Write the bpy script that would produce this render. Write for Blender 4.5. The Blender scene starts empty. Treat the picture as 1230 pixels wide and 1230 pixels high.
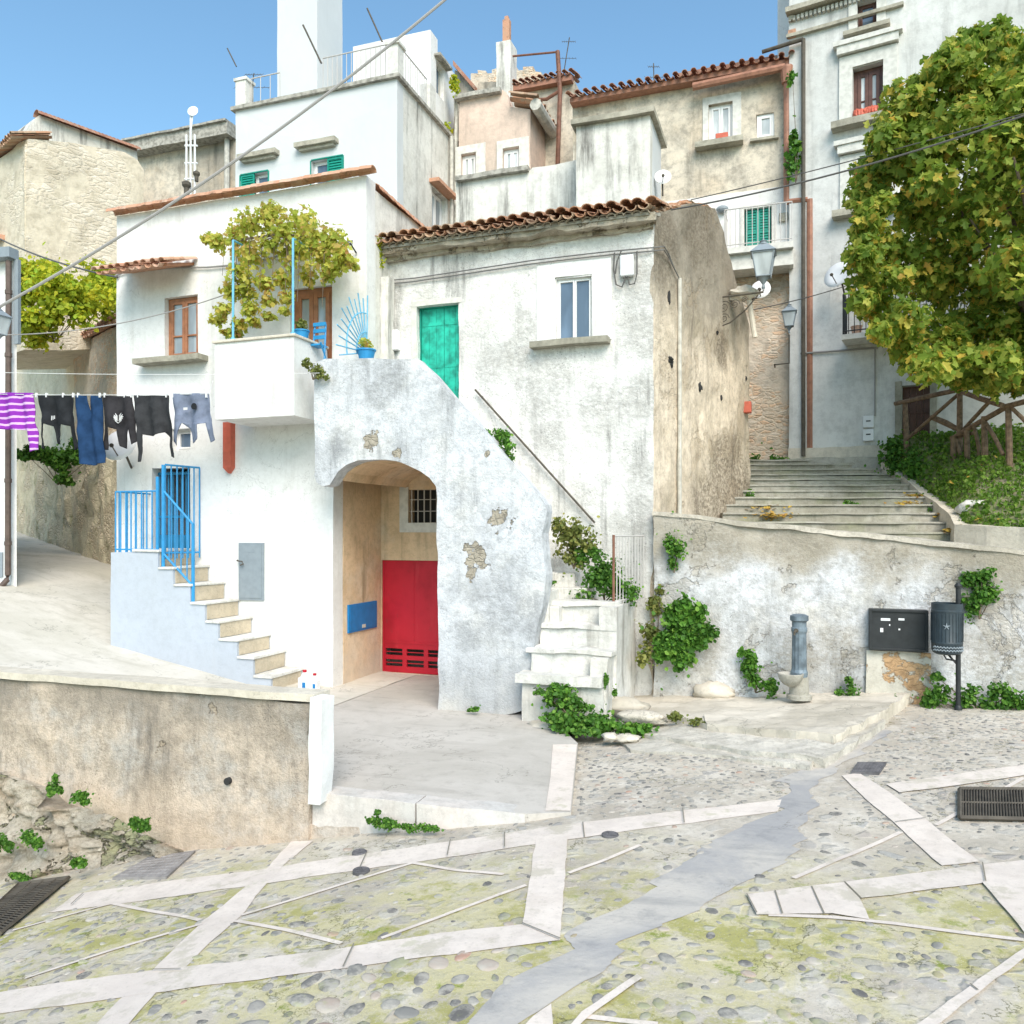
import bpy, bmesh, math, random
from mathutils import Vector, noise
from mathutils.geometry import tessellate_polygon
random.seed(7)
V = Vector
scn = bpy.context.scene
col = scn.collection
# ------------------------------------------------------------------ camera frame
TH = math.radians(19.2); CS, SN = math.cos(TH), math.sin(TH)
F0 = 980.0; CX, CY = 615.0, 640.0; CAMZ = 2.7
CAM = V((0, 0, CAMZ))
FW = V((-SN, CS, 0)); RT = V((CS, SN, 0)); UP = V((0, 0, 1))
def ray(u, v): return FW + RT * ((u - CX) / F0) + UP * ((CY - v) / F0)
def onD(u, v, D): d = ray(u, v); return CAM + d * (D / d.y)
def onS(u, v, S): d = ray(u, v); return CAM + d * (S / d.x)
def onY(u, v, Y): return CAM + ray(u, v) * Y
def cw(X, Y, z): p = RT * X + FW * Y; return V((p.x, p.y, z))
def lerp(tab, x):
    if x <= tab[0][0]: return tab[0][1]
    for (a, b), (c, d) in zip(tab, tab[1:]):
        if x <= c: return b + (d - b) * (x - a) / (c - a)
    return tab[-1][1]
STAB = [(-16, -2.6), (-8.4, -1.19), (-4.66, -.42), (-2.4, -.07), (-1.7, .03), (0, .16), (2, .29), (5, .36), (30, .5)]
def zs(x, y):
    s = sum(lerp(STAB, x + k * .5) for k in (-1, 0, 1)) / 3
    return s
RTAB = [(0, 0), (.8, .07), (4.27, .69), (8.6, 1.88), (19.6, 2.7), (40, 3.6)]
def zr(x, y): return lerp(RTAB, -x - 7.3)
def onG(u, v, f=zs, dz=0):
    d = ray(u, v); t = 8.0
    for _ in range(60):
        p = CAM + d * t
        g = f(p.x, p.y) + dz
        t += ((CAMZ - g) / (-d.z) - t) * .5
    p = CAM + d * t
    return V((p.x, p.y, f(p.x, p.y) + dz))
def hnoise(p, sc=1.0, o=3):
    return noise.fractal(V(p) * sc, 1.0, 2.0, o, noise_basis='PERLIN_ORIGINAL')

# ------------------------------------------------------------------ mesh builder
class MB:
    def __init__(s): s.v = []; s.f = []
    def add(s, vs, fs):
        o = len(s.v); s.v += [V(p) for p in vs]; s.f += [tuple(i + o for i in f) for f in fs]; return s
    def hexa(s, a):  # 8 points: bottom 4 ccw, top 4
        return s.add(a, [(3, 2, 1, 0), (4, 5, 6, 7), (0, 1, 5, 4), (1, 2, 6, 5), (2, 3, 7, 6), (3, 0, 4, 7)])
    def box(s, x0, y0, z0, x1, y1, z1):
        return s.hexa([(x0, y0, z0), (x1, y0, z0), (x1, y1, z0), (x0, y1, z0), (x0, y0, z1), (x1, y0, z1), (x1, y1, z1), (x0, y1, z1)])
    def pbox(s, pl, s0, z0, s1, z1, n0, n1):
        P = pl.P
        if n0 > n1: n0, n1 = n1, n0
        return s.hexa([P(s0, z0, n1), P(s1, z0, n1), P(s1, z0, n0), P(s0, z0, n0), P(s0, z1, n1), P(s1, z1, n1), P(s1, z1, n0), P(s0, z1, n0)])
    def tube(s, pts, r, n=8, cap=True):
        pts = [V(p) for p in pts]; N = len(pts); rs = r if isinstance(r, (list, tuple)) else [r] * N
        rings = []
        for i, p in enumerate(pts):
            d = (pts[min(i + 1, N - 1)] - pts[max(i - 1, 0)]).normalized()
            a = d.cross(V((0, 0, 1))) if abs(d.z) < .95 else d.cross(V((1, 0, 0)))
            a.normalize(); b = a.cross(d).normalized()
            rings.append([p + (a * math.cos(2 * math.pi * k / n) + b * math.sin(2 * math.pi * k / n)) * rs[i] for k in range(n)])
        vs = [q for r_ in rings for q in r_]; fs = []
        for i in range(N - 1):
            for k in range(n):
                a, b = i * n + k, i * n + (k + 1) % n
                fs.append((a, a + n, b + n, b))
        if cap: fs += [tuple(range(n)), tuple((N - 1) * n + k for k in reversed(range(n)))]
        return s.add(vs, fs)
    def lathe(s, c, prof, n=20, ax=None):
        c = V(c); vs = []; fs = []
        ax = (V(ax).normalized() if ax else V((0, 0, 1)))
        a = ax.cross(V((1, 0, 0))) if abs(ax.x) < .9 else ax.cross(V((0, 1, 0)))
        a.normalize(); b = ax.cross(a)
        for r, h in prof:
            for k in range(n):
                t = 2 * math.pi * k / n
                vs.append(c + ax * h + (a * math.cos(t) + b * math.sin(t)) * r)
        for i in range(len(prof) - 1):
            for k in range(n):
                p, q = i * n + k, i * n + (k + 1) % n
                fs.append((p, q, q + n, p + n))
        fs += [tuple(reversed(range(n))), tuple((len(prof) - 1) * n + k for k in range(n))]
        return s.add(vs, fs)
    def blob(s, c, r, seg=10, rings=7, jit=0.0, sc=1.0):
        c = V(c); vs = []; fs = []
        for i in range(1, rings):
            ph = math.pi * i / rings
            for k in range(seg):
                t = 2 * math.pi * k / seg
                d = V((math.sin(ph) * math.cos(t), math.sin(ph) * math.sin(t), math.cos(ph)))
                m = 1 + jit * noise.noise((c + d) * sc * 1.7)
                vs.append(c + V((d.x * r[0], d.y * r[1], d.z * r[2])) * m)
        o = len(vs); vs += [c + V((0, 0, r[2])), c - V((0, 0, r[2]))]
        for i in range(rings - 2):
            for k in range(seg):
                a, b = i * seg + k, i * seg + (k + 1) % seg
                fs.append((a, a + seg, b + seg, b))
        for k in range(seg):
            fs.append((o, k, (k + 1) % seg)); fs.append((o + 1, (rings - 2) * seg + (k + 1) % seg, (rings - 2) * seg + k))
        return s.add(vs, fs)
    def poly(s, pl, outline, holes=(), th=.3, n=0.0, sides=True):
        loops = [list(outline)] + [list(h) for h in holes]
        flat = [p for l in loops for p in l]
        tris = tessellate_polygon([[V((p[0], p[1], 0)) for p in l] for l in loops])
        m = len(flat)
        vs = [pl.P(p[0], p[1], n) for p in flat] + [pl.P(p[0], p[1], n - th) for p in flat]
        fs = [tuple(t) for t in tris] + [tuple(i + m for i in reversed(t)) for t in tris]
        if sides:
            o = 0
            for l in loops:
                k = len(l)
                for i in range(k):
                    a, b = o + i, o + (i + 1) % k
                    fs.append((a, b, b + m, a + m))
                o += k
        return s.add(vs, fs)
    def sheet(s, pts, dz=0):
        tris = tessellate_polygon([[V((p[0], p[1], 0)) for p in pts]])
        return s.add([V((p[0], p[1], p[2] + dz)) for p in pts], [tuple(t) for t in tris])
    def build(s, name, mat, parent=None, smooth=False, bevel=0, cut=0, rough=0, rsc=1.2, at=None, cutaxes='xyz', auto=False):
        bm = bmesh.new()
        bvs = [bm.verts.new(p) for p in s.v]
        for f in s.f:
            if len(set(f)) < 3: continue
            try: bm.faces.new([bvs[i] for i in f])
            except ValueError: pass
        bmesh.ops.recalc_face_normals(bm, faces=bm.faces)
        if cut:
            bmesh.ops.remove_doubles(bm, verts=bm.verts, dist=1e-5)
            for ax, nrm in (('x', V((1, 0, 0))), ('y', V((0, 1, 0))), ('z', V((0, 0, 1)))):
                if ax not in cutaxes: continue
                cs = [v.co['xyz'.index(ax)] for v in bm.verts]
                a = math.floor(min(cs) / cut) * cut; b = max(cs)
                while a < b:
                    pt = V((0, 0, 0)); pt['xyz'.index(ax)] = a + .0013
                    bmesh.ops.bisect_plane(bm, geom=bm.verts[:] + bm.edges[:] + bm.faces[:], plane_co=pt, plane_no=nrm, dist=1e-5)
                    a += cut
        if rough:
            for v in bm.verts:
                p = v.co
                dx = hnoise(p, rsc, 4); dy = hnoise(p + V((31, 7, 3)), rsc, 4); dz = hnoise(p + V((5, 57, 13)), rsc, 4)
                v.co = p + V((dx, dy, dz * .8)) * rough
        me = bpy.data.meshes.new(name)
        loc = V((0, 0, 0))
        root = parent
        if parent is not None:
            while root.parent: root = root.parent
            loc = root.location.copy()
            if parent is not root: pass
        elif at is not None: loc = V(at)
        bmesh.ops.translate(bm, verts=bm.verts, vec=-loc)
        for f in bm.faces: f.smooth = smooth
        bm.to_mesh(me); bm.free()
        me.materials.append(mat)
        o = bpy.data.objects.new(name, me); col.objects.link(o)
        if parent is not None: o.parent = parent
        else: o.location = loc
        if smooth and auto:
            md = o.modifiers.new('ns', 'EDGE_SPLIT'); md.split_angle = math.radians(40)
        if bevel:
            md = o.modifiers.new('bevel', 'BEVEL'); md.width = bevel; md.segments = 2; md.limit_method = 'ANGLE'; md.angle_limit = math.radians(40)
            md.harden_normals = False
        return o
class Pl:
    """vertical plane: origin, horizontal axis U (to the right seen from the front), outward normal N"""
    def __init__(s, O, U):
        s.O = V(O); s.U = V(U).normalized(); s.N = s.U.cross(UP).normalized()
    def P(s, a, z, n=0): p = s.O + s.U * a + s.N * n; return V((p.x, p.y, z))
    def hit(s, u, v, n=0):
        d = ray(u, v); o = s.O + s.N * n
        t = (o - CAM).dot(s.N) / d.dot(s.N)
        p = CAM + d * t
        return ((p - s.O).dot(s.U), p.z)
    def rect(s, u0, v0, u1, v1, n=0):
        um = (u0 + u1) / 2
        a = s.hit(u0, v0, n)[0]; b = s.hit(u1, v0, n)[0]
        return (a, s.hit(um, v1, n)[1], b, s.hit(um, v0, n)[1])
    def pts(s, L, n=0): return [s.hit(u, v, n) for u, v in L]
def FD(D): return Pl((0, D, 0), (1, 0, 0))          # faces the square
def FS(S): return Pl((S, 0, 0), (0, 1, 0))          # faces right
def RL(r): a, b, c, d = r; return [(a, b), (c, b), (c, d), (a, d)]

def thing(name, label, cat, loc, group=None):
    o = bpy.data.objects.new(name, None); col.objects.link(o); o.location = loc; o.empty_display_size = .2
    return tag(o, label, cat, group)
def tag(o, label=None, cat=None, group=None, kind=None):
    if label: o['label'] = label
    if cat: o['category'] = cat
    if group: o['group'] = group
    if kind: o['kind'] = kind
    return o
def struct(o): o['kind'] = 'structure'; return o

# ------------------------------------------------------------------ materials
class NT:
    def __init__(s, name, rough=.85, spec=.2):
        s.m = bpy.data.materials.new(name); s.m.use_nodes = True; s.t = s.m.node_tree
        s.b = s.t.nodes['Principled BSDF']; s.b.inputs['Roughness'].default_value = rough
        s.b.inputs['Specular IOR Level'].default_value = spec
        s.pos = s.t.nodes.new('ShaderNodeNewGeometry').outputs['Position']
    def n(s, k): return s.t.nodes.new(k)
    def L(s, a, b): s.t.links.new(a, b)
    def setin(s, sock, val):
        if hasattr(val, 'is_linked') or hasattr(val, 'links'): s.L(val, sock)
        else:
            if isinstance(val, (tuple, list)) and len(val) == 3 and sock.type == 'RGBA': val = (*val, 1)
            sock.default_value = val
    def map(s, sc=(1, 1, 1), loc=(0, 0, 0), src=None, rot=(0, 0, 0)):
        m = s.n('ShaderNodeMapping'); s.L(src or s.pos, m.inputs['Vector'])
        m.inputs['Scale'].default_value = sc; m.inputs['Location'].default_value = loc; m.inputs['Rotation'].default_value = rot
        return m.outputs[0]
    def noise(s, sc=1, det=6, ro=.55, vec=None, dist=0):
        m = s.n('ShaderNodeTexNoise'); s.L(vec or s.pos, m.inputs['Vector'])
        m.inputs['Scale'].default_value = sc; m.inputs['Detail'].default_value = det; m.inputs['Roughness'].default_value = ro; m.inputs['Distortion'].default_value = dist
        return m.outputs[0]
    def voro(s, sc=1, vec=None, feat='F1', out='Distance', rnd=1):
        m = s.n('ShaderNodeTexVoronoi'); m.feature = feat; s.L(vec or s.pos, m.inputs['Vector'])
        m.inputs['Scale'].default_value = sc; m.inputs['Randomness'].default_value = rnd
        return m.outputs[out]
    def ramp(s, fac, lo, hi, a=0.0, b=1.0):
        m = s.n('ShaderNodeMapRange'); m.interpolation_type = 'SMOOTHSTEP'
        s.setin(m.inputs[0], fac); m.inputs[1].default_value = lo; m.inputs[2].default_value = hi; m.inputs[3].default_value = a; m.inputs[4].default_value = b
        return m.outputs[0]
    def math(s, op, a, b=0.0):
        m = s.n('ShaderNodeMath'); m.operation = op; s.setin(m.inputs[0], a); s.setin(m.inputs[1], b); return m.outputs[0]
    def mix(s, fac, a, b, mode='MIX'):
        m = s.n('ShaderNodeMix'); m.data_type = 'RGBA'; m.blend_type = mode
        s.setin(m.inputs[0], fac); s.setin(m.inputs[6], a); s.setin(m.inputs[7], b); return m.outputs[2]
    def cr(s, fac, stops):
        m = s.n('ShaderNodeValToRGB'); s.L(fac, m.inputs[0]); e = m.color_ramp.elements
        while len(e) < len(stops): e.new(.5)
        for i, (p, c) in enumerate(stops): e[i].position = p; e[i].color = (*c, 1)
        return m.outputs[0]
    def sep(s):
        m = s.n('ShaderNodeSeparateXYZ'); s.L(s.pos, m.inputs[0]); return m.outputs
    def crack(s, sc=1, cov=.5):
        a = s.math('ABSOLUTE', s.math('SUBTRACT', s.noise(sc, 10, .62, s.map(loc=(11, 3, 8)), dist=.3), .5))
        return s.math('MULTIPLY', s.ramp(a, .0, .0045, 1, 0), s.ramp(s.noise(sc * .9, 3, .5, s.map(loc=(1, 13, 8))), cov + .05, cov + .12))
    def rnd(s): return s.n('ShaderNodeNewGeometry').outputs['Random Per Island']
    def bump(s, h, st=.3, dist=.02, prev=None):
        m = s.n('ShaderNodeBump'); m.inputs['Strength'].default_value = st; m.inputs['Distance'].default_value = dist; s.L(h, m.inputs['Height'])
        if prev: s.L(prev, m.inputs['Normal'])
        return m.outputs[0]
    def spots(s, L, soft=.25, ns=7.0, warp=1.3):
        """mask of irregular patches round world points [(point, radius)]"""
        nz = s.noise(ns, 5, .6); acc = None
        for p, r in L:
            m = s.n('ShaderNodeVectorMath'); m.operation = 'DISTANCE'; s.L(s.pos, m.inputs[0]); m.inputs[1].default_value = tuple(p)
            d = s.math('DIVIDE', m.outputs['Value'], r)
            d = s.math('ADD', d, s.math('MULTIPLY', s.math('SUBTRACT', nz, .5), warp * 3))
            k = s.ramp(d, 1 + soft, 1 - soft)
            k = s.ramp(d, 1 - soft, 1 + soft, 1.0, 0.0)
            acc = k if acc is None else s.math('MAXIMUM', acc, k)
        return acc
    def fin(s, color, bump=None, rough=None):
        s.setin(s.b.inputs['Base Color'], color)
        if bump is not None: s.L(bump, s.b.inputs['Normal'])
        if rough is not None: s.setin(s.b.inputs['Roughness'], rough)
        return s.m
def plain(name, c, rough=.5, metal=0, var=.0, spec=.4, sc=8):
    t = NT(name, rough, spec); t.b.inputs['Metallic'].default_value = metal
    if var:
        n1 = t.noise(sc, 5); k = t.ramp(n1, .35, .7)
        cc = t.mix(k, c, tuple(x * (1 - var) for x in c)); return t.fin(cc, t.bump(n1, .15, .01))
    return t.fin(c)
def plaster(name, base, dirt, amt=.5, streak=.4, sdirt=None, peel=None, pamt=0, speck=.0, tint=None, tamt=.3,
            bump=.35, spots=None, spotc=None, low=None, sc=1.0, cracks=0.0, blocks=0.0, sthr=(.5, .72), pthr=.6, stains=None, stc_=(.3, .29, .27), sta=.7):
    t = NT(name, .92, .1)
    big = t.noise(.55 * sc, 9, .62, dist=.4)
    med = t.noise(2.6 * sc, 8, .65)
    c = t.mix(t.ramp(big, .42, .68, 0, amt), base, dirt)
    if tint: c = t.mix(t.ramp(t.noise(1.1 * sc, 6, .6, t.map(loc=(9, 4, 2))), .45, .7, 0, tamt), c, tint)
    c = t.mix(t.ramp(med, .5, .75, 0, amt * .6), c, dirt)
    if amt > .3: c = t.mix(t.ramp(t.noise(7 * sc, 12, .78, t.map(loc=(6, 1, 3))), .42, .66, 0, amt * .65), c, tuple(x * .72 for x in dirt))
    if streak:
        st = t.noise(1.0, 8, .7, t.map((3.2 * sc, 3.2 * sc, .32 * sc)))
        c = t.mix(t.math('MULTIPLY', t.ramp(st, *sthr, 0, streak), t.ramp(big, .3, .62)), c, sdirt or dirt)
    hgt = t.math('ADD', t.math('MULTIPLY', med, .7), t.math('MULTIPLY', t.noise(22 * sc, 6, .7), .5))
    if low:
        z = t.sep()[2]; zz = t.math('ADD', z, t.math('MULTIPLY', t.noise(1.5, 6), 1.6))
        for z0, z1, lc, la in low: c = t.mix(t.ramp(zz, z0, z1, 0, la), c, lc)
    if cracks:
        ck = t.crack(.9 * sc, .45)
        c = t.mix(t.math('MULTIPLY', ck, cracks), c, (.12, .11, .1))
    if peel:
        wv = t.n('ShaderNodeTexNoise'); t.L(t.pos, wv.inputs[0]); wv.inputs['Scale'].default_value = 4; wv.inputs['Detail'].default_value = 5
        vv = t.map((1, 1, 1.9), src=t.mix(.16, t.pos, wv.outputs[1]))
        edge = t.voro(9, vv, 'DISTANCE_TO_EDGE')
        stc = t.mix(t.ramp(t.noise(5, 7, .7), .35, .68), peel, tuple(x * .55 for x in peel))
        stc = t.mix(t.math('MULTIPLY', t.ramp(edge, 0, .07, .3, 0), t.ramp(t.noise(3, 4), .4, .6)), stc, tuple(x * .5 for x in peel))
        pk = t.noise(.9 * sc, 10, .66, t.map(loc=(3, 8, 5)), dist=.3)
        pm = t.ramp(pk, pthr, pthr + .02, 0, 1)
        if spots: pm = t.math('MAXIMUM', t.math('MULTIPLY', pm, pamt), t.spots(spots, .08))
        else: pm = t.math('MULTIPLY', pm, pamt)
        c = t.mix(pm, c, stc)
        hgt = t.math('SUBTRACT', hgt, t.math('MULTIPLY', pm, 1.2)); hgt = t.math('ADD', hgt, t.math('MULTIPLY', t.math('MULTIPLY', t.ramp(edge, 0, .15), pm), .35))
    if stains:
        acc = None
        for p_, r_ in stains:
            m_ = t.n('ShaderNodeVectorMath'); m_.operation = 'DISTANCE'; t.L(t.pos, m_.inputs[0]); m_.inputs[1].default_value = tuple(p_)
            k_ = t.ramp(t.math('ADD', t.math('DIVIDE', m_.outputs['Value'], r_), t.math('MULTIPLY', t.math('SUBTRACT', t.noise(2.2, 8, .7), .5), 1.6)), .45, 1.15, 1, 0)
            acc = k_ if acc is None else t.math('MAXIMUM', acc, k_)
        fn_ = t.ramp(t.noise(11, 10, .78, t.map((1, 1, 1.5), (5, 5, 2))), .38, .62, .25, 1)
        c = t.mix(t.math('MULTIPLY', t.math('MULTIPLY', acc, fn_), sta), c, stc_)
    if speck:
        sp = t.ramp(t.noise(34 * sc, 5, .7), .57, .68, 0, speck)
        sp = t.math('MULTIPLY', sp, t.ramp(t.noise(1.3, 5), .42, .6)); c = t.mix(sp, c, tuple(x * .35 for x in dirt))
    return t.fin(c, t.bump(hgt, bump, .035))
def rubble(name, cols, mortar, sc=5, zsq=1.6, bump=.8, over=None, oamt=.5, moss=0, dirt=(.2, .17, .12)):
    t = NT(name, .95, .1)
    w = t.n('ShaderNodeTexNoise'); t.L(t.pos, w.inputs[0]); w.inputs['Scale'].default_value = 3
    vec = t.mix(.07, t.pos, w.outputs[1]); vec = t.map((1, 1, zsq), src=vec)
    c = t.voro(sc, vec, 'F1', 'Color'); e = t.voro(sc, vec, 'DISTANCE_TO_EDGE')
    sx = t.n('ShaderNodeSeparateXYZ'); t.L(c, sx.inputs[0])
    cc = t.cr(sx.outputs[0], [(i / (len(cols) - 1), k) for i, k in enumerate(cols)])
    cc = t.mix(t.ramp(t.noise(14, 6, .7), .4, .75, 0, .5), cc, dirt)
    cc = t.mix(t.ramp(e, .01, .09, 1, 0), cc, mortar)
    big = t.noise(.6, 9, .65, dist=.5)
    cc = t.mix(t.ramp(big, .5, .7, 0, .5), cc, dirt)
    h = t.math('ADD', t.ramp(e, 0, .2), t.math('MULTIPLY', t.noise(18, 6, .7), .6))
    if over:
        k = t.ramp(t.noise(.8, 9, .65, t.map(loc=(2, 2, 7))), .47, .53, 0, oamt)
        oc = t.mix(t.ramp(t.noise(3, 8, .7), .4, .7, 0, .6), over, dirt)
        cc = t.mix(k, cc, oc); h = t.mix(k, h, t.noise(6, 8, .6))
    if moss: cc = t.mix(t.ramp(t.noise(1.6, 8, .7, t.map(loc=(8, 1, 1))), .55, .65, 0, moss), cc, (.09, .12, .03))
    return t.fin(cc, t.bump(h, bump, .05))
def leafmat(name, stops, trans=.35):
    t = NT(name, .55, .3); r = t.rnd(); c = t.cr(r, stops)
    n1 = t.noise(1.1, 3); c = t.mix(t.ramp(n1, .35, .7, 0, .45), c, stops[0][1])
    t.fin(c)
    tr = t.n('ShaderNodeBsdfTranslucent'); t.L(c, tr.inputs[0])
    mx = t.n('ShaderNodeMixShader'); mx.inputs[0].default_value = trans
    out = t.t.nodes['Material Output']; t.L(t.b.outputs[0], mx.inputs[1]); t.L(tr.outputs[0], mx.inputs[2]); t.L(mx.outputs[0], out.inputs[0])
    return t.m
M = {}
WH = (.80, .80, .79)
M['white'] = plaster('white_limewash', (.78, .775, .76), (.58, .565, .53), .32, .4, (.40, .38, .34), bump=.3, speck=.15, cracks=.35,
                     low=[(.45, -.1, (.5, .48, .42), .35)])
M['white2'] = plaster('grey_white_paint', (.45, .49, .55), (.4, .43, .46), .35, .2, (.45, .45, .44), bump=.2)
M['cwhite'] = plaster('cool_white_render', (.60, .62, .625), (.5, .52, .53), .3, .15, (.4, .4, .38), bump=.2)
M['old_white'] = plaster('old_limewash', (.80, .79, .765), (.46, .445, .415), .55, .9, (.17, .168, .16), peel=(.60, .57, .51), pamt=.12, cracks=.3, sta=.6, stains=[(onD(655, 455, 13.08), .55), (onD(660, 520, 13.08), .35), (onD(620, 425, 13.08), .4), (onD(775, 400, 13.08), .5), (onD(768, 480, 13.08), .45), (onD(775, 570, 13.08), .4), (onD(462, 350, 13.08), .45), (onD(720, 480, 13.08), .4), (onD(630, 395, 13.08), .4), (onD(655, 480, 13.08), .5), (onD(770, 350, 13.08), .5), (onD(590, 440, 13.08), .35), (onD(770, 620, 13.08), .5)], speck=.95,
                         bump=1.0, sc=1.1, tint=(.70, .68, .63), tamt=.4, pthr=.58)
_a = onD(785, 640, 13.08); _pl = Pl((_a.x, 13.08, 0), cw(5.09, 17.5, 0) - V((_a.x, 13.08, 0)))
PBs_ = lambda u, v: _pl.P(*_pl.hit(u, v))
M['side_old'] = plaster('weathered_side_render', (.80, .68, .54), (.46, .38, .29), .85, .75, (.12, .10, .085), stains=[(PBs_(885, 600), 1.5), (PBs_(850, 618), 1.1), (PBs_(795, 290), .9), (PBs_(840, 265), 1.1), (PBs_(868, 420), .5), (PBs_(870, 590), 1.4)], stc_=(.16, .13, .095), sta=.9, low=[(6.6, 8.2, (.21, .19, .155), .75), (2.6, 1.2, (.3, .26, .21), .4)], peel=(.50, .37, .23), pamt=.25, speck=.9, bump=1.0, sc=.9, tint=(.56, .46, .33), tamt=.7,
                        pthr=.57)
sp = lambda L, D: [(onD(u, v, D), r) for u, v, r in L]
M['arch'] = plaster('blue_white_limewash', (.645, .66, .685), (.37, .38, .395), .75, .85, (.15, .155, .16), sta=.75, stc_=(.28, .285, .29), stains=sp([(600, 730, .55), (635, 740, .4), (560, 760, .3), (470, 450, .35), (455, 470, .3), (570, 480, .25), (410, 530, .3)], 11.4), peel=(.46, .41, .33), pamt=.1, speck=.7, bump=.95, sc=1.25, tint=(.70, .69, .66), tamt=.75,
                    spots=sp([(572, 668, .17), (568, 690, .09), (600, 624, .16), (445, 528, .12), (476, 545, .07), (585, 545, .05)], 11.4), pthr=.66, cracks=.4,
                    low=[(2.3, 1.3, (.36, .37, .375), .6), (1.2, .3, (.62, .585, .52), .75)])
M['recess'] = plaster('ochre_render', (.78, .58, .38), (.52, .38, .23), .6, .7, (.24, .18, .11), bump=.5, tint=(.74, .65, .53), tamt=.6, low=[(1.7, .3, (.55, .50, .44), .8)], speck=.3)
M['step'] = plaster('worn_white_stone', (.76, .75, .72), (.44, .42, .37), .6, .7, (.20, .185, .16), bump=.6, speck=.35, tint=(.68, .64, .56), tamt=.4)
M['riser'] = plaster('beige_stone_riser', (.58, .50, .38), (.40, .35, .27), .6, .5, (.3, .27, .2), bump=.5, speck=.5)
M['fwall'] = plaster('limewashed_rubble', (.66, .665, .68), (.38, .37, .35), .95, .8, (.17, .165, .15), peel=(.48, .42, .33), pamt=.4, cracks=.4, stains=sp([(1180, 690, .7), (1060, 660, .6), (960, 650, .6), (860, 650, .5), (1090, 800, .4), (950, 790, .5), (840, 780, .4), (1200, 800, .6), (1010, 780, .4)], 12.9), stc_=(.27, .24, .19), sta=.7, speck=.8, bump=1.0, sc=1.1, tint=(.52, .47, .38), tamt=.6, pthr=.56,
                     
                     low=[(2.75, 3.3, (.40, .35, .27), .75), (1.2, .6, (.50, .45, .36), .55)])
M['parapet'] = plaster('rough_cement_wall', (.60, .50, .40), (.33, .28, .225), .95, .8, (.13, .115, .10), bump=1.1, speck=.95, sc=1.5, tint=(.46, .455, .44), tamt=.7,
                       low=[(1.1, 1.9, (.22, .20, .17), .6), (.85, .25, (.58, .45, .33), .55)], peel=(.52, .42, .3), pamt=.5, pthr=.64)
M['rock'] = plaster('conglomerate_rock', (.60, .54, .44), (.30, .255, .19), .95, 0, (.2, .17, .13), bump=1.5, speck=1.0, sc=2.6, tint=(.56, .42, .30), tamt=.6, peel=(.30, .33, .14), pamt=.6, pthr=.57)
M['curb'] = plaster('limestone_curb', (.56, .54, .51), (.40, .37, .34), .6, .6, (.36, .33, .3), bump=.3, tint=(.72, .64, .58), tamt=.5, speck=.2)
M['grey_plaster'] = plaster('old_grey_render', (.70, .70, .675), (.48, .48, .46), .6, .7, (.24, .24, .225), bump=.35, tint=(.68, .68, .66), tamt=.7, sc=.55,
                            spots=sp([(1, 1, .01)], 30), peel=(.5, .4, .28), pamt=0)
M['beige_old'] = plaster('stained_beige_render', (.68, .61, .50), (.34, .31, .26), 1.0, 1.0, (.13, .12, .10), bump=.5, tint=(.62, .50, .36), tamt=.6, speck=.4, peel=(.55, .45, .33), pamt=.4, sc=.6)
M['pink'] = plaster('faded_pink_render', (.70, .545, .45), (.5, .41, .34), .6, .7, (.26, .22, .19), bump=.4, tint=(.52, .45, .38), tamt=.5, sc=.7, speck=.3)
M['grime_white'] = plaster('streaked_white_render', (.74, .73, .68), (.48, .46, .41), .6, 1.0, (.13, .125, .115), bump=.3, sc=.7, tint=(.56, .53, .46), tamt=.5, sthr=(.48, .66), speck=.4)
M['gstone'] = rubble('pale_masonry', [(.74, .65, .52), (.62, .54, .42), (.78, .70, .58), (.66, .58, .46)], (.66, .58, .46), sc=3.2, zsq=2.6, bump=.35, over=(.68, .60, .47), oamt=.95, dirt=(.34, .29, .21))
M['pale_masonry'] = rubble('pale_garden_masonry', [(.80, .71, .56), (.72, .63, .49), (.84, .76, .62)], (.74, .65, .51), sc=4, zsq=2, bump=.35, over=(.80, .71, .56), oamt=.9, dirt=(.48, .41, .3))
M['brick_rub'] = rubble('rough_stone_and_brick', [(.80, .56, .38), (.70, .48, .32), (.78, .66, .53), (.58, .46, .34)], (.68, .56, .43), sc=5.5, zsq=2.4, bump=.5, over=(.62, .54, .44), oamt=.85, dirt=(.26, .22, .17))
M['alley_wall'] = rubble('mossy_rubble', [(.70, .59, .43), (.58, .49, .35), (.74, .64, .49)], (.50, .43, .31), sc=6.5, zsq=1.8, bump=.7, over=(.64, .57, .41), oamt=.8, moss=.5, dirt=(.32, .28, .19))
M['coping'] = plain('weathered_coping', (.44, .42, .37), .95, var=.5, spec=.1)
M['coping_l'] = plaster('pale_coping', (.68, .62, .52), (.42, .38, .31), .6, 0, bump=.6, speck=.5)
M['sill'] = plaster('stained_stone_sill', (.46, .43, .35), (.22, .21, .17), .8, .5, bump=.5)
M['cornice'] = plaster('rough_eaves_masonry', (.52, .46, .37), (.30, .26, .2), .9, .5, (.15, .13, .1), bump=1.0, speck=.9, peel=(.42, .34, .25), pamt=.8, pthr=.52)
M['trim'] = plain('pale_stone_trim', (.68, .67, .62), .9, var=.2, spec=.1)
def tilemat(name, stops, lich=.5):
    t = NT(name, .9, .1); c = t.cr(t.rnd(), stops)
    c = t.mix(t.ramp(t.noise(9, 7, .7), .48, .66, 0, lich), c, (.36, .33, .26))
    c = t.mix(t.ramp(t.noise(5, 6, .7, t.map(loc=(4, 4, 4))), .52, .7, 0, .6), c, (.10, .07, .05))
    return t.fin(c, t.bump(t.noise(30, 5), .4, .01))
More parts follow.
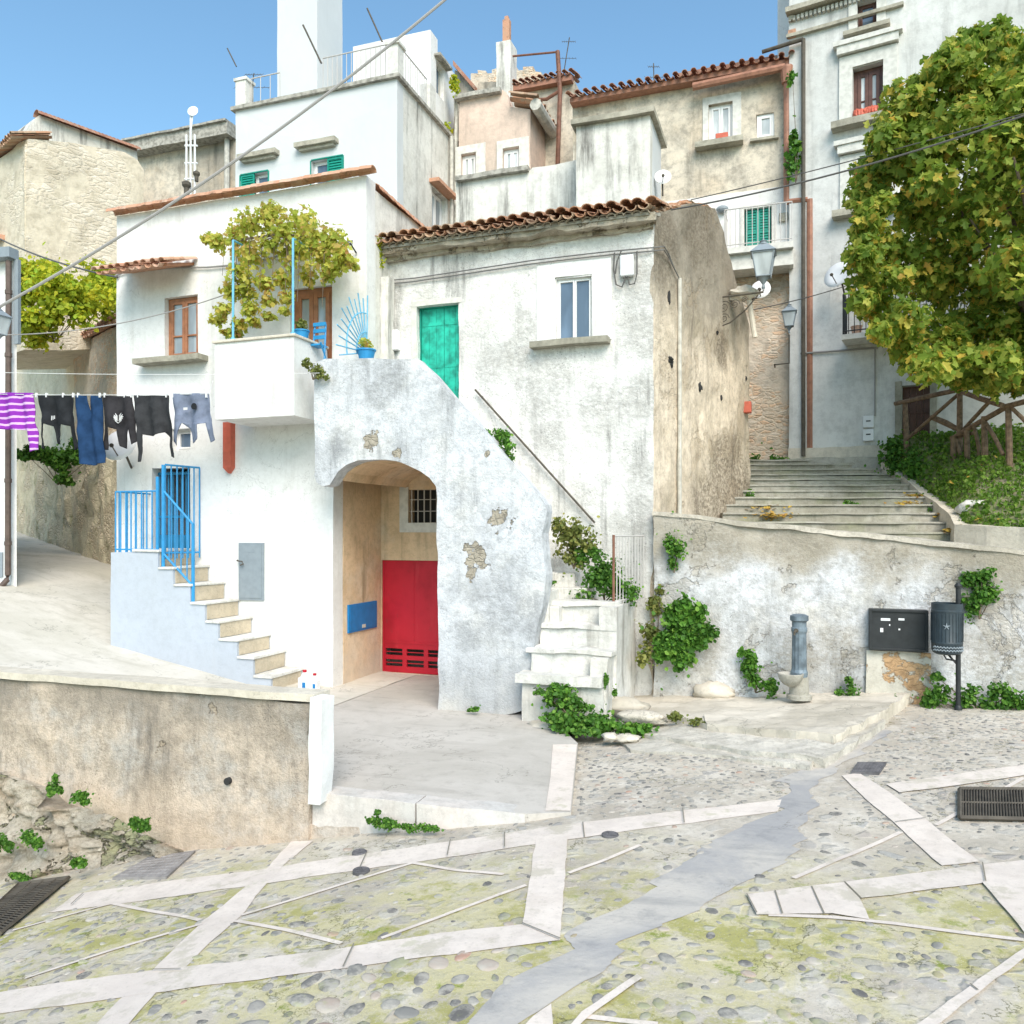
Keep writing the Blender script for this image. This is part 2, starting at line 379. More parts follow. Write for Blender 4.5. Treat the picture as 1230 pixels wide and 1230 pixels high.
M['tile'] = tilemat('clay_tiles', [(0, (.50, .27, .16)), (.4, (.36, .19, .12)), (.7, (.58, .40, .27)), (1, (.30, .20, .14))])
M['tile_r'] = tilemat('red_clay_tiles', [(0, (.42, .22, .15)), (.5, (.36, .18, .13)), (1, (.46, .27, .19))], .6)
M['tile_o'] = tilemat('pale_terracotta', [(0, (.56, .33, .22)), (.5, (.50, .27, .18)), (1, (.62, .42, .32))], .25)
M['wood'] = plain('varnished_wood', (.40, .17, .085), .5, var=.3)
M['wood_dk'] = plain('dark_wood', (.13, .06, .045), .5, var=.3)
M['green'] = plain('green_paint', (.02, .50, .36), .55, var=.5, sc=7)
M['green_s'] = plain('green_shutter_paint', (.008, .27, .20), .5, var=.2)
M['white_p'] = plain('white_window_paint', (.78, .78, .77), .5)
def redmat():
    t = NT('red_door_paint', .5, .4); n1 = t.noise(1.4, 5); c = t.mix(t.ramp(n1, .4, .65), (.50, .012, .03), (.36, .006, .018))
    c = t.mix(t.ramp(t.noise(1, 6, .7, t.map((9, 9, 1.2))), .55, .75, 0, .3), c, (.54, .06, .07))
    c = t.mix(t.ramp(t.noise(6, 9, .75), .6, .68, 0, .5), c, (.22, .03, .03))
    return t.fin(c, t.bump(n1, .05))
M['red'] = redmat()
M['blue'] = plain('blue_paint', (.03, .27, .56), .45, var=.15)
M['blue_l'] = plain('light_blue_paint', (.16, .48, .70), .5, var=.2)
M['blue_d'] = plain('deep_blue_gate_paint', (.02, .19, .36), .5, var=.2)
M['box_blue'] = plain('blue_metal', (.01, .19, .48), .45, var=.15)
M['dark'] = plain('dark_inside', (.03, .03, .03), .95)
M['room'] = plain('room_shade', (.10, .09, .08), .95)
M['grey_metal'] = plain('grey_painted_metal', (.25, .29, .32), .5, var=.12)
M['black_metal'] = plain('black_iron', (.025, .028, .03), .5, var=.3)
M['iron'] = plain('old_iron', (.10, .085, .065), .7, var=.4)
M['iron_l'] = plain('pale_railing_paint', (.50, .48, .46), .6)
M['pipe_dk'] = plain('dark_brown_pipe', (.12, .085, .07), .6, var=.3)
M['rust'] = plain('rusty_pipe', (.22, .10, .065), .7, var=.4)
M['copper'] = plain('copper_gutter', (.36, .17, .11), .55, var=.3)
M['cable'] = plain('cable_sheath', (.10, .095, .09), .7)
M['cable_l'] = plain('grey_cable', (.30, .29, .28), .7)
M['rope'] = plain('white_line', (.7, .7, .7), .7)
M['plastic_w'] = plain('white_plastic', (.75, .76, .77), .4)
M['orange'] = plain('orange_red_paint', (.55, .12, .07), .55, var=.2)
M['asb'] = plain('pale_pipe', (.55, .53, .47), .85, var=.3)
M['cable_d'] = plain('dark_grey_cable', (.16, .155, .15), .7)
def glassm(name, c, ro=.06, c2=None):
    t = NT(name, ro, .8); n1 = t.noise(1.2, 3, .5, t.map((2.5, 2.5, .8)))
    return t.fin(t.mix(t.ramp(n1, .35, .65), c, c2 or tuple(x * .6 for x in c)))
M['glass'] = glassm('window_glass', (.15, .21, .29))
M['glass_l'] = glassm('curtained_glass', (.42, .47, .50))
M['glass_c'] = glassm('frosted_glass', (.62, .66, .66), .2)
M['lampglass'] = glassm('lantern_glass', (.55, .60, .62), .15)

def window(parent, pl, r, n=-.12, fm='white_p', gm='glass', fw=.05, leaves=2, transoms=(), name='window'):
    s0, z0, s1, z1 = r; f = MB(); g = MB(); d = .05
    def bar(a, b, c, e, k=0): f.pbox(pl, a, b, c, e, n - d, n + k)
    bar(s0, z0, s0 + fw, z1); bar(s1 - fw, z0, s1, z1); bar(s0 + fw, z0, s1 - fw, z0 + fw); bar(s0 + fw, z1 - fw, s1 - fw, z1)
    w = (s1 - s0 - 2 * fw) / leaves
    for i in range(leaves):
        a = s0 + fw + i * w + .003; b = a + w - .006; lw = fw * .9
        bar(a, z0 + fw + .003, a + lw, z1 - fw - .003, .015); bar(b - lw, z0 + fw + .003, b, z1 - fw - .003, .015)
        bar(a + lw, z0 + fw + .003, b - lw, z0 + fw + lw, .015); bar(a + lw, z1 - fw - lw, b - lw, z1 - fw - .003, .015)
        for t in transoms:
            zt = z0 + (z1 - z0) * t; bar(a + lw, zt - .015, b - lw, zt + .015, .012)
        g.pbox(pl, a + lw, z0 + fw + lw, b - lw, z1 - fw - lw, n - .03, n - .018)
    w_ = f.build(name, M[fm], parent, bevel=.004)
    g.build('pane', M[gm], w_)
    return w_
def sill(parent, pl, s0, s1, z, th=.09, out=.18, mat='sill', rough=.012):
    m = MB(); m.pbox(pl, s0, z - th, s1, z, -.02, out)
    return m.build('sill', M[mat], parent, cut=.15, rough=rough)
def shutters(parent, pl, r, n=.0, mat='green_s', leaves=2, name='shutter', slat=.07):
    s0, z0, s1, z1 = r; w = (s1 - s0) / leaves
    for i in range(leaves):
        a = s0 + i * w + .004; b = a + w - .008; m = MB(); fw = .045
        m.pbox(pl, a, z0, a + fw, z1, n, n + .04); m.pbox(pl, b - fw, z0, b, z1, n, n + .04)
        m.pbox(pl, a + fw, z0, b - fw, z0 + .06, n, n + .04); m.pbox(pl, a + fw, z1 - .06, b - fw, z1, n, n + .04)
        zc = (z0 + z1) / 2; m.pbox(pl, a + fw, zc - .03, b - fw, zc + .03, n, n + .04)
        z = z0 + .07
        while z < z1 - .08:
            P = pl.P
            m.add([P(a + fw, z, n + .032), P(b - fw, z, n + .032), P(b - fw, z + slat * .9, n + .008), P(a + fw, z + slat * .9, n + .008),
                   P(a + fw, z, n + .024), P(b - fw, z, n + .024), P(b - fw, z + slat * .9, n), P(a + fw, z + slat * .9, n)],
                  [(0, 1, 2, 3), (7, 6, 5, 4), (0, 4, 5, 1), (3, 2, 6, 7)])
            z += slat
        m.pbox(pl, a + fw, z0 + .06, b - fw, z1 - .06, n - .012, n - .002)
        m.build(name, M[mat], parent)
def tile(mb, p, d, side, up, r0, r1, L, inv=False, n=6, th=.014):
    p = V(p); s = -1 if inv else 1; vs = []
    for (q, r) in ((p, r0), (p + d * L, r1)):
        for rr in (r, r - th):
            for k in range(n + 1):
                t = math.pi * k / n
                vs.append(q + side * (math.cos(t) * rr) + up * (math.sin(t) * rr * .8 * s))
    m = n + 1; fs = []
    for k in range(n):
        fs += [(k, k + 1, 2 * m + k + 1, 2 * m + k), (m + k + 1, m + k, 3 * m + k, 3 * m + k + 1), (k + 1, k, m + k, m + k + 1), (2 * m + k, 2 * m + k + 1, 3 * m + k + 1, 3 * m + k)]
    fs += [(0, m, 3 * m, 2 * m)[::-1], (n, m + n, 3 * m + n, 2 * m + n)]
    mb.add(vs, fs)
def tile_field(mb, p0, p1, updir, rows, sp=.2, r=.085, L=.4, jit=.012, pans=True):
    p0 = V(p0); p1 = V(p1); ax = (p1 - p0); n = max(1, int(ax.length / sp)); ax.normalize(); d = V(updir).normalized()
    nr = ax.cross(d).normalized()
    if nr.z < 0: nr = -nr
    stp = (p1 - p0).length / n
    for i in range(n + 1):
        for j in range(rows):
            b = p0 + ax * (i * stp) + d * (j * L * .78) + nr * (.012)
            if i < n and pans: tile(mb, b + ax * (stp / 2) - d * random.uniform(0, .05) - nr * .01, d, ax, nr, r * .95, r * .85, L, True)
            tile(mb, b + ax * random.uniform(-jit, jit) + nr * (.035 + random.uniform(-jit, jit) * .5) - d * random.uniform(-.01, .05), (d + nr * .03 + ax * random.uniform(-.03, .03)).normalized(), ax, nr, r, r * .82, L)
def arc(pts, n): return pts

# ================================================================= HOUSE A  (white house with vine terrace)
DA = 12.3; PA = FD(DA)
xA0, xA1, xA2 = onD(140, 640, DA).x, onD(440, 640, DA).x, onD(400, 640, DA).x
SA = FS(xA1)
A = thing('white_house', 'tall whitewashed house with a grapevine balcony and a brown window below a small tiled awning', 'house', (xA0, DA, 0))
rw = PA.rect(198, 356, 238, 430); rd = PA.rect(349, 345, 399, 437)
rm = PA.rect(183, 562, 229, 682)
rsm = PA.rect(206, 515, 229, 541)
top = 8.78
out = [(xA0, -1), (xA2, -1), (xA2, 3.9), (xA1, 3.9), (xA1, top), (xA0, top)]
w = MB().poly(PA, out, [RL(rw), RL(rd), RL(rm), RL(rsm)], th=.32)
w.build('front_wall', M['white'], A, cut=.5, rough=.012, rsc=.8)
# left, right and back walls
w = MB(); w.box(xA0, DA + .32, -1, xA0 + .3, 17, top); w.box(xA0 + .3, 16.7, -1, xA1 - .3, 17, top)
w.build('rear_wall', M['white'], A)
w = MB(); w.box(xA1 - .3, DA + .32, 3.9, xA1, 15.2, 8.66); w.box(xA1 - .3, 15.2, 3.9, xA1, 17, 8.4)
w.build('side_wall', M['grime_white'], A, cut=.4, rough=.015)
w = MB(); w.box(xA0 + .3, DA + .32, 8.3, xA1 - .3, 16.7, 8.4); w.build('roof_slab', M['coping'], A)
# tile copings
w = MB(); p0 = V((xA0 - .05, DA - .1, top + .02)); n = 46
for i in range(n):
    f = i / n; p = p0.lerp(V((xA1 + .1, DA - .1, top + .02)), f)
    tile(w, p + V((0, 0, random.uniform(-.008, .008))), V((1, 0, 0)), V((0, 1, 0)), V((0, 0, 1)), .12, .105, .2 + .02, n=5)
w.build('roof_coping', M['tile_o'], A)
w = MB()
for i in range(22):
    p = V((xA1 - .08, DA + .35 + i * .125, 8.68 - i * .004 + random.uniform(-.01, .01)))
    tile(w, p, V((0, 1, .0)), V((-1, 0, 0)), V((0, 0, 1)), .17, .15, .2, n=5)
w.build('side_coping', M['tile_o'], A)
window(A, PA, rw, n=-.1, fm='wood', gm='glass_l', fw=.06, transoms=(.38,))
m = MB(); s0, z0, s1, z1 = rw; m.pbox(PA, s0 - .03, z0 - .0, s0 + .0, z1 + .02, .0, .02); 
sill(A, PA, PA.hit(172, 436)[0], PA.hit(250, 436)[0], PA.hit(211, 431)[1], th=.1, out=.28)
window(A, PA, rd, n=-.08, fm='wood', gm='glass_l', fw=.09, name='door')
# awning with tiles
aw = MB(); a0, az = PA.hit(172, 331); a1, _ = PA.hit(236, 331); ax0 = a0 - .25; ax1 = a1 - .05
zt = PA.hit(205, 319)[1]
P = PA.P
aw.add([P(ax0, zt - .05, 0), P(ax1, zt - .05, 0), P(ax1 + .05, zt - .30, .75), P(ax0 - .05, zt - .30, .75), P(ax0, zt, 0), P(ax1, zt, 0), P(ax1 + .05, zt - .25, .75), P(ax0 - .05, zt - .25, .75)],
       [(3, 2, 1, 0), (4, 5, 6, 7), (0, 1, 5, 4), (1, 2, 6, 5), (2, 3, 7, 6), (3, 0, 4, 7)])
awo = aw.build('awning', M['wood'], A)
t_ = MB(); tile_field(t_, P(ax0 - .02, zt - .28, .85), P(ax1 + .02, zt - .28, .85), (0, 1, .33), 3, sp=.17, r=.075, L=.36); t_.build('awning_tile', M['tile_o'], awo)
# lower windows / gate reveal
window(A, PA, rsm, n=-.15, fm='white_p', gm='glass', fw=.04, leaves=1)
m = MB(); s0, z0, s1, z1 = rm; m.pbox(PA, s0 - .01, z0, s1 + .01, z1 + .01, -1.5, -1.45); m.pbox(PA, s0 - .05, z0, s0 - .01, z1, -1.45, -.33); m.pbox(PA, s1 + .01, z0, s1 + .05, z1, -1.45, -.33)
m.build('doorway_lining', M['white2'], A)
m = MB(); s0, z0, s1, z1 = rm; n_ = 8
for i in range(n_ + 1):
    a = s0 + .03 + (s1 - s0 - .06) * i / n_; m.tube([P(a, z0 + .02, -.16), P(a, z1 - .06, -.16)], .016, 6)
for z in (z0 + .1, z1 - .12, (z0 + z1) / 2): m.pbox(PA, s0 + .01, z, s1 - .01, z + .045, -.18, -.13)
m.pbox(PA, s0 + .02, z0 + .02, s1 - .02, z0 + (z1 - z0) * .33, -.15, -.14)
m.build('gate', M['blue_d'], A)
# metal meter door
rb = PA.rect(288, 652, 318, 721); m = MB(); m.pbox(PA, rb[0], rb[1], rb[2], rb[3], -.0, .035)
m.pbox(PA, rb[0] + .04, rb[1] + .04, rb[2] - .04, rb[3] - .04, .035, .045)
for k in range(7): m.pbox(PA, rb[0] + .12 + k * .035, rb[3] - .17, rb[0] + .14 + k * .035, rb[3] - .15, .045, .05)
md = m.build('meter_door', M['grey_metal'], A, bevel=.004)
h = PA.hit(291, 674); m = MB(); m.tube([P(h[0] - .06, h[1] + .02, .05), P(h[0] - .04, h[1] + .01, .10), P(h[0] + .07, h[1], .10), P(h[0] + .09, h[1] - .05, .09), P(h[0] + .02, h[1] - .07, .09)], .012, 6); m.build('handle', M['iron'], md)
# balcony
BD = 11.3; PB = FD(BD); bx1 = onD(353, 640, BD).x; bx0 = onD(258, 640, BD).x
zb, ztb = PB.hit(353, 499)[1], PB.hit(353, 404)[1]
m = MB(); m.box(bx0, BD, zb, bx1, BD + .16, ztb); m.box(bx0, BD + .16, zb, bx0 + .14, DA, ztb); m.box(bx1 - .14, BD + .16, zb, bx1, DA, ztb); m.box(bx0 + .14, BD + .16, zb, bx1 - .14, DA, zb + .14)
bal = m.build('balcony', M['white'], A, cut=.4, rough=.008)
m = MB(); e = .035; m.box(bx0 - e, BD - e, ztb + .001, bx1 + e, BD + .2, ztb + .045); m.box(bx1 - .17, BD + .2, ztb + .001, bx1 + e, DA, ztb + .045); m.box(bx0 - e, BD + .2, ztb + .001, bx0 + .17, DA, ztb + .045)
m.build('coping', M['coping_l'], bal, bevel=.01)
# orange-red drain chute under the balcony
s_, z_ = PA.hit(278, 512); s2, z2 = PA.hit(278, 569)
m = MB(); hw = .085
m.add([P(s_ - hw, z_ + .06, .0), P(s_ + hw, z_ + .06, .0), P(s_ + hw, z_ + .06, .13), P(s_ - hw, z_ + .06, .13),
       P(s_ - hw, z2 + .1, 0), P(s_ + hw, z2 + .1, 0), P(s_ + hw, z2 + .1, .13), P(s_ - hw, z2 + .1, .13), P(s_ + .0, z2, 0), P(s_ + .0, z2, .09)],
      [(0, 1, 2, 3), (0, 3, 7, 4), (1, 5, 6, 2), (3, 2, 6, 7), (4, 7, 9, 8), (6, 5, 8, 9), (7, 6, 9), (0, 4, 5, 1), (4, 8, 5)])
m.build('drain_chute', M['orange'], A)
# cables clipped to house A stay with house
m = MB(); m.tube([PA.P(*PA.hit(140, 332), .03), PA.P(*PA.hit(160, 324), .05), PA.P(*PA.hit(250, 322), .05), PA.P(*PA.hit(300, 318), .04), PA.P(*PA.hit(345, 306), .04), PA.P(*PA.hit(425, 290), .04)], .018, 6)
m.build('wall_cable', M['cable_l'], A)
# fan railing between terrace and landing
fc = V((xA1 + .02, DA - .02, PA.hit(441, 424)[1])); m = MB()
for k in range(12):
    a = math.radians(-14 + k * 9.6); L = .98 if k % 2 else .90
    m.tube([fc + V((0, -math.cos(a) * .1, math.sin(a) * .1)), fc + V((0, -math.cos(a) * L, math.sin(a) * L))], .011, 6)
for rr in (.34, .66):
    m.tube([fc + V((0, -math.cos(math.radians(-14 + k * 8.5)) * rr, math.sin(math.radians(-14 + k * 8.5)) * rr)) for k in range(13)], .012, 6)
m.build('fan_railing', M['blue_l'], A)
# ================================================================= blue-railed stairs against house A
ST = thing('side_stairs', 'short beige stone stairs with pale grey flank rising to a blue railed landing', 'stairs', (-9.8, 11.85, 0))
DSf = 11.4; PS = FD(DSf); ytop = DA - .003
lx0 = onD(133, 640, DSf).x; zl = PS.hit(140, 664)[1]
px = [(190, 663, 684), (208, 684, 705), (228, 705, 727), (246, 727, 748), (262, 749, 770), (285, 771, 791), (304, 792, 814), (325, 815, 829)]
xs = [PS.hit(u, v)[0] for u, v, w_ in px] + [PS.hit(347, 826)[0]]
zsx = [PS.hit(u, v)[1] for u, v, w_ in px] + [.0]
ol = [(lx0, -.6), (lx0, zl)]
for i in range(8):
    ol += [(xs[i], zsx[i]), (xs[i], zsx[i + 1])]
ol += [(xs[7] + .1, 0), (xs[7] + .1, -.6)]
m = MB().poly(PS, ol, th=ytop - DSf - .001)
m.build('flank_wall', M['white2'], ST, cut=.4, rough=.01)
for i in range(8):
    x1 = xs[i]; x0 = lx0 if i == 0 else xs[i - 1] + .0
    m = MB(); m.box(x0 + .02 if i else x0 + .5, DSf - .03, zsx[i] + .002, x1 + .035, ytop, zsx[i] + .045)
    tr = m.build('tread', M['step'], ST, bevel=.012, cut=.3, rough=.012)
    m = MB(); m.box(x1 - .01, DSf + .05, max(zsx[i + 1], -.05) + .05, x1 + .012, ytop - .03, zsx[i] - .002); m.build('riser', M['riser'], ST, cut=.25, rough=.01)
# blue railings
def bars(m, p0, p1, h0, h1, n, r=.012):
    for i in range(n + 1):
        p = p0.lerp(p1, i / n); hh = h0 + (h1 - h0) * i / n; m.tube([p, p + V((0, 0, hh))], r, 6)
m = MB(); y_ = DSf + .06; hb = PS.hit(165, 590)[1] - zl
a = V((lx0 + .05, y_, zl)); b = V((PS.hit(186, 660)[0], y_, zl))
bars(m, a, b, hb, hb, 8, .013)
for z in (.06, hb): m.tube([a + V((0, 0, z)), b + V((0, 0, z))], .016, 6)
bars(m, a + V((0, .08, 0)), a + V((0, .85, 0)), hb, hb, 4); m.tube([a + V((0, 0, hb)), a + V((0, .85, hb))], .016, 6)
m.tube([b, b + V((0, 0, hb + .25))], .028, 8)
m.build('landing_railing', M['blue'], ST)
m = MB(); xt = PS.hit(193, 640)[0]; xb = PS.hit(229, 640)[0]
zt0, zt1 = PS.hit(193, 589)[1], PS.hit(229, 630)[1]; zb0, zb1 = PS.hit(193, 684)[1], PS.hit(229, 724)[1]
m.tube([(xt, y_, zb0), (xt, y_, zt0 + .45)], .03, 8); m.tube([(xb, y_, zb1), (xb, y_, zt1)], .03, 8)
m.tube([(xt, y_, zt0), (xb, y_, zt1)], .02, 6); m.tube([(xt, y_, zb0 + .28), (xb, y_, zb1 + .28)], .02, 6)
for i in range(1, 5):
    f = i / 5; m.tube([(xt + (xb - xt) * f, y_, zb0 + .28 + (zb1 - zb0) * f), (xt + (xb - xt) * f, y_, zt0 + (zt1 - zt0) * f)], .011, 6)
m.build('stair_railing', M['blue'], ST)
# open gate leaf
m = MB(); g0 = V((xt, y_ + .05, zl - .1)); g1 = g0 + V((.1, .75, 0))
bars(m, g0, g1, 1.65, 1.65, 6, .013); m.tube([g0 + V((0, 0, 1.65)), g1 + V((0, 0, 1.65))], .018); m.tube([g0 + V((0, 0, .1)), g1 + V((0, 0, .1))], .018)
m.build('gate_leaf', M['blue'], ST)

# ================================================================= HOUSE B (green door)
DB = 13.08; PBf = FD(DB)
xB0 = xA1 - .02; xB1 = onD(785, 640, DB).x
B = thing('green_door_house', 'low weathered white house with a green door and an old clay tile roof', 'house', (xB1, DB, 0))
zB = PBf.hit(785, 262)[1]
rg = PBf.rect(501, 366, 551, 481); rw2 = PBf.rect(668, 333, 711, 411)
rg = (rg[0], 4.62, rg[2], rg[3])
out = [(xA2 + .003, 4.0), (xA1 + .33, 4.0), (xA1 + .33, -.5), (xB1, -.5), (xB1, zB), (xB0, zB), (xB0, 4.3), (xA2 + .003, 4.3)]
rcs = (onD(458, 640, 14.03).x, 0, -5.19, 3.9)
out = [(-5.19, -.5), (xB1, -.5), (xB1, zB), (xB0, zB), (xB0, 4.2), (-5.19, 4.2)]
m = MB().poly(PBf, out, [RL(rg), RL(rw2)], th=.45)
m.build('front_wall', M['old_white'], B, cut=.16, rough=.02, rsc=1.6, cutaxes='xz')
# side wall, skewed and battered
C1 = V((xB1, DB, 0)); C2 = cw(5.09, 17.5, 0); PBs = Pl(C1, C2 - C1); LBs = (C2 - C1).length
t58 = LBs * .583
so = [(0, -.5), (LBs, -.5), (LBs, 7.16), (LBs * .9, 7.5), (LBs * .8, 8.0), (t58, 8.93), (t58 * .6, 8.62), (t58 * .3, 8.2), (0.0, zB + .1)]
m = MB().poly(PBs, so, th=.5, n=-.001)
m.build('side_wall', M['side_old'], B, cut=.2, rough=.05, rsc=1.1)
# recess: red door wall
DR = 14.03; PR = FD(DR); xr0 = xA2; 
rr = PR.rect(458, 673, 525, 813); rrd = (xr0 + .01, 0.02, xr0 + 1.36, rr[3])
rv = PR.rect(491, 588, 524, 628); rvw = (rv[0], rv[1], rv[0] + .62, rv[3])
m = MB().poly(PR, [(xr0, -.3), (-5.19, -.3), (-5.19, 4.1), (xr0, 4.1)], [RL(rrd), RL(rvw)], th=.25)
m.build('recess_wall', M['recess'], B, cut=.25, rough=.012)
m = MB(); m.box(xr0 - .25, DA + .33, -.3, xr0, DR, 4.1); m.build('recess_side_wall', M['recess'], B, cut=.25, rough=.015)
# window in recess with bars
m = MB(); m.pbox(PR, rvw[0] - .18, rvw[1] - .18, rvw[0], rvw[3] + .05, .0, .03); m.pbox(PR, rvw[0], rvw[1] - .18, rvw[2] + .1, rvw[1], .0, .03)
wf = m.build('window', M['trim'], B, cut=.2, rough=.006)
m = MB()
for i in range(5): a = rvw[0] + .05 + i * .13; m.tube([PR.P(a, rvw[1], -.03), PR.P(a, rvw[3], -.03)], .012, 6)
for z in (.35, .7): zz = rvw[1] + (rvw[3] - rvw[1]) * z; m.tube([PR.P(rvw[0], zz, -.035), PR.P(rvw[2], zz, -.035)], .008, 6)
m.build('bars', M['iron_l'], wf)
m = MB(); m.pbox(PR, rvw[0] - .05, rvw[1] - .05, rvw[2] + .05, rvw[3] + .05, -.3, -.26); m.build('pane', M['dark'], wf)  # matte black sheet standing in for the unlit inside behind the bars
# red door
s0, z0, s1, z1 = rrd; m = MB(); slots = []
zs0 = z0 + .12
for cx_ in (.07, .52, .97):
    for k in (0, 1):
        slots.append((s0 + cx_, zs0 + k * .21, s0 + cx_ + .36, zs0 + k * .21 + .13))
slots = [q for q in slots if q[2] < s1]
m.poly(PR, RL((s0 + .004, z0 + .003, s1 - .004, z1 - .004)), [RL(q) for q in slots], th=.05, n=-.03)
rdo = m.build('red_door', M['red'], B, bevel=.003)
m = MB(); m.pbox(PR, s0 + .01, z0 + .56, s1 - .01, z0 + .60, -.03, -.018); m.pbox(PR, s0 + .01, z0 + .01, s0 + .05, z1 - .01, -.03, -.022); m.pbox(PR, s0 + .66, z0 + .6, s0 + .68, z1 - .02, -.03, -.024); m.pbox(PR, s0 + .05, z1 - .06, s1 - .05, z1 - .012, -.03, -.022)
for q in slots:
    m.pbox(PR, q[0], (q[1] + q[3]) / 2 - .008, q[2], (q[1] + q[3]) / 2 + .008, -.055, -.045)
m.build('door_trim', M['red'], rdo)
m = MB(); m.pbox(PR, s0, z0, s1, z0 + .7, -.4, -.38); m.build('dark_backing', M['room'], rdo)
# blue hatch on the recess side wall
PX = FS(xr0); q = PX.rect(417, 724, 451, 757); m = MB(); m.pbox(PX, q[0], q[1], q[2], q[3], .0, .035); m.pbox(PX, q[0] + .03, q[1] + .03, q[2] - .03, q[3] - .03, .035, .042)
bh = m.build('blue_hatch', M['box_blue'], B, bevel=.004)
m = MB(); sc_ = (q[0] + q[2]) / 2; m.pbox(PX, sc_ - .06, q[1] + .05, sc_ + .06, q[1] + .11, .042, .05); m.build('latch', M['asb'], bh)
# green door
s0, z0, s1, z1 = rg; sm = s0 + (s1 - s0) * .57
for a, b in ((s0 + .02, sm - .003), (sm + .003, s1 - .02)):
    m = MB(); nb = 3; wq = (b - a) / nb
    for k in range(nb): m.pbox(PBf, a + k * wq + .002, z0, a + (k + 1) * wq - .002, z1 - .02, -.19, -.15)
    for z in (.25, 1.0, 1.75): m.pbox(PBf, a + .01, z0 + z, b - .01, z0 + z + .06, -.15, -.143)
    m.build('green_door_leaf', M['green'], B, bevel=.003)
m = MB(); m.pbox(PBf, s0, z0, s0 + .02, z1, -.2, -.1); m.pbox(PBf, s1 - .02, z0, s1, z1, -.2, -.1); m.pbox(PBf, s0 + .02, z1 - .02, s1 - .02, z1, -.2, -.1); m.build('door_frame', M['green_s'], B)
m = MB(); m.pbox(PBf, s0 - .1, z0 - .1, s0 - .0, z1 + .0, .0, .02); m.pbox(PBf, s0 - .1, z1, s1 + .05, z1 + .09, .0, .025); m.build('door_surround', M['trim'], B, cut=.2, rough=.008)
# window
window(B, PBf, rw2, n=-.06, fm='white_p', gm='glass', fw=.03)
m = MB(); s0, z0, s1, z1 = rw2
for a, b, c, d in ((s0 - .33, z0, s0 - .01, z1 + .02), (s1 + .01, z0, s1 + .33, z1 + .02), (s0 - .33, z1 + .02, s1 + .33, z1 + .28)): m.pbox(PBf, a, b, c, d, .0, .022)
m.build('window_surround', M['white'], B, cut=.2, rough=.008)
sill(B, PBf, PBf.hit(640, 418)[0], PBf.hit(733, 410)[0], PBf.hit(690, 409)[1], th=.1, out=.2)
# lintel shade board
# cornice under eaves
m = MB(); m.pbox(PBf, xB0 - .3, zB - .20, xB1 + .02, zB - .12, .0, .08); m.pbox(PBf, xB0 - .3, zB - .12, xB1 + .05, zB - .0, .0, .26); m.build('cornice', M['cornice'], B, cut=.12, rough=.05, rsc=3)
m = MB()
for i in range(38):
    a = xB0 - .25 + i * (xB1 - xB0 + .3) / 38
    tile(m, PBf.P(a, zB - .03, .34 + random.uniform(-.02, .02)), V((0, 1, .05)), V((1, 0, 0)), V((0, 0, 1)), .08, .07, .4, n=5)
m.build('eaves_course', M['cornice'], B)
m = MB(); tile_field(m, PBf.P(xB0 - .28, zB + .07, .42), PBf.P(xB1 + .02, zB + .07, .42), (0, 1, .30), 9, sp=.2, r=.095, L=.45, jit=.022)
rt = m.build('tiled_roof', M['tile'], B)
P = PBf.P
m = MB(); e0 = P(xB0 - .25, zB + .0, .3); e1 = P(xB1 - .02, zB + .0, .3); u_ = V((0, 3.2, .96))
m.hexa([e0 - V((0, 0, .05)), e1 - V((0, 0, .05)), e1 + u_ + V((.5, 0, -.05)), e0 + u_ - V((0, 0, .05)), e0, e1, e1 + u_ + V((.5, 0, 0)), e0 + u_]); m.build('roof_deck', M['coping'], B)
# rake stones/tiles along the skew side wall top
m = MB(); last = None
for i in range(30):
    s_ = t58 * (i + .5) / 30; z_ = lerp([(0, zB + .1), (t58 * .3, 8.2), (t58 * .6, 8.62), (t58, 8.93)], s_)
    c = PBs.P(s_ + random.uniform(-.03, .03), z_ + .0, -.2 + random.uniform(-.05, .05)); m.blob(c, (.14 * random.uniform(.7, 1.2), .16, .06 * random.uniform(.6, 1.5)), 7, 5, .6, 4)
m.build('rake_stones', M['tile'], B)
# back and left walls of house B
m = MB(); PBb = C2; m.box(-5.5, 15.9, 0, xB1 + .35, 16.2, 8.3); m.build('rear_wall', M['beige_old'], B)
# conduit + pipe on side wall, cables with junction box on front
hs = lambda u, v, n=.05: PBs.P(*PBs.hit(u, v), n)
m = MB(); m.tube([hs(813, 335), hs(813, 440), hs(813, 618)], .035, 8); m.build('wall_pipe', M['asb'], B)
hf = lambda u, v, n=.05: PBf.P(*PBf.hit(u, v), n)
m = MB()
for dz in (0, 4):
    m.tube([hf(447, 340 + dz, .06), hf(500, 335 + dz), hf(560, 326 + dz), hf(640, 314 + dz), hf(690, 308 + dz), hf(735, 303 + dz), hf(784, 299 + dz, .06), hs(792, 297 + dz, .08), hs(800, 306 + dz), hs(806, 322), hs(813, 336)], .011, 6)
m.build('wall_cable', M['cable_d'], B)
m = MB()
for L in ([(739, 305), (738, 325), (741, 343), (748, 346), (752, 336), (753, 332)], [(766, 303), (766, 330), (763, 342), (757, 343), (755, 333)], [(747, 303), (742, 315), (740, 330)]):
    m.tube([hf(u, v, .06) for u, v in L], .013, 6)
m.build('hanging_cable', M['cable'], B)
q = PBf.rect(746, 308, 762, 333); m = MB(); m.pbox(PBf, q[0], q[1], q[2], q[3], .0, .1); jb = m.build('junction_box', M['plastic_w'], B, bevel=.02)
q = PBf.rect(466, 398, 481, 422); m = MB(); m.pbox(PBf, q[0], q[1], q[2], q[3], .0, .12); mb_ = m.build('meter_box', M['plastic_w'], B, bevel=.015)
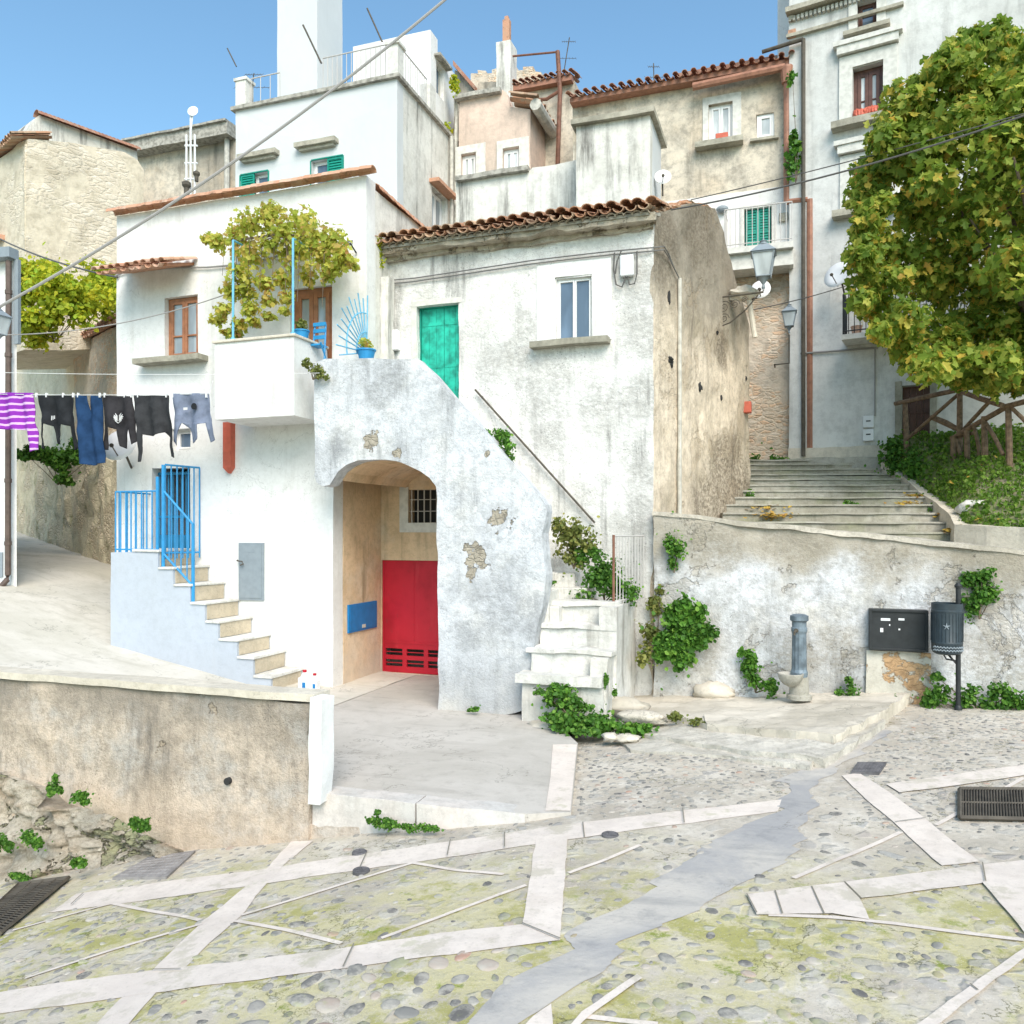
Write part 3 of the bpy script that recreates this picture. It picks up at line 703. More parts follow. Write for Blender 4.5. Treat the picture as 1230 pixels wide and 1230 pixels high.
m = MB(); m.pbox(PBf, q[0] + .12, q[1] + .12, q[0] + .15, q[1] + .24, .12, .125); m.build('slot', M['black_metal'], mb_)
# handrail pipe on the facade
m = MB(); a, b = hf(573, 469, .09), hf(716, 628, .09); m.tube([a, b], .018, 8)
for f in (.05, .5, .97): p = a.lerp(b, f); m.tube([p, p + V((0, .1, 0))], .01, 6)
m.build('handrail', M['iron'], B)
# drainpipe / grey strip at corner beside house A
m = MB(); m.box(xA1 + .004, DA + .5, 4.4, xA1 + .16, DA + .72, 7.2); m.build('corner_pilaster', M['grime_white'], B, cut=.2, rough=.02)
# lantern bracket stone
# ================================================================= ARCHED STAIRCASE
DV = 11.4; PV = FD(DV)
AS = thing('arched_staircase', 'blue-white limewashed outdoor staircase with an arch beneath, climbing to the green door', 'stairs', (-4.5, DV, 0))
opx = [(378, 436), (391, 431), (440, 431), (500, 431), (520, 449), (560, 494), (600, 541), (640, 588), (656, 606), (657, 614), (652, 640), (655, 690), (650, 730), (642, 775), (634, 815), (628, 853)]
apx = [(527, 853), (526, 760), (525, 650), (525, 600), (523, 583), (515, 573), (505, 566), (492, 560), (478, 555), (462, 552), (447, 551), (430, 553), (416, 559), (406, 566), (400, 574), (394, 582), (386, 584), (380, 580), (378, 572)]
o_ = PV.pts(opx) + PV.pts(apx)
o_ = [(a, b if b > .05 else -.3) for a, b in o_]
m = MB().poly(PV, o_, th=.3)
m.build('parapet_wall', M['arch'], AS, cut=.14, rough=.035, rsc=1.3, cutaxes='xz', smooth=False)
# vault and pier mass behind
vin = PV.pts([(525, 600), (523, 583), (515, 573), (505, 566), (492, 560), (478, 555), (462, 552), (447, 551), (430, 553), (416, 559), (406, 566), (400, 576)])
xpr = vin[0][0]; xsr = onD(655, 640, DV).x
m = MB()
loop = vin + [(vin[-1][0], 4.3), (xpr, 4.3)]
# vault shell made of strips so that its underside is open
for (a, za), (b, zb2) in zip(vin, vin[1:]):
    p = [V((a, DV + .3, za)), V((b, DV + .3, zb2)), V((b, DR, zb2)), V((a, DR, za))]
    m.add(p + [q_ + V((0, 0, .12)) for q_ in p], [(0, 1, 2, 3), (7, 6, 5, 4), (0, 4, 5, 1), (2, 6, 7, 3)])
m.build('vault', M['recess'], AS, cut=.3, cutaxes='y', rough=.02)
m = MB(); m.box(xpr + .004, DV + .3, -.3, xpr + .35, DR, 3.9); m.build('pier', M['recess'], AS)
# solid core and steps of the upper flight
ztopL = 4.60; xl = onD(500, 640, DV).x + .15
nst = 13; xe = xsr + .12; ze = 1.6
m = MB(); m.box(vin[-1][0], DV + .3, 4.1, xl, DB - .004, ztopL); m.build('landing', M['step'], AS)
for i in range(nst):
    x0 = xl + (xe - xl) * i / nst; x1 = xl + (xe - xl) * (i + 1) / nst; z1_ = ztopL - (ztopL - ze) * (i + 1) / (nst + 0.0)
    m = MB(); m.box(x0 + .002, DV + .3 if x1 < xsr else DV + .3, z1_ - .6 if i < 9 else 0, x1, DB - .004, z1_); m.build('step', M['step'], AS, bevel=.015)
# ================================================================= LOWER STEPS toward the square
LS = thing('front_steps', 'worn whitewashed stone steps with rounded treads at the foot of the arched staircase', 'stairs', (-3.2, 11.6, .2))
xR = onD(738, 640, 11.6).x
# (left px, right px, top v of front edge, D)
stp = [(625, 722, 812, 11.02), (637, 733, 785, 11.32), (648, 737, 755, 11.62), (659, 741, 728, 11.9)]
prevz = .0; zt_ = []
for i, (ul, ur, vt, D) in enumerate(stp):
    p = onD((ul + ur) / 2, vt, D); xa = onD(ul, vt, D).x; xb_ = onD(ur, vt, D).x
    zlow = .05 if i == 0 else zt_[-1] - .06
    m = MB(); yb = stp[i + 1][3] + .1 if i < 3 else DB - .01
    if i == 0:
        m.box(xa, D + .1, -.1, xb_, yb, p.z - .14); m.box(xa - .08, D, p.z - .13, xb_ + .02, yb, p.z)
    else: m.box(xa, D, -.1, xb_ + (.0 if i < 3 else .0), yb, p.z)
    zt_.append(p.z)
    m.build('step', M['step'], LS, cut=.12, rough=.03, rsc=1.8, bevel=.03)
    if i:
        m = MB(); m.box(xa - .05, D - .05, p.z + .001, xb_ + .03, D + .30, p.z + .07); m.build('tread', M['step'], LS, cut=.1, rough=.035, rsc=2.2, bevel=.025)
zL = zt_[-1]
m = MB(); xw = onD(742, 722, 11.95).x; m.box(xw - .22, 11.15, -.1, xw + .02, 11.6, zt_[1] - .02); m.box(xw - .2, 11.6, -.1, xw + .06, DB - .02, zL + .02)
m.build('flank_wall', M['step'], LS, cut=.15, rough=.03)
m = MB(); xq = onD(659, 700, 12.3).x; m.box(xq - .1, 12.25, zL, onD(705, 700, 12.25).x, DB - .01, zL + .24); m.build('step', M['step'], LS, cut=.15, rough=.02, bevel=.02)
m = MB(); m.box(xq - .15, 12.6, zL + .24, onD(690, 700, 12.6).x, DB - .01, zL + .45); m.build('step', M['step'], LS, cut=.15, rough=.02, bevel=.02)
G_ = thing('iron_gate', 'small thin-barred grey iron gate on top of the front steps', 'gate', (onD(755, 720, 12.3).x, 12.3, zL))
m = MB(); g0 = onD(737, 722, 11.95); g0.z = zL; g1 = onD(773, 718, 12.95); g1.z = zL
ht = onD(737, 644, 11.95).z - zL
bars(m, g0, g1, ht, ht, 10, .009)
m.tube([g0 + V((0, 0, ht)), g1 + V((0, 0, ht))], .012); m.tube([g0 + V((0, 0, .08)), g1 + V((0, 0, .08))], .012); m.build('gate_leaf', M['iron_l'], G_)
m = MB(); m.tube([g0, g0 + V((0, 0, ht + .02))], .02); m.build('post', M['rust'], G_)
# near-black blobs for the shade in putlog holes and slots, old side wall
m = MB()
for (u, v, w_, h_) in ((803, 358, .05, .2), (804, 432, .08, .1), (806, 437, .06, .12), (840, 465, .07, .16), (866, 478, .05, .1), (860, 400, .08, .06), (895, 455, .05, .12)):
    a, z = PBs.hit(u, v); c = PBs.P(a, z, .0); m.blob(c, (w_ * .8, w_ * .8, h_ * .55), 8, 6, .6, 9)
    m.build('hole_shade', M['dark'], B); m = MB()
# ================================================================= BACKGROUND BUILDINGS
def facade(parent, pl, px, mat, holes=(), th=.4, name='front_wall', cut=0, rough=0, bottom=None):
    o_ = pl.pts(px)
    if bottom is not None: o_ = [(a, z if z > bottom + .6 else bottom) for a, z in o_]
    return MB().poly(pl, o_, [RL(h) for h in holes], th=th).build(name, M[mat], parent, cut=cut, rough=rough)
# ---- C: tall white terrace house
DC = 19.0; PC = FD(DC); cx0, cx1 = onD(283, 640, DC).x, onD(477, 640, DC).x; ct = 14.48; CB = 23.2
C = thing('terrace_house', 'tall pale house with a railed roof terrace and two half hidden green-shuttered windows', 'house', (cx0, DC, 4))
c1 = PC.rect(289, 208, 322, 240); c2 = PC.rect(374, 190, 412, 225)
MB().poly(PC, [(cx0, 3), (cx1, 3), (cx1, ct), (cx0, ct)], [RL(c1), RL(c2)], th=.35).build('front_wall', M['cwhite'], C, cut=.8, rough=.015)
PCS = FS(cx1); cs = PCS.rect(519, 232, 536, 290)
MB().poly(PCS, [(DC + .352, 3), (CB, 3), (CB, ct), (DC + .352, ct)], [RL(cs)], th=.35).build('side_wall', M['grime_white'], C, cut=.8, rough=.015)
MB().box(cx0, DC + .352, 3, cx0 + .3, CB, ct).box(cx0 + .3, CB - .3, 3, cx1 - .352, CB, ct).build('rear_wall', M['cwhite'], C)
MB().box(cx0 + .3, DC + .352, ct - .4, cx1 - .352, CB - .3, ct - .1).build('roof_slab', M['coping'], C)
m = MB(); e = .1; m.box(cx0 - e, DC - e, ct + .001, cx1 + e, DC + .35, ct + .1); m.box(cx1 - .3, DC + .351, ct + .001, cx1 + e, CB, ct + .1); m.build('roof_edge', M['coping'], C, cut=.5, rough=.01)
for r_, hl in ((c1, 0), (c2, 1)):
    window(C, PC, r_, n=-.15, fm='white_p', gm='glass', fw=.05)
    s0, z0, s1, z1 = r_; w_ = s1 - s0
    sh = (s0 - .0, z0, s0 + w_ * .5, z1) if not hl else (s1 - w_ * .5, z0, s1, z1)
    shutters(C, PC, sh, n=-.04, leaves=1)
    m = MB(); m.pbox(PC, s0 - .03, z0, s0, z1, -.02, .02); m.pbox(PC, s1, z0, s1 + .03, z1, -.02, .02); m.pbox(PC, s0, z1, s1, z1 + .03, -.02, .02); m.build('shutter_rail', M['green_s'], C)
for (ul, ur, v) in ((290, 336, 188), (358, 407, 174)):
    q = PC.hit((ul + ur) / 2, v); a = PC.hit(ul, v)[0]; b = PC.hit(ur, v)[0]
    m = MB(); m.pbox(PC, a, q[1] - .06, b, q[1] + .06, 0, .22); m.pbox(PC, a + .1, q[1] - .14, b - .1, q[1] - .061, 0, .13); m.build('hood_mould', M['sill'], C, cut=.4, rough=.01)
window(C, PCS, cs, n=-.15, fm='white_p', gm='glass_l', fw=.06)
q = PCS.rect(517, 228, 531, 243); m = MB(); m.pbox(PCS, cs[0] - .2, cs[3] + .05, cs[2] + .2, cs[3] + .15, 0, .3); m.build('side_canopy', M['tile_o'], C)
m = MB()
for u in (537, 541): x_ = PCS.hit(u, 200)[0]; 
for u, vt in ((538, 165), (543, 118)):
    p = PCS.hit(u, vt); m.tube([PCS.P(p[0], p[1], .12), PCS.P(p[0], 7.0, .12)], .06, 8)
m.build('downpipe', M['asb'], C)
# parapet pillars and railings
pl0 = onD(293, 100, DC + .15); m = MB(); m.box(pl0.x - .17, DC + .0, ct + .101, pl0.x + .17, DC + .35, pl0.z); m.box(pl0.x - .21, DC - .03, pl0.z + .001, pl0.x + .21, DC + .39, pl0.z + .08); m.build('corner_pillar', M['grime_white'], C)
pr = onD(471, 58, DC + .15); m = MB(); m.box(cx1 - .28, DC, ct + .101, cx1 + .02, DC + .34, pr.z); m.box(cx1 - .34, DC - .05, pr.z + .001, cx1 + .07, DC + .4, pr.z + .07); m.build('corner_pillar', M['trim'], C)
def railing(parent, a, b, h, sp=.14, mat='iron_l', r=.011, name='railing'):
    m = MB(); a = V(a); b = V(b); n = int((b - a).length / sp)
    bars(m, a, b, h, h, n, r); m.tube([a + V((0, 0, h)), b + V((0, 0, h))], r * 1.6); m.tube([a + V((0, 0, .08)), b + V((0, 0, .08))], r * 1.3)
    return m.build(name, M[mat], parent)
xr_ = onD(388, 100, DC + .2).x
railing(C, (xr_, DC + .2, ct + .1), (cx1 - .3, DC + .2, ct + .1), .98)
railing(C, (pl0.x + .2, DC + .2, ct + .1), (onD(331, 100, DC).x, DC + .2, ct + .1), .85, .3)
railing(C, (cx1 - .1, DC + .4, ct + .1), (cx1 - .1, DC + 2.0, ct + .1), .95)
m = MB(); m.box(cx1 - .3, DC + 2.02, ct + .101, cx1, DC + 2.4, ct + .95); m.build('side_pillar', M['trim'], C)
# tall square tower
TW = thing('white_chimney_tower', 'tall square plain white tower rising above the railed roof terrace', 'tower', (onD(333, 640, 20.6).x, 20.6, ct))
a, b = onD(333, 640, 20.6).x, onD(381, 640, 20.6).x
TW['label'] = 'tall square plain white shaft rising above the railed roof terrace'
m = MB(); m.box(a, 20.6, ct - .1, b, 22.0, 22.6); m.build('shaft', M['cwhite'], TW, cut=1.0, rough=.01)
m = MB(); m.box(a - .15, 20.45, 22.602, b + .15, 22.15, 22.8); m.build('cap', M['coping'], TW)
# white block behind the terrace
K = thing('white_roof_house', 'bright white upper block with a side window standing behind the railed terrace', 'house', (onD(424, 640, 21.5).x, 21.5, 9))
PK = FD(21.5); kx0, kx1 = onD(424, 640, 21.5).x, onD(517, 640, 21.5).x; kt = PK.hit(470, 46)[1]
m = MB().poly(PK, [(kx0, 9), (kx1, 9), (kx1, kt), (kx0, kt)], th=.3); m.build('front_wall', M['white'], K, cut=1, rough=.01)
PKS = FS(kx1); kw = PKS.rect(524, 78, 533, 116)
e_ = PKS.hit(547, 100)[0]
m = MB().poly(PKS, [(21.8, 9), (e_, 9), (e_, kt - .35), (22.0, kt - .35), (22.0, kt), (21.8, kt)], [RL(kw)], th=.3); m.build('side_wall', M['white'], K, cut=1, rough=.01)
window(K, PKS, kw, n=-.12, fm='asb', gm='glass', fw=.05, leaves=1)
m = MB(); m.box(kx0, 21.8, 9, kx0 + .3, 26, kt).box(kx0 + .3, e_ - .3, 9, kx1 - .3, e_, kt - .4).box(kx0 + .3, 21.8, kt - .6, kx1 - .3, e_ - .3, kt - .4); m.build('rear_wall', M['white'], K)
m = MB(); m.pbox(PKS, kw[0] - .15, kw[3] + .05, kw[2] + .2, kw[3] + .12, 0, .2); m.build('window_hood', M['coping'], K)
# ---- G2 beige wall house behind house A
G2 = thing('beige_rear_house', 'plain beige rendered house with a grey roof edge, left of the railed terrace', 'house', (-19, 24, 6))
PG = FD(24.0); facade(G2, PG, [(160, 400), (284, 400), (284, 163), (163, 185)], 'beige_old', th=4, name='wall', bottom=None)
m = MB(); a, za = PG.hit(161, 178); b, zb_ = PG.hit(284, 157); zz = (za + zb_) / 2
m.pbox(PG, a, zz - .35, b, zz + .05, .0, .5); m.pbox(PG, a, zz + .051, b, zz + .12, -4, .6); m.build('roof_edge', M['coping'], G2, cut=.6, rough=.03)
m = MB(); p = PG.hit(276, 165); m.tube([PG.P(p[0], zz - .3, .15), PG.P(p[0], 6, .15)], .09); m.build('downpipe', M['asb'], G2)
# ---- G1 stone gable building on the left
c0 = cw((30 - CX) / F0 * 24, 24, 0); PG1 = Pl(c0, RT * .8 + FW * 1.0)
G1 = thing('stone_gable_house', 'tall beige masonry house with bare patched side and pale upper storey at far left', 'house', (c0.x, c0.y, 5))
facade(G1, PG1, [(30, 420), (172, 420), (172, 205), (165, 192), (150, 183), (88, 172), (32, 166)], 'gstone', th=5, cut=.7, rough=.04, name='wall')
facade(G1, Pl(c0 - PG1.N * .5, PG1.U), [(36, 175), (166, 200), (164, 181), (47, 138), (41, 143), (30, 163)], 'grime_white', th=3.5, cut=.7, rough=.02, name='upper_wall')
PGx = Pl(c0 - PG1.N * .47, PG1.U); o_ = PGx.pts([(43, 138), (166, 182)]); m = MB()
nt = 26
for i in range(nt):
    f = i / nt; s_ = o_[0][0] + (o_[1][0] - o_[0][0]) * f; z_ = o_[0][1] + (o_[1][1] - o_[0][1]) * f
    dz = (o_[1][1] - o_[0][1]) / (o_[1][0] - o_[0][0]); L = (o_[1][0] - o_[0][0]) / nt * 1.15
    tile(m, PGx.P(s_, z_, 0), (PGx.U + UP * dz).normalized(), PGx.N, UP, .2, .18, L * math.hypot(1, dz), n=5)
m.build('verge_tile', M['tile_r'], G1)
# ---- G0 left oblique front with tiled eaves
PG0 = Pl(c0 - (RT * (-955 / F0) + FW).normalized() * (-.02), -(RT * (-955 / F0) + FW)); U0 = -(RT * (-955 / F0) + FW)
PG0 = Pl(c0, -U0); PG0 = Pl(c0, (RT * 955 / F0 - FW))
G0 = thing('corner_house', 'narrow house end with small balcony and tiled eaves at the far left edge', 'house', (c0.x - 1, c0.y - 1, 5))
# oriented so that its outward side faces the alley
gu = (RT * (-955 / F0) + FW).normalized(); PG0 = Pl(c0 + gu * 4 * -1, gu)
if PG0.N.dot(CAM - c0) < 0: PG0 = Pl(c0, -gu)
p0 = PG0.hit(29, 170); p1 = PG0.hit(-40, 240)
hw_ = PG0.rect(-2, 212, 12, 280)
hs0, hs1 = sorted((hw_[0], hw_[2])); hwr = (hs0, hw_[1], hs1, hw_[3])
m = MB().poly(PG0, PG0.pts([(29.5, 172), (29.5, 330), (-60, 380), (-60, 262)]), [RL(hwr)], th=.3); m.build('front_wall', M['gstone'], G0, cut=.7, rough=.03)
window(G0, PG0, hwr, n=-.1, fm='white_p', gm='glass_c', fw=.07)
m = MB(); ea = PG0.P(*PG0.hit(30, 168), .35); eb = PG0.P(*PG0.hit(-55, 250), .35)
tile_field(m, ea, eb, V((0, 0, .35)) - PG0.N, 3, sp=.22, r=.1, L=.45); m.build('eaves_tile', M['tile'], G0)
b0 = PG0.P(*PG0.hit(13, 284), .5); b1 = PG0.P(*PG0.hit(-14, 290), .5); hb_ = PG0.hit(13, 246)[1] - b0.z
m = MB(); d_ = (b1 - b0).normalized(); m.hexa([b0 - V((0, 0, .15)), b0 - PG0.N * .5 - V((0, 0, .15)), b1 - PG0.N * .5 - V((0, 0, .15)), b1 - V((0, 0, .15)), b0, b0 - PG0.N * .5, b1 - PG0.N * .5, b1]); bs = m.build('balcony_slab', M['tile_o'], G0)
railing(bs, b0, b1, hb_, .13, 'black_metal', .012)
# ---- L near left white house edge with brown downpipe
lp = cw((20 - CX) / F0 * 16.5, 16.5, 0)
Lh = thing('grey_roofed_house', 'white house end with dark grey roof edge at the left border of the lane', 'house', (lp.x, lp.y, 0))
PLh = Pl(lp, RT * .97 - FW * .18)
zt = PLh.hit(20, 313)[1]
rd_ = (lp - V((0, 0, 0))).normalized(); rd_ = (rd_ - RT * .06).normalized(); a = PLh.P(0, 0); b = a + rd_ * 7; c = PLh.U * -4
m = MB(); m.hexa([V((q.x, q.y, zz)) for zz in (0, zt) for q in (a + c, a, b, b + c)]); m.build('wall', M['white'], Lh)
m = MB(); zt = PLh.hit(20, 313)[1]; m.pbox(PLh, -4, zt + .0, .05, zt + .2, .0, .25); m.pbox(PLh, -.0, zt - 1.7, .10, zt - .001, .001, .08); m.build('roof_edge', M['grey_metal'], Lh)
m = MB(); m.pbox(PLh, -3.9, 1.0, -.12, 2.6, .0, .02); m.build('painted_base', M['cwhite'], Lh)
q = PLh.hit(5, 680); m = MB(); m.pbox(PLh, q[0] - .12, q[1] - .22, q[0] + .0, q[1] + .28, .02, .05); m.build('utility_door', M['grey_metal'], Lh)
m = MB(); a = PLh.P(*PLh.hit(17, 316), .14); b = PLh.P(*PLh.hit(16, 690), .14); f = PLh.P(*PLh.hit(11, 706), .25)
m.tube([a, b, b + V((0, 0, -.1)) + PLh.N * .02, f], .055, 10)
for k in range(5): p = a.lerp(b, .1 + k * .2); m.tube([p - V((0, 0, .04)), p + V((0, 0, .04))], .068, 10)
m.build('downpipe', M['pipe_dk'], Lh)
# ---- P pink house in the middle
Pk = thing('pink_house', 'faded pink rendered house with two small white windows behind the old tiled roof', 'house', (onD(550, 640, 22.5).x, 22.5, 8))
PP = FD(22.5); w1 = PP.rect(554, 185, 572, 214); w2 = PP.rect(604, 178, 624, 207)
facade(Pk, PP, [(549, 300), (637, 300), (637, 131), (613, 128), (609, 112), (603, 107), (576, 113), (570, 116), (552, 121)], 'pink', [w1, w2], th=.4, cut=.6, rough=.02)
for w_ in (w1, w2):
    window(Pk, PP, w_, n=-.1, fm='white_p', gm='glass_c', fw=.06)
    m = MB(); s0, z0, s1, z1 = w_; m.pbox(PP, s0 - .18, z0, s0, z1 + .02, 0, .03); m.pbox(PP, s1, z0, s1 + .3, z1 + .02, 0, .03); m.pbox(PP, s0 - .18, z1 + .02, s1 + .3, z1 + .25, 0, .03); m.build('window_surround', M['trim'], Pk, cut=.4, rough=.01)
px1 = onD(637, 640, 22.5).x; PPS = FS(px1); q1 = PPS.hit(672, 197)
m = MB().poly(PPS, [(22.9, 8), (q1[0] + .6, 8), (q1[0] + .6, PP.hit(637, 131)[1]), (22.9, PP.hit(637, 131)[1])], th=.4); m.build('side_wall', M['pink'], Pk, cut=.6, rough=.02)
m = MB(); a = PPS.P(22.2, PP.hit(637, 133)[1], .25); b = PPS.P(q1[0] + .5, a.z, .25); m.tube([a, b], .17, 10); m.build('gutter', M['asb'], Pk)
m = MB(); tile_field(m, V((px1 + .3, 22.2, a.z + .12)), V((px1 + .3, q1[0] + .5, a.z + .12)), (-1, 0, .3), 2, sp=.28, r=.12, L=.5); m.build('roof_tile', M['tile'], Pk)
m = MB(); z_ = PP.hit(580, 117)[1]; m.box(onD(549, 0, 22.5).x, 22.3, z_ + .0, onD(603, 0, 22.5).x, 23.2, z_ + .13); m.build('roof_edge', M['coping'], Pk, cut=.5, rough=.03)
m = MB(); m.box(onD(549, 0, 22.5).x, 22.9, 8, px1 - .4, 27, PP.hit(625, 134)[1] - .1); m.build('rear_body', M['pink'], Pk)
# chimney
ch = onD(606, 135, 23.5); Ch = thing('tall_chimney', 'tall stained chimney stack with a slim terracotta flue above the pink house', 'chimney', (ch.x, 23.5, ch.z - 1))
PCh = FD(23.5); q = PCh.rect(596, 49, 613, 150); m = MB(); m.pbox(PCh, q[0] - .05, q[1] - .8, q[2] + .08, q[1] + .6, -.7, .03); m.pbox(PCh, q[0], q[1] + .601, q[2], q[3], -.6, 0); m.build('stack', M['grime_white'], Ch, cut=.4, rough=.03)
q = PCh.rect(602, 20, 610, 48); m = MB(); m.pbox(PCh, q[0], q[1], q[2], q[3], -.3, -.12); m.pbox(PCh, q[0] + .05, q[3] + .001, q[2] - .05, q[3] + .12, -.26, -.16); m.build('flue', M['tile_o'], Ch)
# small white gable left of the chimney with red roof
Rg = thing('small_red_roof_house', 'cream wall sliver under a sloping red roof between the white block and the chimney', 'house', (onD(560, 640, 24.5).x, 24.5, 12))
PR2 = FD(24.5); facade(Rg, PR2, [(546, 200), (600, 200), (600, 98), (575, 98), (571, 112), (556, 88), (546, 84)], 'beige_old', th=2, name='wall')
o_ = PR2.pts([(547, 82), (573, 112)]); m = MB(); a = PR2.P(*o_[0], .2); b = PR2.P(*o_[1], .2)
m.hexa([a, a + V((0, 2.2, 0)), b + V((0, 2.2, 0)), b, a + V((0, 0, .16)), a + V((0, 2.2, .16)), b + V((0, 2.2, .16)), b + V((0, 0, .16))]); m.build('roof', M['tile_r'], Rg)
# castle-like crenel wall
Cs = thing('crumbling_wall_top', 'far broken masonry wall top with uneven merlons behind the chimney', 'wall', (onD(600, 640, 30).x, 30, 15))
PCa = FD(30.0); o_ = [(565, 130), (650, 130), (650, 86), (640, 86), (640, 80), (628, 80), (628, 84), (620, 84), (620, 78), (612, 78), (590, 84), (590, 88), (583, 88), (583, 85), (574, 85), (574, 89), (565, 89)]
facade(Cs, PCa, o_, 'brick_rub', th=1, cut=.5, rough=.06, name='wall')
# house with red eave right of chimney
Rh = thing('cream_rear_house', 'cream patchy rear house with a red tiled eave and a pole, right of the chimney', 'house', (onD(618, 640, 24).x, 24, 9))
PRh = FD(24.0); facade(Rh, PRh, [(617, 300), (690, 300), (690, 97), (617, 103)], 'beige_old', th=3, cut=.7, rough=.02)
a = PRh.P(*PRh.hit(614, 104), .3); b = PRh.P(*PRh.hit(689, 96), .3); b.z = a.z = (a.z + b.z) / 2; m = MB(); tile_field(m, a, b, (0, 1, .3), 3, sp=.2, r=.075, L=.5); m.build('eaves_tile', M['tile_r'], Rh)
m = MB(); a_ = MB(); m.pbox(PRh, *[PRh.hit(617, 0)[0], a.z - .2, PRh.hit(689, 0)[0], a.z - .05], 0, .25); m.build('eaves_board', M['copper'], Rh)
m = MB(); p = lambda u, v: PRh.P(*PRh.hit(u, v), .3); m.tube([p(673, 205), p(676, 115), p(673, 68)], .07, 6); m.tube([p(673, 69), p(619, 74)], .03, 6); m.tube([p(676, 115), p(660, 125), p(645, 126)], .05, 6); m.build('pole', M['rust'], Rh)
# terrace wall Q
Q = thing('low_stained_building', 'low white building streaked with dark stains, directly behind the old tiled roof', 'house', (onD(548, 640, 20).x, 20, 7))
PQ = FD(20.0); facade(Q, PQ, [(548, 320), (700, 320), (700, 190), (668, 197), (640, 201), (635, 206), (552, 216), (548, 216)], 'grime_white', th=2.2, cut=.6, rough=.02)
z_ = PQ.hit(594, 210)[1]; m = MB(); m.box(PQ.hit(550, 0)[0], 19.85, z_ - .06, PQ.hit(636, 0)[0], 20.4, z_ + .06); m.build('coping', M['coping'], Q, cut=.4, rough=.02)
m = MB(); a = PQ.P(*PQ.hit(698, 240), .25); b = PQ.P(*PQ.hit(775, 244), .25); m.tube([a, b], .1, 10); m.build('waste_pipe', M['asb'], Q)
# W streaked block
W = thing('streaked_block', 'square whitish stair block with black run-off streak and thin dark coping', 'house', (onD(692, 640, 19).x, 19, 7))
PW = FD(19.0); wt = PW.hit(740, 143)[1]; wx0, wx1 = PW.hit(692, 0)[0], PW.hit(781, 0)[0]
facade(W, PW, [(692, 320), (781, 320), (781, 138), (692, 149)], 'grime_white', th=.3, cut=.6, rough=.015)
PWS = FS(wx1); m = MB().poly(PWS, [(19.3, 7), (20.6, 7), (20.6, wt), (19.3, wt)], th=.3); m.build('side_wall', M['cwhite'], W)
m = MB(); m.box(wx0, 19.3, 7, wx1 - .3, 20.6, wt - .02); m.build('core', M['grime_white'], W)
m = MB(); m.box(wx0 - .1, 18.85, wt - .03, wx1 + .12, 20.8, wt + .09); m.build('coping', M['sill'], W, cut=.5, rough=.015)
# ---- D long house with stained facade
DD = 22.0; PD = FD(DD)
Dh = thing('stained_ochre_house', 'wide stained ochre house with white windows, tiled eaves and white ground floor with green shutters', 'house', (onD(690, 640, DD).x, DD, 4))
d1 = PD.rect(851, 124, 880, 172); d2 = PD.rect(909, 136, 930, 166); d3 = PD.rect(894, 250, 927, 303)
zt = PD.hit(800, 105)[1]; dx0, dx1 = PD.hit(688, 0)[0], PD.hit(951, 0)[0]; zmid = PD.hit(880, 232)[1]
bl = lerp([(0, 0)], 0)
MB().poly(PD, [(dx0, zmid), (dx1, zmid), (dx1, zt), (dx0, zt)], [RL(d1), RL(d2)], th=.4).build('upper_wall', M['beige_old'], Dh, cut=.7, rough=.02)
zbal = PD.hit(915, 308)[1]
mm = MB().poly(PD, [(dx0, zbal), (dx1, zbal), (dx1, zmid - .002), (dx0, zmid - .002)], [RL((d3[0], zbal + .05, d3[2], d3[3]))], th=.39, n=.02).build('middle_wall', M['white'], Dh, cut=.7, rough=.012)
MB().poly(PD, [(dx0, 3), (dx1, 3), (dx1, zbal - .002), (dx0, zbal - .002)], th=.4, n=-.02).build('lower_wall', M['brick_rub'], Dh, cut=.25, rough=.05)
window(Dh, PD, d1, n=-.1, gm='glass_c', fw=.06); window(Dh, PD, d2, n=-.05, gm='glass_c', fw=.06, leaves=1)
s0, z0, s1, z1 = d1; m = MB(); m.pbox(PD, s0 - .15, z0, s0, z1, 0, .03); m.pbox(PD, s1, z0, s1 + .22, z1, 0, .03); m.pbox(PD, s0 - .15, z1, s1 + .22, z1 + .2, 0, .03); m.build('window_surround', M['trim'], Dh, cut=.4, rough=.01)
sill(Dh, PD, PD.hit(836, 0)[0], PD.hit(893, 0)[0], z0 - .0, th=.14, out=.3)
m = MB(); m.box(s0 + .2, DD - .25, z0 + .002, s1 - .1, DD - .08, z0 + .16); m.build('flower_box', M['orange'], Dh, bevel=.02)
sill(Dh, PD, PD.hit(901, 0)[0], PD.hit(935, 0)[0], d2[1] - .02, th=.06, out=.12)
shutters(Dh, PD, (d3[0] + .03, zbal + .06, d3[2] - .03, d3[3] - .02), n=-.08)
m = MB(); s0, s1 = d3[0], d3[2]; m.pbox(PD, s0 - .1, zbal + .1, s0 - .0, d3[3] + .08, .02, .05); m.pbox(PD, s1, zbal + .1, s1 + .1, d3[3] + .08, .02, .05); m.pbox(PD, s0, d3[3], s1, d3[3] + .08, .02, .05); m.build('door_surround', M['trim'], Dh)
bx0_, bx1_ = PD.hit(872, 0)[0], PD.hit(953, 0)[0]
m = MB(); m.pbox(PD, bx0_, zbal - .12, bx1_, zbal + .03, .021, .85); m.pbox(PD, bx0_ + .1, zbal - .5, bx1_, zbal - .121, .021, .7); bs = m.build('balcony_slab', M['trim'], Dh, cut=.5, rough=.01)
railing(bs, PD.P(bx0_ + .03, zbal + .03, .8), PD.P(bx1_ - .03, zbal + .03, .8), .98, .13)
railing(bs, PD.P(bx0_ + .03, zbal + .03, .05), PD.P(bx0_ + .03, zbal + .03, .76), .98, .13)
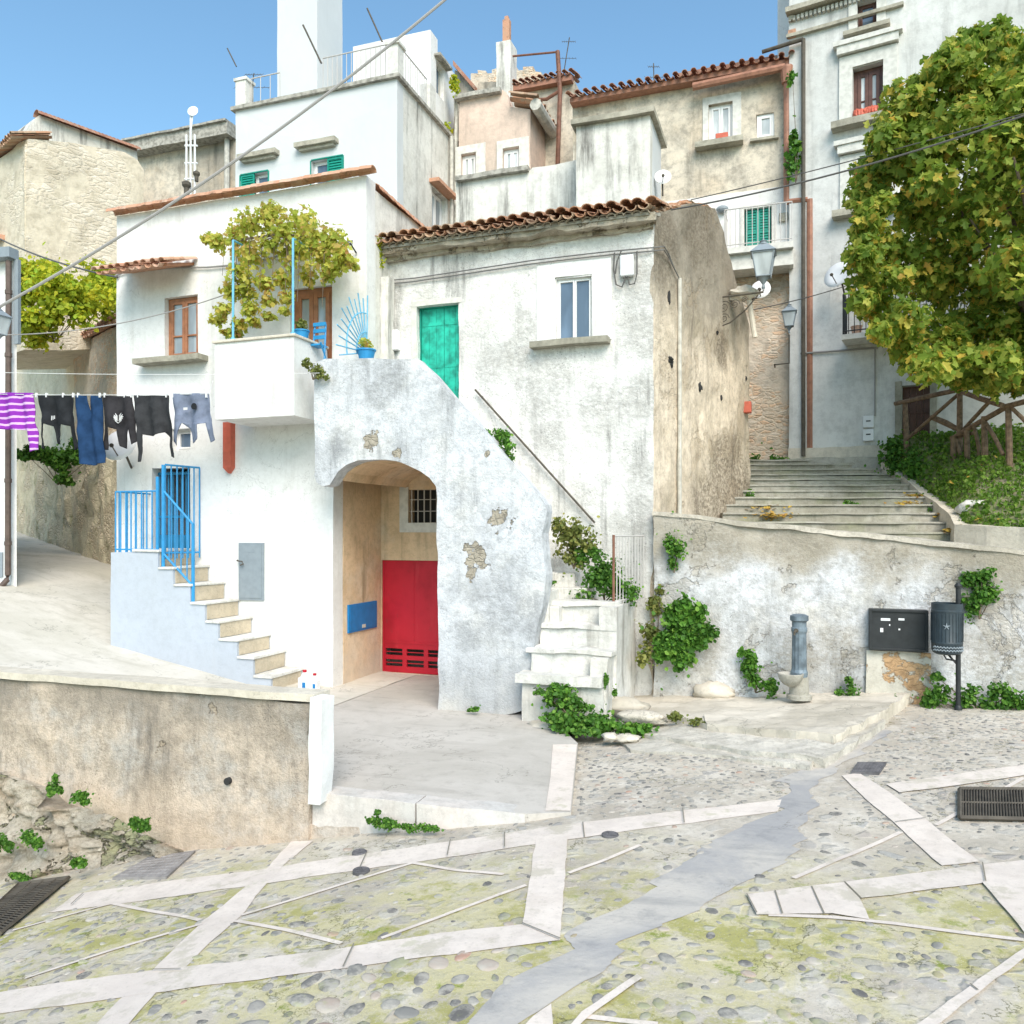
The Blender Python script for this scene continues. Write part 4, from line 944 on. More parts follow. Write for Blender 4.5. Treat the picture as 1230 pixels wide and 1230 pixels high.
m = MB(); tile_field(m, PD.P(dx0, zt + .02, .45), PD.P(dx1, zt + .02, .45), (0, 1, .3), 5, sp=.24, r=.075, L=.5, jit=.005); m.build('roof_tile', M['tile_r'], Dh)
m = MB(); m.pbox(PD, dx0, zt - .12, dx1, zt + .0, 0, .32); m.pbox(PD, dx0, zt, dx1, zt + .05, -3, .0); m.build('eaves_board', M['copper'], Dh)
m = MB(); a = PD.P(PD.hit(834, 107)[0], zt - .3, .35); b = PD.P(PD.hit(943, 100)[0], zt - .22, .35); m.tube([a, b], .1, 8)
c_ = PD.P(PD.hit(945, 100)[0], zt - .5, .3); m.lathe(c_ - V((0, 0, .1)), [(.12, 0), (.17, .35), (.17, .4)], 10)
g_ = PD.P(*PD.hit(945, 248), .3); m.tube([c_, g_], .075, 8); m.tube([g_, g_ + V((.5, -.1, -.05))], .075, 8); g2 = g_ + V((.55, -.1, -.05)); m.tube([g2, V((g2.x, g2.y, 4.5))], .085, 8)
m.build('gutter_pipe', M['copper'], Dh)
m = MB(); m.box(dx0, DD + .42, 3, dx1, DD + 3, zt - .15); m.build('rear_body', M['beige_old'], Dh)
q = PD.rect(936, 257, 946, 267); m = MB(); m.pbox(PD, q[0], q[1], q[2], q[3], .02, .1); m.build('meter_box', M['sill'], Dh)
# upper white terrace wall behind D
Ub = thing('white_terrace_wall', 'long low white parapet with a red edge behind the tiled eaves', 'wall', (onD(815, 640, 25).x, 25, 14))
PU = FD(25.0); z_ = PU.hit(880, 82)[1]; m = MB(); m.pbox(PU, PU.hit(815, 0)[0], 13, PU.hit(960, 0)[0], z_, -1, 0); m.build('wall', M['white'], Ub); m = MB(); m.pbox(PU, PU.hit(815, 0)[0] - .05, z_ + .001, PU.hit(960, 0)[0], z_ + .12, -1, .06); m.build('edge', M['tile_r'], Ub)
# ---- E big grey building
e0 = cw((948 - CX) / F0 * 20.5, 20.5, 0); PE = Pl(e0, RT * .872 - FW * .4897)
E = thing('grey_tall_house', 'tall grey rendered house with stone-framed brown windows behind the leafy tree', 'house', (e0.x, e0.y, 4.5))
e1_ = PE.rect(1024, 78, 1061, 143); e2 = PE.rect(1030, 1, 1053, 30); e3 = PE.rect(1025, 198, 1062, 250); e4 = PE.rect(1083, 462, 1117, 528); e5 = PE.rect(1016, 372, 1060, 408)
e3 = (e3[0], e3[1], e3[0] + (e1_[2] - e1_[0]), e3[3]); ET = 20.5
MB().poly(PE, [(0, 3), (9, 3), (9, ET), (0, ET)], [RL(e1_), RL(e2), RL(e3), RL(e4)], th=.45).build('front_wall', M['grey_plaster'], E, cut=.8, rough=.02)
m = MB(); P_ = PE.P; m.add([P_(0, 3, -.45), P_(9, 3, -.45), P_(9, 3, -7), P_(0, 3, -7), P_(0, 20, -.45), P_(9, 20, -.45), P_(9, 20, -7), P_(0, 20, -7)], [(4, 5, 6, 7), (1, 2, 6, 5), (2, 3, 7, 6), (3, 0, 4, 7)]); m.build('body', M['grey_plaster'], E)
window(E, PE, e1_, n=-.2, fm='wood_dk', gm='glass_c', fw=.09, transoms=(.42,)); window(E, PE, e2, n=-.15, fm='wood_dk', gm='glass', fw=.05, leaves=1, transoms=(.5,))
shutters(E, PE, (e3[0], e3[1], e3[2], e3[3]), n=-.1, mat='orange')
for r_ in (e1_, e3):
    s0, z0, s1, z1 = r_
    m = MB(); m.pbox(PE, s0 - .3, z0, s0, z1 + .02, 0, .05); m.pbox(PE, s1, z0, s1 + .3, z1 + .02, 0, .05); m.pbox(PE, s0 - .3, z1 + .02, s1 + .3, z1 + .32, 0, .05); m.pbox(PE, s0 - .42, z1 + .55, s1 + .42, z1 + .66, 0, .2); m.pbox(PE, s0 - .34, z1 + .35, s1 + .34, z1 + .549, 0, .16); m.build('window_surround', M['trim'], E, cut=.5, rough=.01)
    sill(E, PE, s0 - .45, s1 + .4, z0, th=.16, out=.3)
s0, z0, s1, z1 = e2; m = MB(); m.pbox(PE, s0 - .2, z0 - .15, s0, z1 + .15, 0, .04); m.pbox(PE, s1, z0 - .15, s1 + .2, z1 + .15, 0, .04); m.build('window_surround', M['trim'], E); sill(E, PE, s0 - .3, s1 + .3, z0 - .1, th=.1, out=.2)
s0, z0, s1, z1 = e1_; m = MB()
for k in range(9): m.blob(P_(s0 + .1 + k * (s1 - s0 - .2) / 8, z0 + .12, .08), (.1, .1, .13), 7, 5, .6, 5)
m.build('flowers', M['orange'], E)
# cornice strip at top-left
m = MB(); q = PE.hit(948, 22); m.pbox(PE, -.0, q[1] - .1, .12, q[1] + .0, 0, .1)
zc = PE.hit(950, 20)[1]; m.pbox(PE, -.05, zc, 2.6, zc + .12, 0, .25); m.pbox(PE, -.05, zc - .55, 2.6, zc - .47, 0, .1); m.build('cornice', M['sill'], E, cut=.4, rough=.015)
m = MB()
for k in range(26): m.pbox(PE, .0 + k * .1, zc - .16, .06 + k * .1, zc - .05, 0, .1)
m.build('dentil_course', M['asb'], E); tag(bpy.data.objects['dentil_course'])
m = MB(); m.pbox(PE, -.02, 15.3, .16, zc - .56, .0, .06); m.build('brick_quoin', M['tile_o'], E)
for u0, u1, mt in ((966, 969, 'iron'),):
    a, b = PE.hit(u0, 60), PE.hit(u1, 546); m = MB(); m.tube([P_(a[0], PE.hit(966, 50)[1], .12), P_(a[0], 4.6, .12)], .05, 8); m.tube([P_(a[0] - 1.0, PE.hit(966, 50)[1] - .03, .12), P_(a[0], PE.hit(966, 50)[1], .12)], .05, 8); m.build('downpipe', M['iron'], E)
m = MB(); m.tube([PE.P(*PE.hit(962, 425), .04), PE.P(*PE.hit(1055, 418), .04)], .025, 6); m.tube([PE.P(*PE.hit(1051, 418), .04), PE.P(*PE.hit(1051, 500), .04)], .02, 6); m.build('wall_cable', M['cable_l'], E)
# balcony of E
s0, z0, s1, z1 = e5; m = MB(); m.pbox(PE, s0, z0 - .12, s0 + 3, z0, 0, .8); bs = m.build('balcony_slab', M['trim'], E)
railing(bs, P_(s0 + .03, z0, .76), P_(s0 + 2.9, z0, .76), .95, .12, 'black_metal'); railing(bs, P_(s0 + .03, z0, .05), P_(s0 + .03, z0, .72), .95, .12, 'black_metal')
for k in range(4):
    m = MB(); m.lathe(P_(s0 + .3 + k * .45, z0 + .002, .5), [(.09, 0), (.13, .2), (.14, .22)], 10); m.build('flower_pot', M['tile_o'], bs)
# lower door and utility boxes
s0, z0, s1, z1 = e4; m = MB(); nb = 4; wq = (s1 - s0) / nb
for k in range(nb): m.pbox(PE, s0 + k * wq + .004, z0, s0 + (k + 1) * wq - .004, z1, -.3, -.25)
for f in (.2, .5, .8): m.pbox(PE, s0 + .02, z0 + (z1 - z0) * f, s1 - .02, z0 + (z1 - z0) * f + .06, -.25, -.23)
m.build('door', M['wood_dk'], E)
m = MB(); m.pbox(PE, s0 - .14, z0, s0, z1 + .1, 0, .05); m.pbox(PE, s1, z0, s1 + .14, z1 + .1, 0, .05); m.build('door_frame', M['sill'], E)
for v0, v1 in ((500, 514), (516, 530)):
    q = PE.rect(1037, v0, 1050, v1); m = MB(); m.pbox(PE, q[0], q[1], q[2], q[3], .0, .1); bx_ = m.build('meter_box', M['plastic_w'], E, bevel=.01); m = MB(); m.pbox(PE, (q[0] + q[2]) / 2 - .05, (q[1] + q[3]) / 2, (q[0] + q[2]) / 2 + .05, (q[1] + q[3]) / 2 + .03, .1, .105); m.build('vent', M['black_metal'], bx_)
m = MB()
for (u, v) in ((805, 358), (803, 432), (833, 466), (806, 466)): pass
# base stone patches on E
m = MB(); m.pbox(PE, 0, 3, 3.2, PE.hit(1000, 542)[1] + .1, 0, .06); m.build('plinth', M['coping_l'], E, cut=.3, rough=.03)
# E white upper left slab
Eu = thing('white_corner_block', 'narrow white strip of a building behind the top corner of the grey house', 'house', (e0.x - .3, e0.y + 1, 14))
Pz = FD(24.2); m = MB(); m.pbox(Pz, Pz.hit(934, 0)[0], 12, Pz.hit(975, 0)[0], 21.5, -2, 0); m.build('wall', M['white'], Eu); m = MB(); m.pbox(Pz, Pz.hit(932, 0)[0], 21.502, Pz.hit(975, 0)[0], 21.6, -2, .1); m.build('cap', M['tile_r'], Eu)
# ---- alley walls at left
def cwall(name, label, pts, th, mat, top_px, cat='wall', **k):
    pass
AW = thing('mossy_alley_wall', 'rough mossy stone wall climbing beside the concrete lane, behind the washing', 'wall', (-18, 17, 1.5))
a = onY(24, 640, 30); b = onY(136, 682, 20)
PAW = Pl((a.x, a.y, 0), (b.x - a.x, b.y - a.y, 0))
facade(AW, PAW, [(10, 640), (24, 645), (136, 700), (160, 720), (160, 556), (120, 552), (80, 546), (24, 543), (10, 543)], 'alley_wall', th=.8, name='wall', cut=.35, rough=.14)
AW2 = thing('upper_garden_wall', 'pale stone garden wall below the yellow-green bushes with a shed under a tiled edge', 'wall', (-18, 19, 4))
PA2 = Pl(PAW.O - PAW.N * 1.2, PAW.U)
facade(AW2, PA2, [(18, 560), (165, 560), (165, 372), (88, 410), (88, 425), (24, 415), (18, 415)], 'pale_masonry', th=.8, name='wall', cut=.35, rough=.06)
PA3 = Pl(PAW.O - PAW.N * .9, PAW.U); facade(AW2, PA3, [(89, 560), (165, 560), (165, 385), (132, 395), (89, 417)], 'brick_rub', th=.25, name='shed_wall', cut=.35, rough=.03)
o_ = PA3.pts([(85, 418), (132, 394), (150, 385)]); m = MB(); ax = PA3.P(*o_[0], .25); bx = PA3.P(*o_[2], .25); tile_field(m, ax, bx, V((0, 0, .4)) - PA3.N, 3, sp=.24, r=.11, L=.45); m.build('shed_tile', M['tile_o'], AW2)
o_ = PA2.pts([(18, 433), (88, 432)]); m = MB(); m.tube([PA2.P(*o_[0], .06), PA2.P(*o_[1], .06)], .06, 6); m.build('ledge', M['coping'], AW2)
# ================================================================= GROUND
def inpoly(x, y, P):
    c = False; n = len(P); j = n - 1
    for i in range(n):
        xi, yi = P[i][0], P[i][1]; xj, yj = P[j][0], P[j][1]
        if (yi > y) != (yj > y) and x < (xj - xi) * (y - yi) / (yj - yi + 1e-12) + xi: c = not c
        j = i
    return c
G = lambda L, dz=0, f=zs: [onG(u, v, f, dz) for u, v in L]
def grid(f, x0, x1, y0, y1, st, keep=None, dz=0):
    m = MB(); nx = int((x1 - x0) / st) + 1; ny = int((y1 - y0) / st) + 1; idx = {}
    for j in range(ny + 1):
        for i in range(nx + 1):
            x = x0 + i * st; y = y0 + j * st; idx[i, j] = len(m.v); m.v.append(V((x, y, f(x, y) + dz)))
    for j in range(ny):
        for i in range(nx):
            if keep is None or keep(x0 + (i + .5) * st, y0 + (j + .5) * st):
                m.f.append((idx[i, j], idx[i + 1, j], idx[i + 1, j + 1], idx[i, j + 1]))
    return m
def ground_mat():
    t = NT('mossy_cobble_mortar', .93, .15)
    big = t.noise(.5, 9, .65, dist=.6); med = t.noise(2.4, 9, .7); fin = t.noise(20, 6, .7)
    c = t.mix(t.ramp(big, .38, .66), (.54, .485, .405), (.40, .355, .295))
    c = t.mix(t.ramp(med, .45, .68, 0, .75), c, (.68, .63, .555))
    c = t.mix(t.ramp(t.noise(5, 8, .7, t.map(loc=(3, 3, 3))), .52, .7, 0, .5), c, (.37, .34, .285))
    s = t.sep(); near = t.ramp(t.math('ADD', s[1], t.math('MULTIPLY', t.math('SUBTRACT', big, .5), 3.0)), 7.4, 5.2)
    mo = t.noise(1.15, 10, .7, t.map((1, 1, 1), (5, 2, 9)), dist=.5)
    c = t.mix(t.math('MULTIPLY', t.ramp(mo, .41, .55, 0, .9), near), c, (.52, .47, .27))
    c = t.mix(t.math('MULTIPLY', t.ramp(t.noise(2.2, 10, .72, t.map(loc=(7, 7, 1))), .5, .60, 0, .9), near), c, (.36, .34, .12))
    c = t.mix(t.math('MULTIPLY', t.ramp(t.noise(3.3, 10, .75, t.map(loc=(17, 7, 1))), .57, .64, 0, .9), near), c, (.23, .27, .055))
    wv = t.n('ShaderNodeTexNoise'); t.L(t.pos, wv.inputs[0]); wv.inputs['Scale'].default_value = 5; vv = t.mix(.08, t.pos, wv.outputs[1])
    e = t.voro(7, vv, 'DISTANCE_TO_EDGE'); sc_ = t.voro(7, vv, 'F1', 'Color'); sx = t.n('ShaderNodeSeparateXYZ'); t.L(sc_, sx.inputs[0])
    st_ = t.math('MULTIPLY', t.ramp(e, .09, .22), t.ramp(sx.outputs[0], .6, .64))
    st_ = t.math('MULTIPLY', st_, t.ramp(t.noise(.9, 4, .5, t.map(loc=(1, 9, 9))), .35, .6, .15, .7))
    c = t.mix(st_, c, t.cr(sx.outputs[1], [(0, (.36, .36, .35)), (.5, (.52, .49, .44)), (.8, (.30, .29, .29)), (1, (.55, .46, .38))]))
    c = t.mix(t.ramp(fin, .52, .72, 0, .55), c, (.25, .24, .2))
    pv = t.voro(38, None, 'F1', 'Distance'); c = t.mix(t.ramp(pv, .22, .12, 0, .4), c, (.33, .31, .28)); c = t.mix(t.math('MULTIPLY', t.ramp(t.voro(55, t.map(loc=(3, 3, 3))), .2, .1), .5), c, (.74, .71, .65))
    c = t.mix(t.math('MULTIPLY', t.crack(.6, .38), .9), c, (.13, .125, .06)); c = t.mix(t.math('MULTIPLY', t.crack(1.7, .42), .7), c, (.2, .18, .12))
    h = t.math('ADD', t.math('MULTIPLY', med, .8), t.math('ADD', t.math('MULTIPLY', fin, .4), t.math('MULTIPLY', st_, .5)))
    return t.fin(c, t.bump(h, .7, .03))
M['ground'] = ground_mat()
def cement(name, a, b, d, streak=0):
    t = NT(name, .9, .15); n1 = t.noise(.7, 9, .65, dist=.5); n2 = t.noise(4, 9, .7)
    c = t.mix(t.ramp(n1, .38, .65), a, b); c = t.mix(t.ramp(n2, .5, .72, 0, .5), c, d)
    c = t.mix(t.ramp(t.noise(28, 6, .7), .56, .72, 0, .3), c, (.25, .24, .22))
    c = t.mix(t.ramp(t.noise(1.3, 8, .65, t.map((.5, 3, 1))), .52, .7, 0, .4), c, d)
    c = t.mix(t.math('MULTIPLY', t.crack(.5, .4), .7), c, (.2, .19, .16))
    return t.fin(c, t.bump(t.math('ADD', n2, t.math('MULTIPLY', t.noise(30, 5), .4)), .4, .02))
M['patio'] = cement('patio_concrete', (.52, .485, .44), (.44, .41, .365), (.31, .285, .25))
M['ramp'] = cement('lane_concrete', (.62, .585, .52), (.53, .50, .43), (.39, .365, .3))
M['channel'] = cement('blue_grey_cement', (.36, .35, .345), (.54, .50, .445), (.20, .205, .21))
M['slab'] = cement('pale_concrete_slab', (.62, .565, .48), (.47, .425, .35), (.29, .26, .2))
def bandmat():
    t = NT('white_stone_band', .9, .15); n2 = t.noise(2.0, 9, .7)
    c = t.mix(t.ramp(n2, .42, .68), (.76, .675, .60), (.64, .56, .49)); vc = t.voro(.9, None, 'F1', 'Color'); c = t.mix(t.math('MULTIPLY', vc, .55), c, (.56, .50, .45)); c = t.mix(t.ramp(t.noise(9, 8, .7), .45, .7, 0, .4), c, (.47, .42, .37)); c = t.mix(t.ramp(t.noise(1.2, 9, .7, t.map(loc=(4, 4, 1))), .5, .7, 0, .6), c, (.63, .555, .50))
    b = t.n('ShaderNodeTexBrick')
    c = t.mix(t.ramp(t.noise(30, 6, .7), .55, .7, 0, .35), c, (.33, .31, .27)); c = t.mix(t.ramp(t.noise(1.9, 10, .72, t.map(loc=(4, 14, 1))), .54, .62, 0, .65), c, (.46, .42, .33)); c = t.mix(t.ramp(t.noise(2.6, 10, .7, t.map(loc=(14, 4, 1))), .6, .68, 0, .5), c, (.42, .41, .27))
    return t.fin(c, t.bump(t.noise(25, 6, .7), .35, .01))
M['band'] = bandmat()
def earth():
    t = NT('earth', .95, .1); n1 = t.noise(.3, 8, .6); return t.fin(t.mix(t.ramp(n1, .4, .6), (.30, .26, .19), (.16, .19, .07)), t.bump(t.noise(4, 6), .5, .05))
M['earth'] = earth()
# big ground sheet reaching the horizon (hill village on a slope)
def gh(x, y):
    a = zs(x, y) if y < 13.3 else max(zs(x, y), 0)
    if y > 13.3: a = min(a + 0, 0) - .4
    b = 0
    if y > 18: b = min((y - 18) * .55, 9) + .02 * max(0, y - 40)
    if x < -14 and y > 12: b = max(b, zr(x, y) - 1.0)
    if y < -6 or x > 12 and y < 12: b = 0
    return a - .45 + b - (.02 * max(0, -x - 20))
m = MB(); xsg = [-2500, -600, -200, -90, -60, -45] + [-36 + i * 2 for i in range(27)] + [26, 40, 70, 150, 500, 2500]
ysg = [-2500, -500, -100, -40, -20, -12, -8] + [-6 + i * 1.6 for i in range(22)] + [34, 42, 60, 120, 400, 2500]
for y in ysg:
    for x in xsg: m.v.append(V((x, y, gh(x, y))))
nx = len(xsg)
for j in range(len(ysg) - 1):
    for i in range(nx - 1): a = j * nx + i; m.f.append((a, a + 1, a + nx + 1, a + nx))
struct(m.build('ground', M['earth'], smooth=True))
# street sheet
SLAB_R = PBs
zn = lambda x, y: zs(x, y) + .012 * hnoise(V((x, y, 0)), .9, 4)
m = grid(zn, -13, 13, -7, 13.1, .16)
struct(m.build('street', M['ground'], smooth=True))
# patio slab: flat, raised above the sloping street, front edge is the kerb
kx0 = onD(397, 640, 7.35).x
g0 = lambda u, v: tuple(onG(u, v, lambda x, y: 0))[:2]
pat = [(-13.0, 7.45), (-4.6, 7.45), g0(634, 978), g0(686, 976), g0(690, 935), g0(694, 893), g0(672, 872), g0(655, 855), (-3, 14.05), (-13.0, 14.05)]
m = MB(); tr = tessellate_polygon([[V((x, y, 0)) for x, y in pat]]); npt = len(pat); m.add([V((x, y, .004)) for x, y in pat] + [V((x, y, -.4)) for x, y in pat], [tuple(t) for t in tr] + [(i, (i + 1) % npt, (i + 1) % npt + npt, i + npt) for i in range(npt)])
struct(m.build('patio', M['patio'], cut=.5, cutaxes='xy'))
m = MB(); m.sheet([V((*g0(*q), .010)) for q in [(664, 895), (693, 895), (689, 935), (685, 975), (655, 975), (661, 935)]], 0)
struct(m.build('patio_edge_band', M['band'], cut=.3, cutaxes='xy'))
# lane going up left
m = grid(zr, -32, -7.0, 7.5, 28, .4, dz=.01)
struct(m.build('lane', M['ramp'], smooth=True, rough=.015))
# parapet wall along the lane
PWt = FD(7.3); zW = 1.02
RWl = thing('lane_parapet_wall', 'long rough cement retaining wall with pale rounded coping along the left side of the street', 'wall', (-5, 7.35, -.4))
xw1 = onD(376, 640, 7.25).x
m = MB(); x0 = -12.5
m.hexa([(x0, 7.0, -2.8), (xw1, 7.2, -.6), (xw1, 7.48, -.6), (x0, 7.48, -2.8), (x0, 7.24, zW - .06), (xw1, 7.26, zW - .06), (xw1, 7.48, zW - .06), (x0, 7.48, zW - .06)])
m.build('wall', M['parapet'], RWl, cut=.14, rough=.05, rsc=1.5)
m = MB(); m.box(x0, 7.2, zW - .06, xw1 + .02, 7.52, zW + .02); m.build('coping', M['coping_l'], RWl, cut=.18, rough=.018, bevel=.02)
m = MB(); c = onD(272, 939, 7.165); m.lathe(c, [(.0, 0), (.038, 0), (.038, -.2), (.0, -.2)], 12, ax=(0, -1, 0)); m.build('drain_hole_shade', M['dark'], RWl)  # near-black disc painted for the shade inside the drain hole
m = MB(); e_ = onD(390, 640, 7.2).x
m.box(xw1 + .022, 7.12, -.05, e_, 7.36, zW + .0)
m.build('end_pier', M['white'], RWl, cut=.15, rough=.03, bevel=.02)
# bare rock under the wall
RK = thing('rock_outcrop', 'pale pebbly bedrock with moss bulging out under the cement wall', 'rock', (-7.5, 6.9, -1))
m = MB(); n1, n2 = 170, 44
for j in range(n2 + 1):
    for i in range(n1 + 1):
        f = i / n1; g = j / n2; x = -12.6 + (onD(205, 640, 6.9).x + 12.6) * f
        zt_ = onD(100, 935, 7.1).z + .12 * hnoise(V((x, 0, 0)), .8) - max(0, f - .55) * 1.5
        zb_ = zs(x, 6.6) - .15; z = zb_ + (zt_ - zb_) * g
        y = 7.12 - (1 - g) ** 1.3 * .55 * min(1, (1 - f) * 3.5 + .05) + .22 * hnoise(V((x, g * 2, 0)), 1.3, 6) + .07 * hnoise(V((x, g * 1.3, 5)), 5, 4) + .035 * hnoise(V((x, g * 1.3, 9)), 16, 3) - .12 * max(0, 1 - abs(x + 7.35 + g * .9 - .3) * 9)
        m.v.append(V((x, y, z)))
for j in range(n2):
    for i in range(n1): a = j * (n1 + 1) + i; m.f.append((a, a + 1, a + n1 + 2, a + n1 + 1))
o_ = len(m.v); 
for i in range(n1 + 1): p = m.v[n2 * (n1 + 1) + i]; m.v.append(V((p.x, 7.3, p.z - .05)))
for i in range(n1): m.f.append((n2 * (n1 + 1) + i, n2 * (n1 + 1) + i + 1, o_ + i + 1, o_ + i))
m.build('rock_face', M['rock'], RK, smooth=True)
# kerb blocks at the patio edge
KB = thing('kerb_blocks', 'low white limestone kerb of two rounded blocks at the edge of the concrete patio', 'kerb', (-3.6, 7.4, 0))
q0, q1_, q2 = onD(378, 640, 7.3).x, onD(503, 640, 7.35).x, onD(634, 640, 7.5).x
def kerb(x0, x1, y0, y1, e=0):
    m = MB(); n = 6; t0 = .03
    pts0 = []
    m.hexa([(x0, y0, -.36), (x1, y1, -.30 if not e else -.10), (x1, y1 + .27, -.2), (x0, y0 + .27, -.3), (x0, y0 + .01, .035), (x1, y1 + .01, .03 if not e else .0), (x1, y1 + .27, .03 if not e else .0), (x0, y0 + .27, .035)])
    return m.build('kerb_stone', M['curb'], KB, cut=.16, rough=.022, rsc=1.3, bevel=.035)
kerb(q0 - .0, q1_ - .01, 7.24, 7.27); kerb(q1_ + .01, q2, 7.27, 7.42, 1)
m = MB(); m.hexa([(q0 - .6, 7.1, -.9), (q1_ + .25, 7.27, -.55), (q1_ + .2, 7.6, -.5), (q0 - .6, 7.6, -.9), (q0 - .6, 7.22, -.3), (q1_ + .25, 7.3, -.27), (q1_ + .2, 7.6, -.27), (q0 - .6, 7.6, -.3)]); m.build('footing', M['parapet'], KB, cut=.15, rough=.04)
# stone bands
bands = {
 'a': [(60, 1097), (92, 1074), (200, 1059), (300, 1046), (420, 1030), (520, 1014), (690, 990), (820, 974), (940, 961), (934, 975), (820, 990), (700, 1008), (530, 1031), (420, 1047), (310, 1063), (200, 1078)],
 'b': [(350, 1010), (377, 1010), (340, 1040), (307, 1077), (290, 1100), (217, 1167), (187, 1193), (140, 1250), (98, 1250), (143, 1200), (182, 1168), (245, 1107), (293, 1067), (323, 1040)],
 'c': [(-60, 1204), (0, 1193), (180, 1167), (277, 1157), (400, 1141), (530, 1122), (627, 1112), (673, 1131), (571, 1145), (400, 1166), (200, 1192), (80, 1207), (0, 1218), (-60, 1230)],
 'd': [(644, 1006), (682, 1004), (678, 1060), (673, 1131), (627, 1112), (636, 1060)],
 'e': [(1011, 932), (1032, 929), (1049, 940), (1110, 984), (1177, 1035), (1132, 1041), (1075, 990), (1040, 962)],
 'f': [(1015, 1062), (1132, 1046), (1290, 1026), (1290, 1048), (1230, 1056), (1035, 1082)],
 'g': [(897, 1077), (960, 1069), (1014, 1062.5), (1034, 1082), (1045, 1108), (1000, 1100), (909, 1100)],
 'h': [(1063, 943), (1150, 931), (1290, 913), (1290, 926), (1170, 942), (1080, 954)],
 'i': [(1105, 1230), (1168, 1185), (1230, 1141), (1290, 1098), (1290, 1112), (1230, 1154), (1175, 1195), (1131, 1230), (1090, 1262), (1060, 1262)],
 'l': [(678, 1240), (700, 1218), (765, 1172), (771, 1177), (700, 1230), (690, 1240)],
 'n': [(1180, 1062), (1230, 1055), (1290, 1050), (1290, 1130), (1230, 1122)],
 'q': [(628, 1236), (648, 1219), (663, 1209), (663, 1238)],
}
thin = [[(15, 1119), (75, 1102), (135, 1086), (190, 1097), (247, 1108)], [(30, 1177), (130, 1145), (243, 1111)], [(290, 1100), (345, 1083), (410, 1063), (496, 1037), (550, 1045), (605, 1051)],
        [(283, 1107), (345, 1119), (410, 1134)], [(458, 1128), (545, 1096), (632, 1064)], [(683, 1050), (725, 1035), (769, 1017)], [(923, 1100), (1000, 1104), (1076, 1112), (1150, 1121), (1230, 1130)],
        [(953, 1057), (1020, 1027), (1082, 1000)], [(1124, 992), (1180, 962), (1230, 936)], [(700, 1222), (790, 1232)]]
chan = [(1048, 858), (1000, 893), (960, 930), (925, 975), (870, 1010), (790, 1058), (700, 1122), (665, 1142), (610, 1182), (545, 1250), (625, 1250), (692, 1182), (772, 1124), (870, 1078), (912, 1050), (975, 1003), (985, 975), (1008, 935), (1040, 903), (1078, 872)]
ob = []
def gsheet(name, px, mat, dz, cut=.15):
    pts = G(px, 0); m = MB(); tr = tessellate_polygon([[V((p.x, p.y, 0)) for p in pts]])
    m.add(pts, [tuple(t) for t in tr]); o = m.build(name, M[mat], cut=cut, cutaxes='xy')
    for v in o.data.vertices: v.co.z = zs(v.co.x, v.co.y) + dz + .012 * hnoise(V((v.co.x, v.co.y, 0)), .9, 4)
    return struct(o), pts
o, chanp = gsheet('cement_channel', chan, 'channel', .005, .08)
# ragged edge
for v in o.data.vertices:
    p = v.co; d = hnoise(V((p.x, p.y, 3)), 1.6, 6) * .26; v.co.x += d; v.co.y += d * .8; v.co.z = zs(v.co.x, v.co.y) + .005 + .012 * hnoise(V((v.co.x, v.co.y, 0)), .9, 4)
kd = .005
for k in 'abcdefghilnq':
    o, p = gsheet('stone_band', bands[k], 'band', kd); ob.append(p); kd += .0012
    for v in o.data.vertices: v.co.x += hnoise(V((v.co.x, v.co.y, 1)), 4, 3) * .012; v.co.y += hnoise(V((v.co.x, v.co.y, 7)), 4, 3) * .012
for L in thin:
    pts = G(L, 0); m = MB()
    for a, b in zip(pts, pts[1:]):
        d = (b - a); d.z = 0; n_ = V((-d.y, d.x, 0)).normalized() * .021
        m.add([a - n_, b - n_, b + n_, a + n_], [(0, 1, 2, 3)])
    o = struct(m.build('stone_line', M['band'], cut=.3, cutaxes='xy'))
    for v in o.data.vertices: v.co.z = zs(v.co.x, v.co.y) + .009 + .012 * hnoise(V((v.co.x, v.co.y, 0)), .9, 4)
# joints between band stones
m = MB()
for (a, b) in [((897, 1077), (909, 1100)), ((931, 1073), (940, 1101)), ((975, 1068), (990, 1101)), ((1014, 1062), (1035, 1083)), ((1075, 990), (1112, 985)), ((541, 1011), (537, 1030)), ((606, 1002), (606, 1020)), ((700, 990), (702, 1008)), ((440, 1027), (432, 1045)), ((820, 973), (822, 991)), ((425, 1137), (412, 1165)), ((182, 1168), (217, 1167)), ((85, 1089), (100, 1075)), ((1165, 1186), (1175, 1194)), ((627, 1112), (673, 1131)), ((1180, 1039), (1184, 1062))]:
    p, q = G([a, b]); d = (q - p).normalized(); n_ = V((-d.y, d.x, 0)) * .005; z_ = V((0, 0, .024))
    m.add([p - n_ + z_, q - n_ + z_, q + n_ + z_, p + n_ + z_], [(0, 1, 2, 3)])
struct(m.build('band_joint', plain('joint_dirt', (.22, .2, .16), .95)))
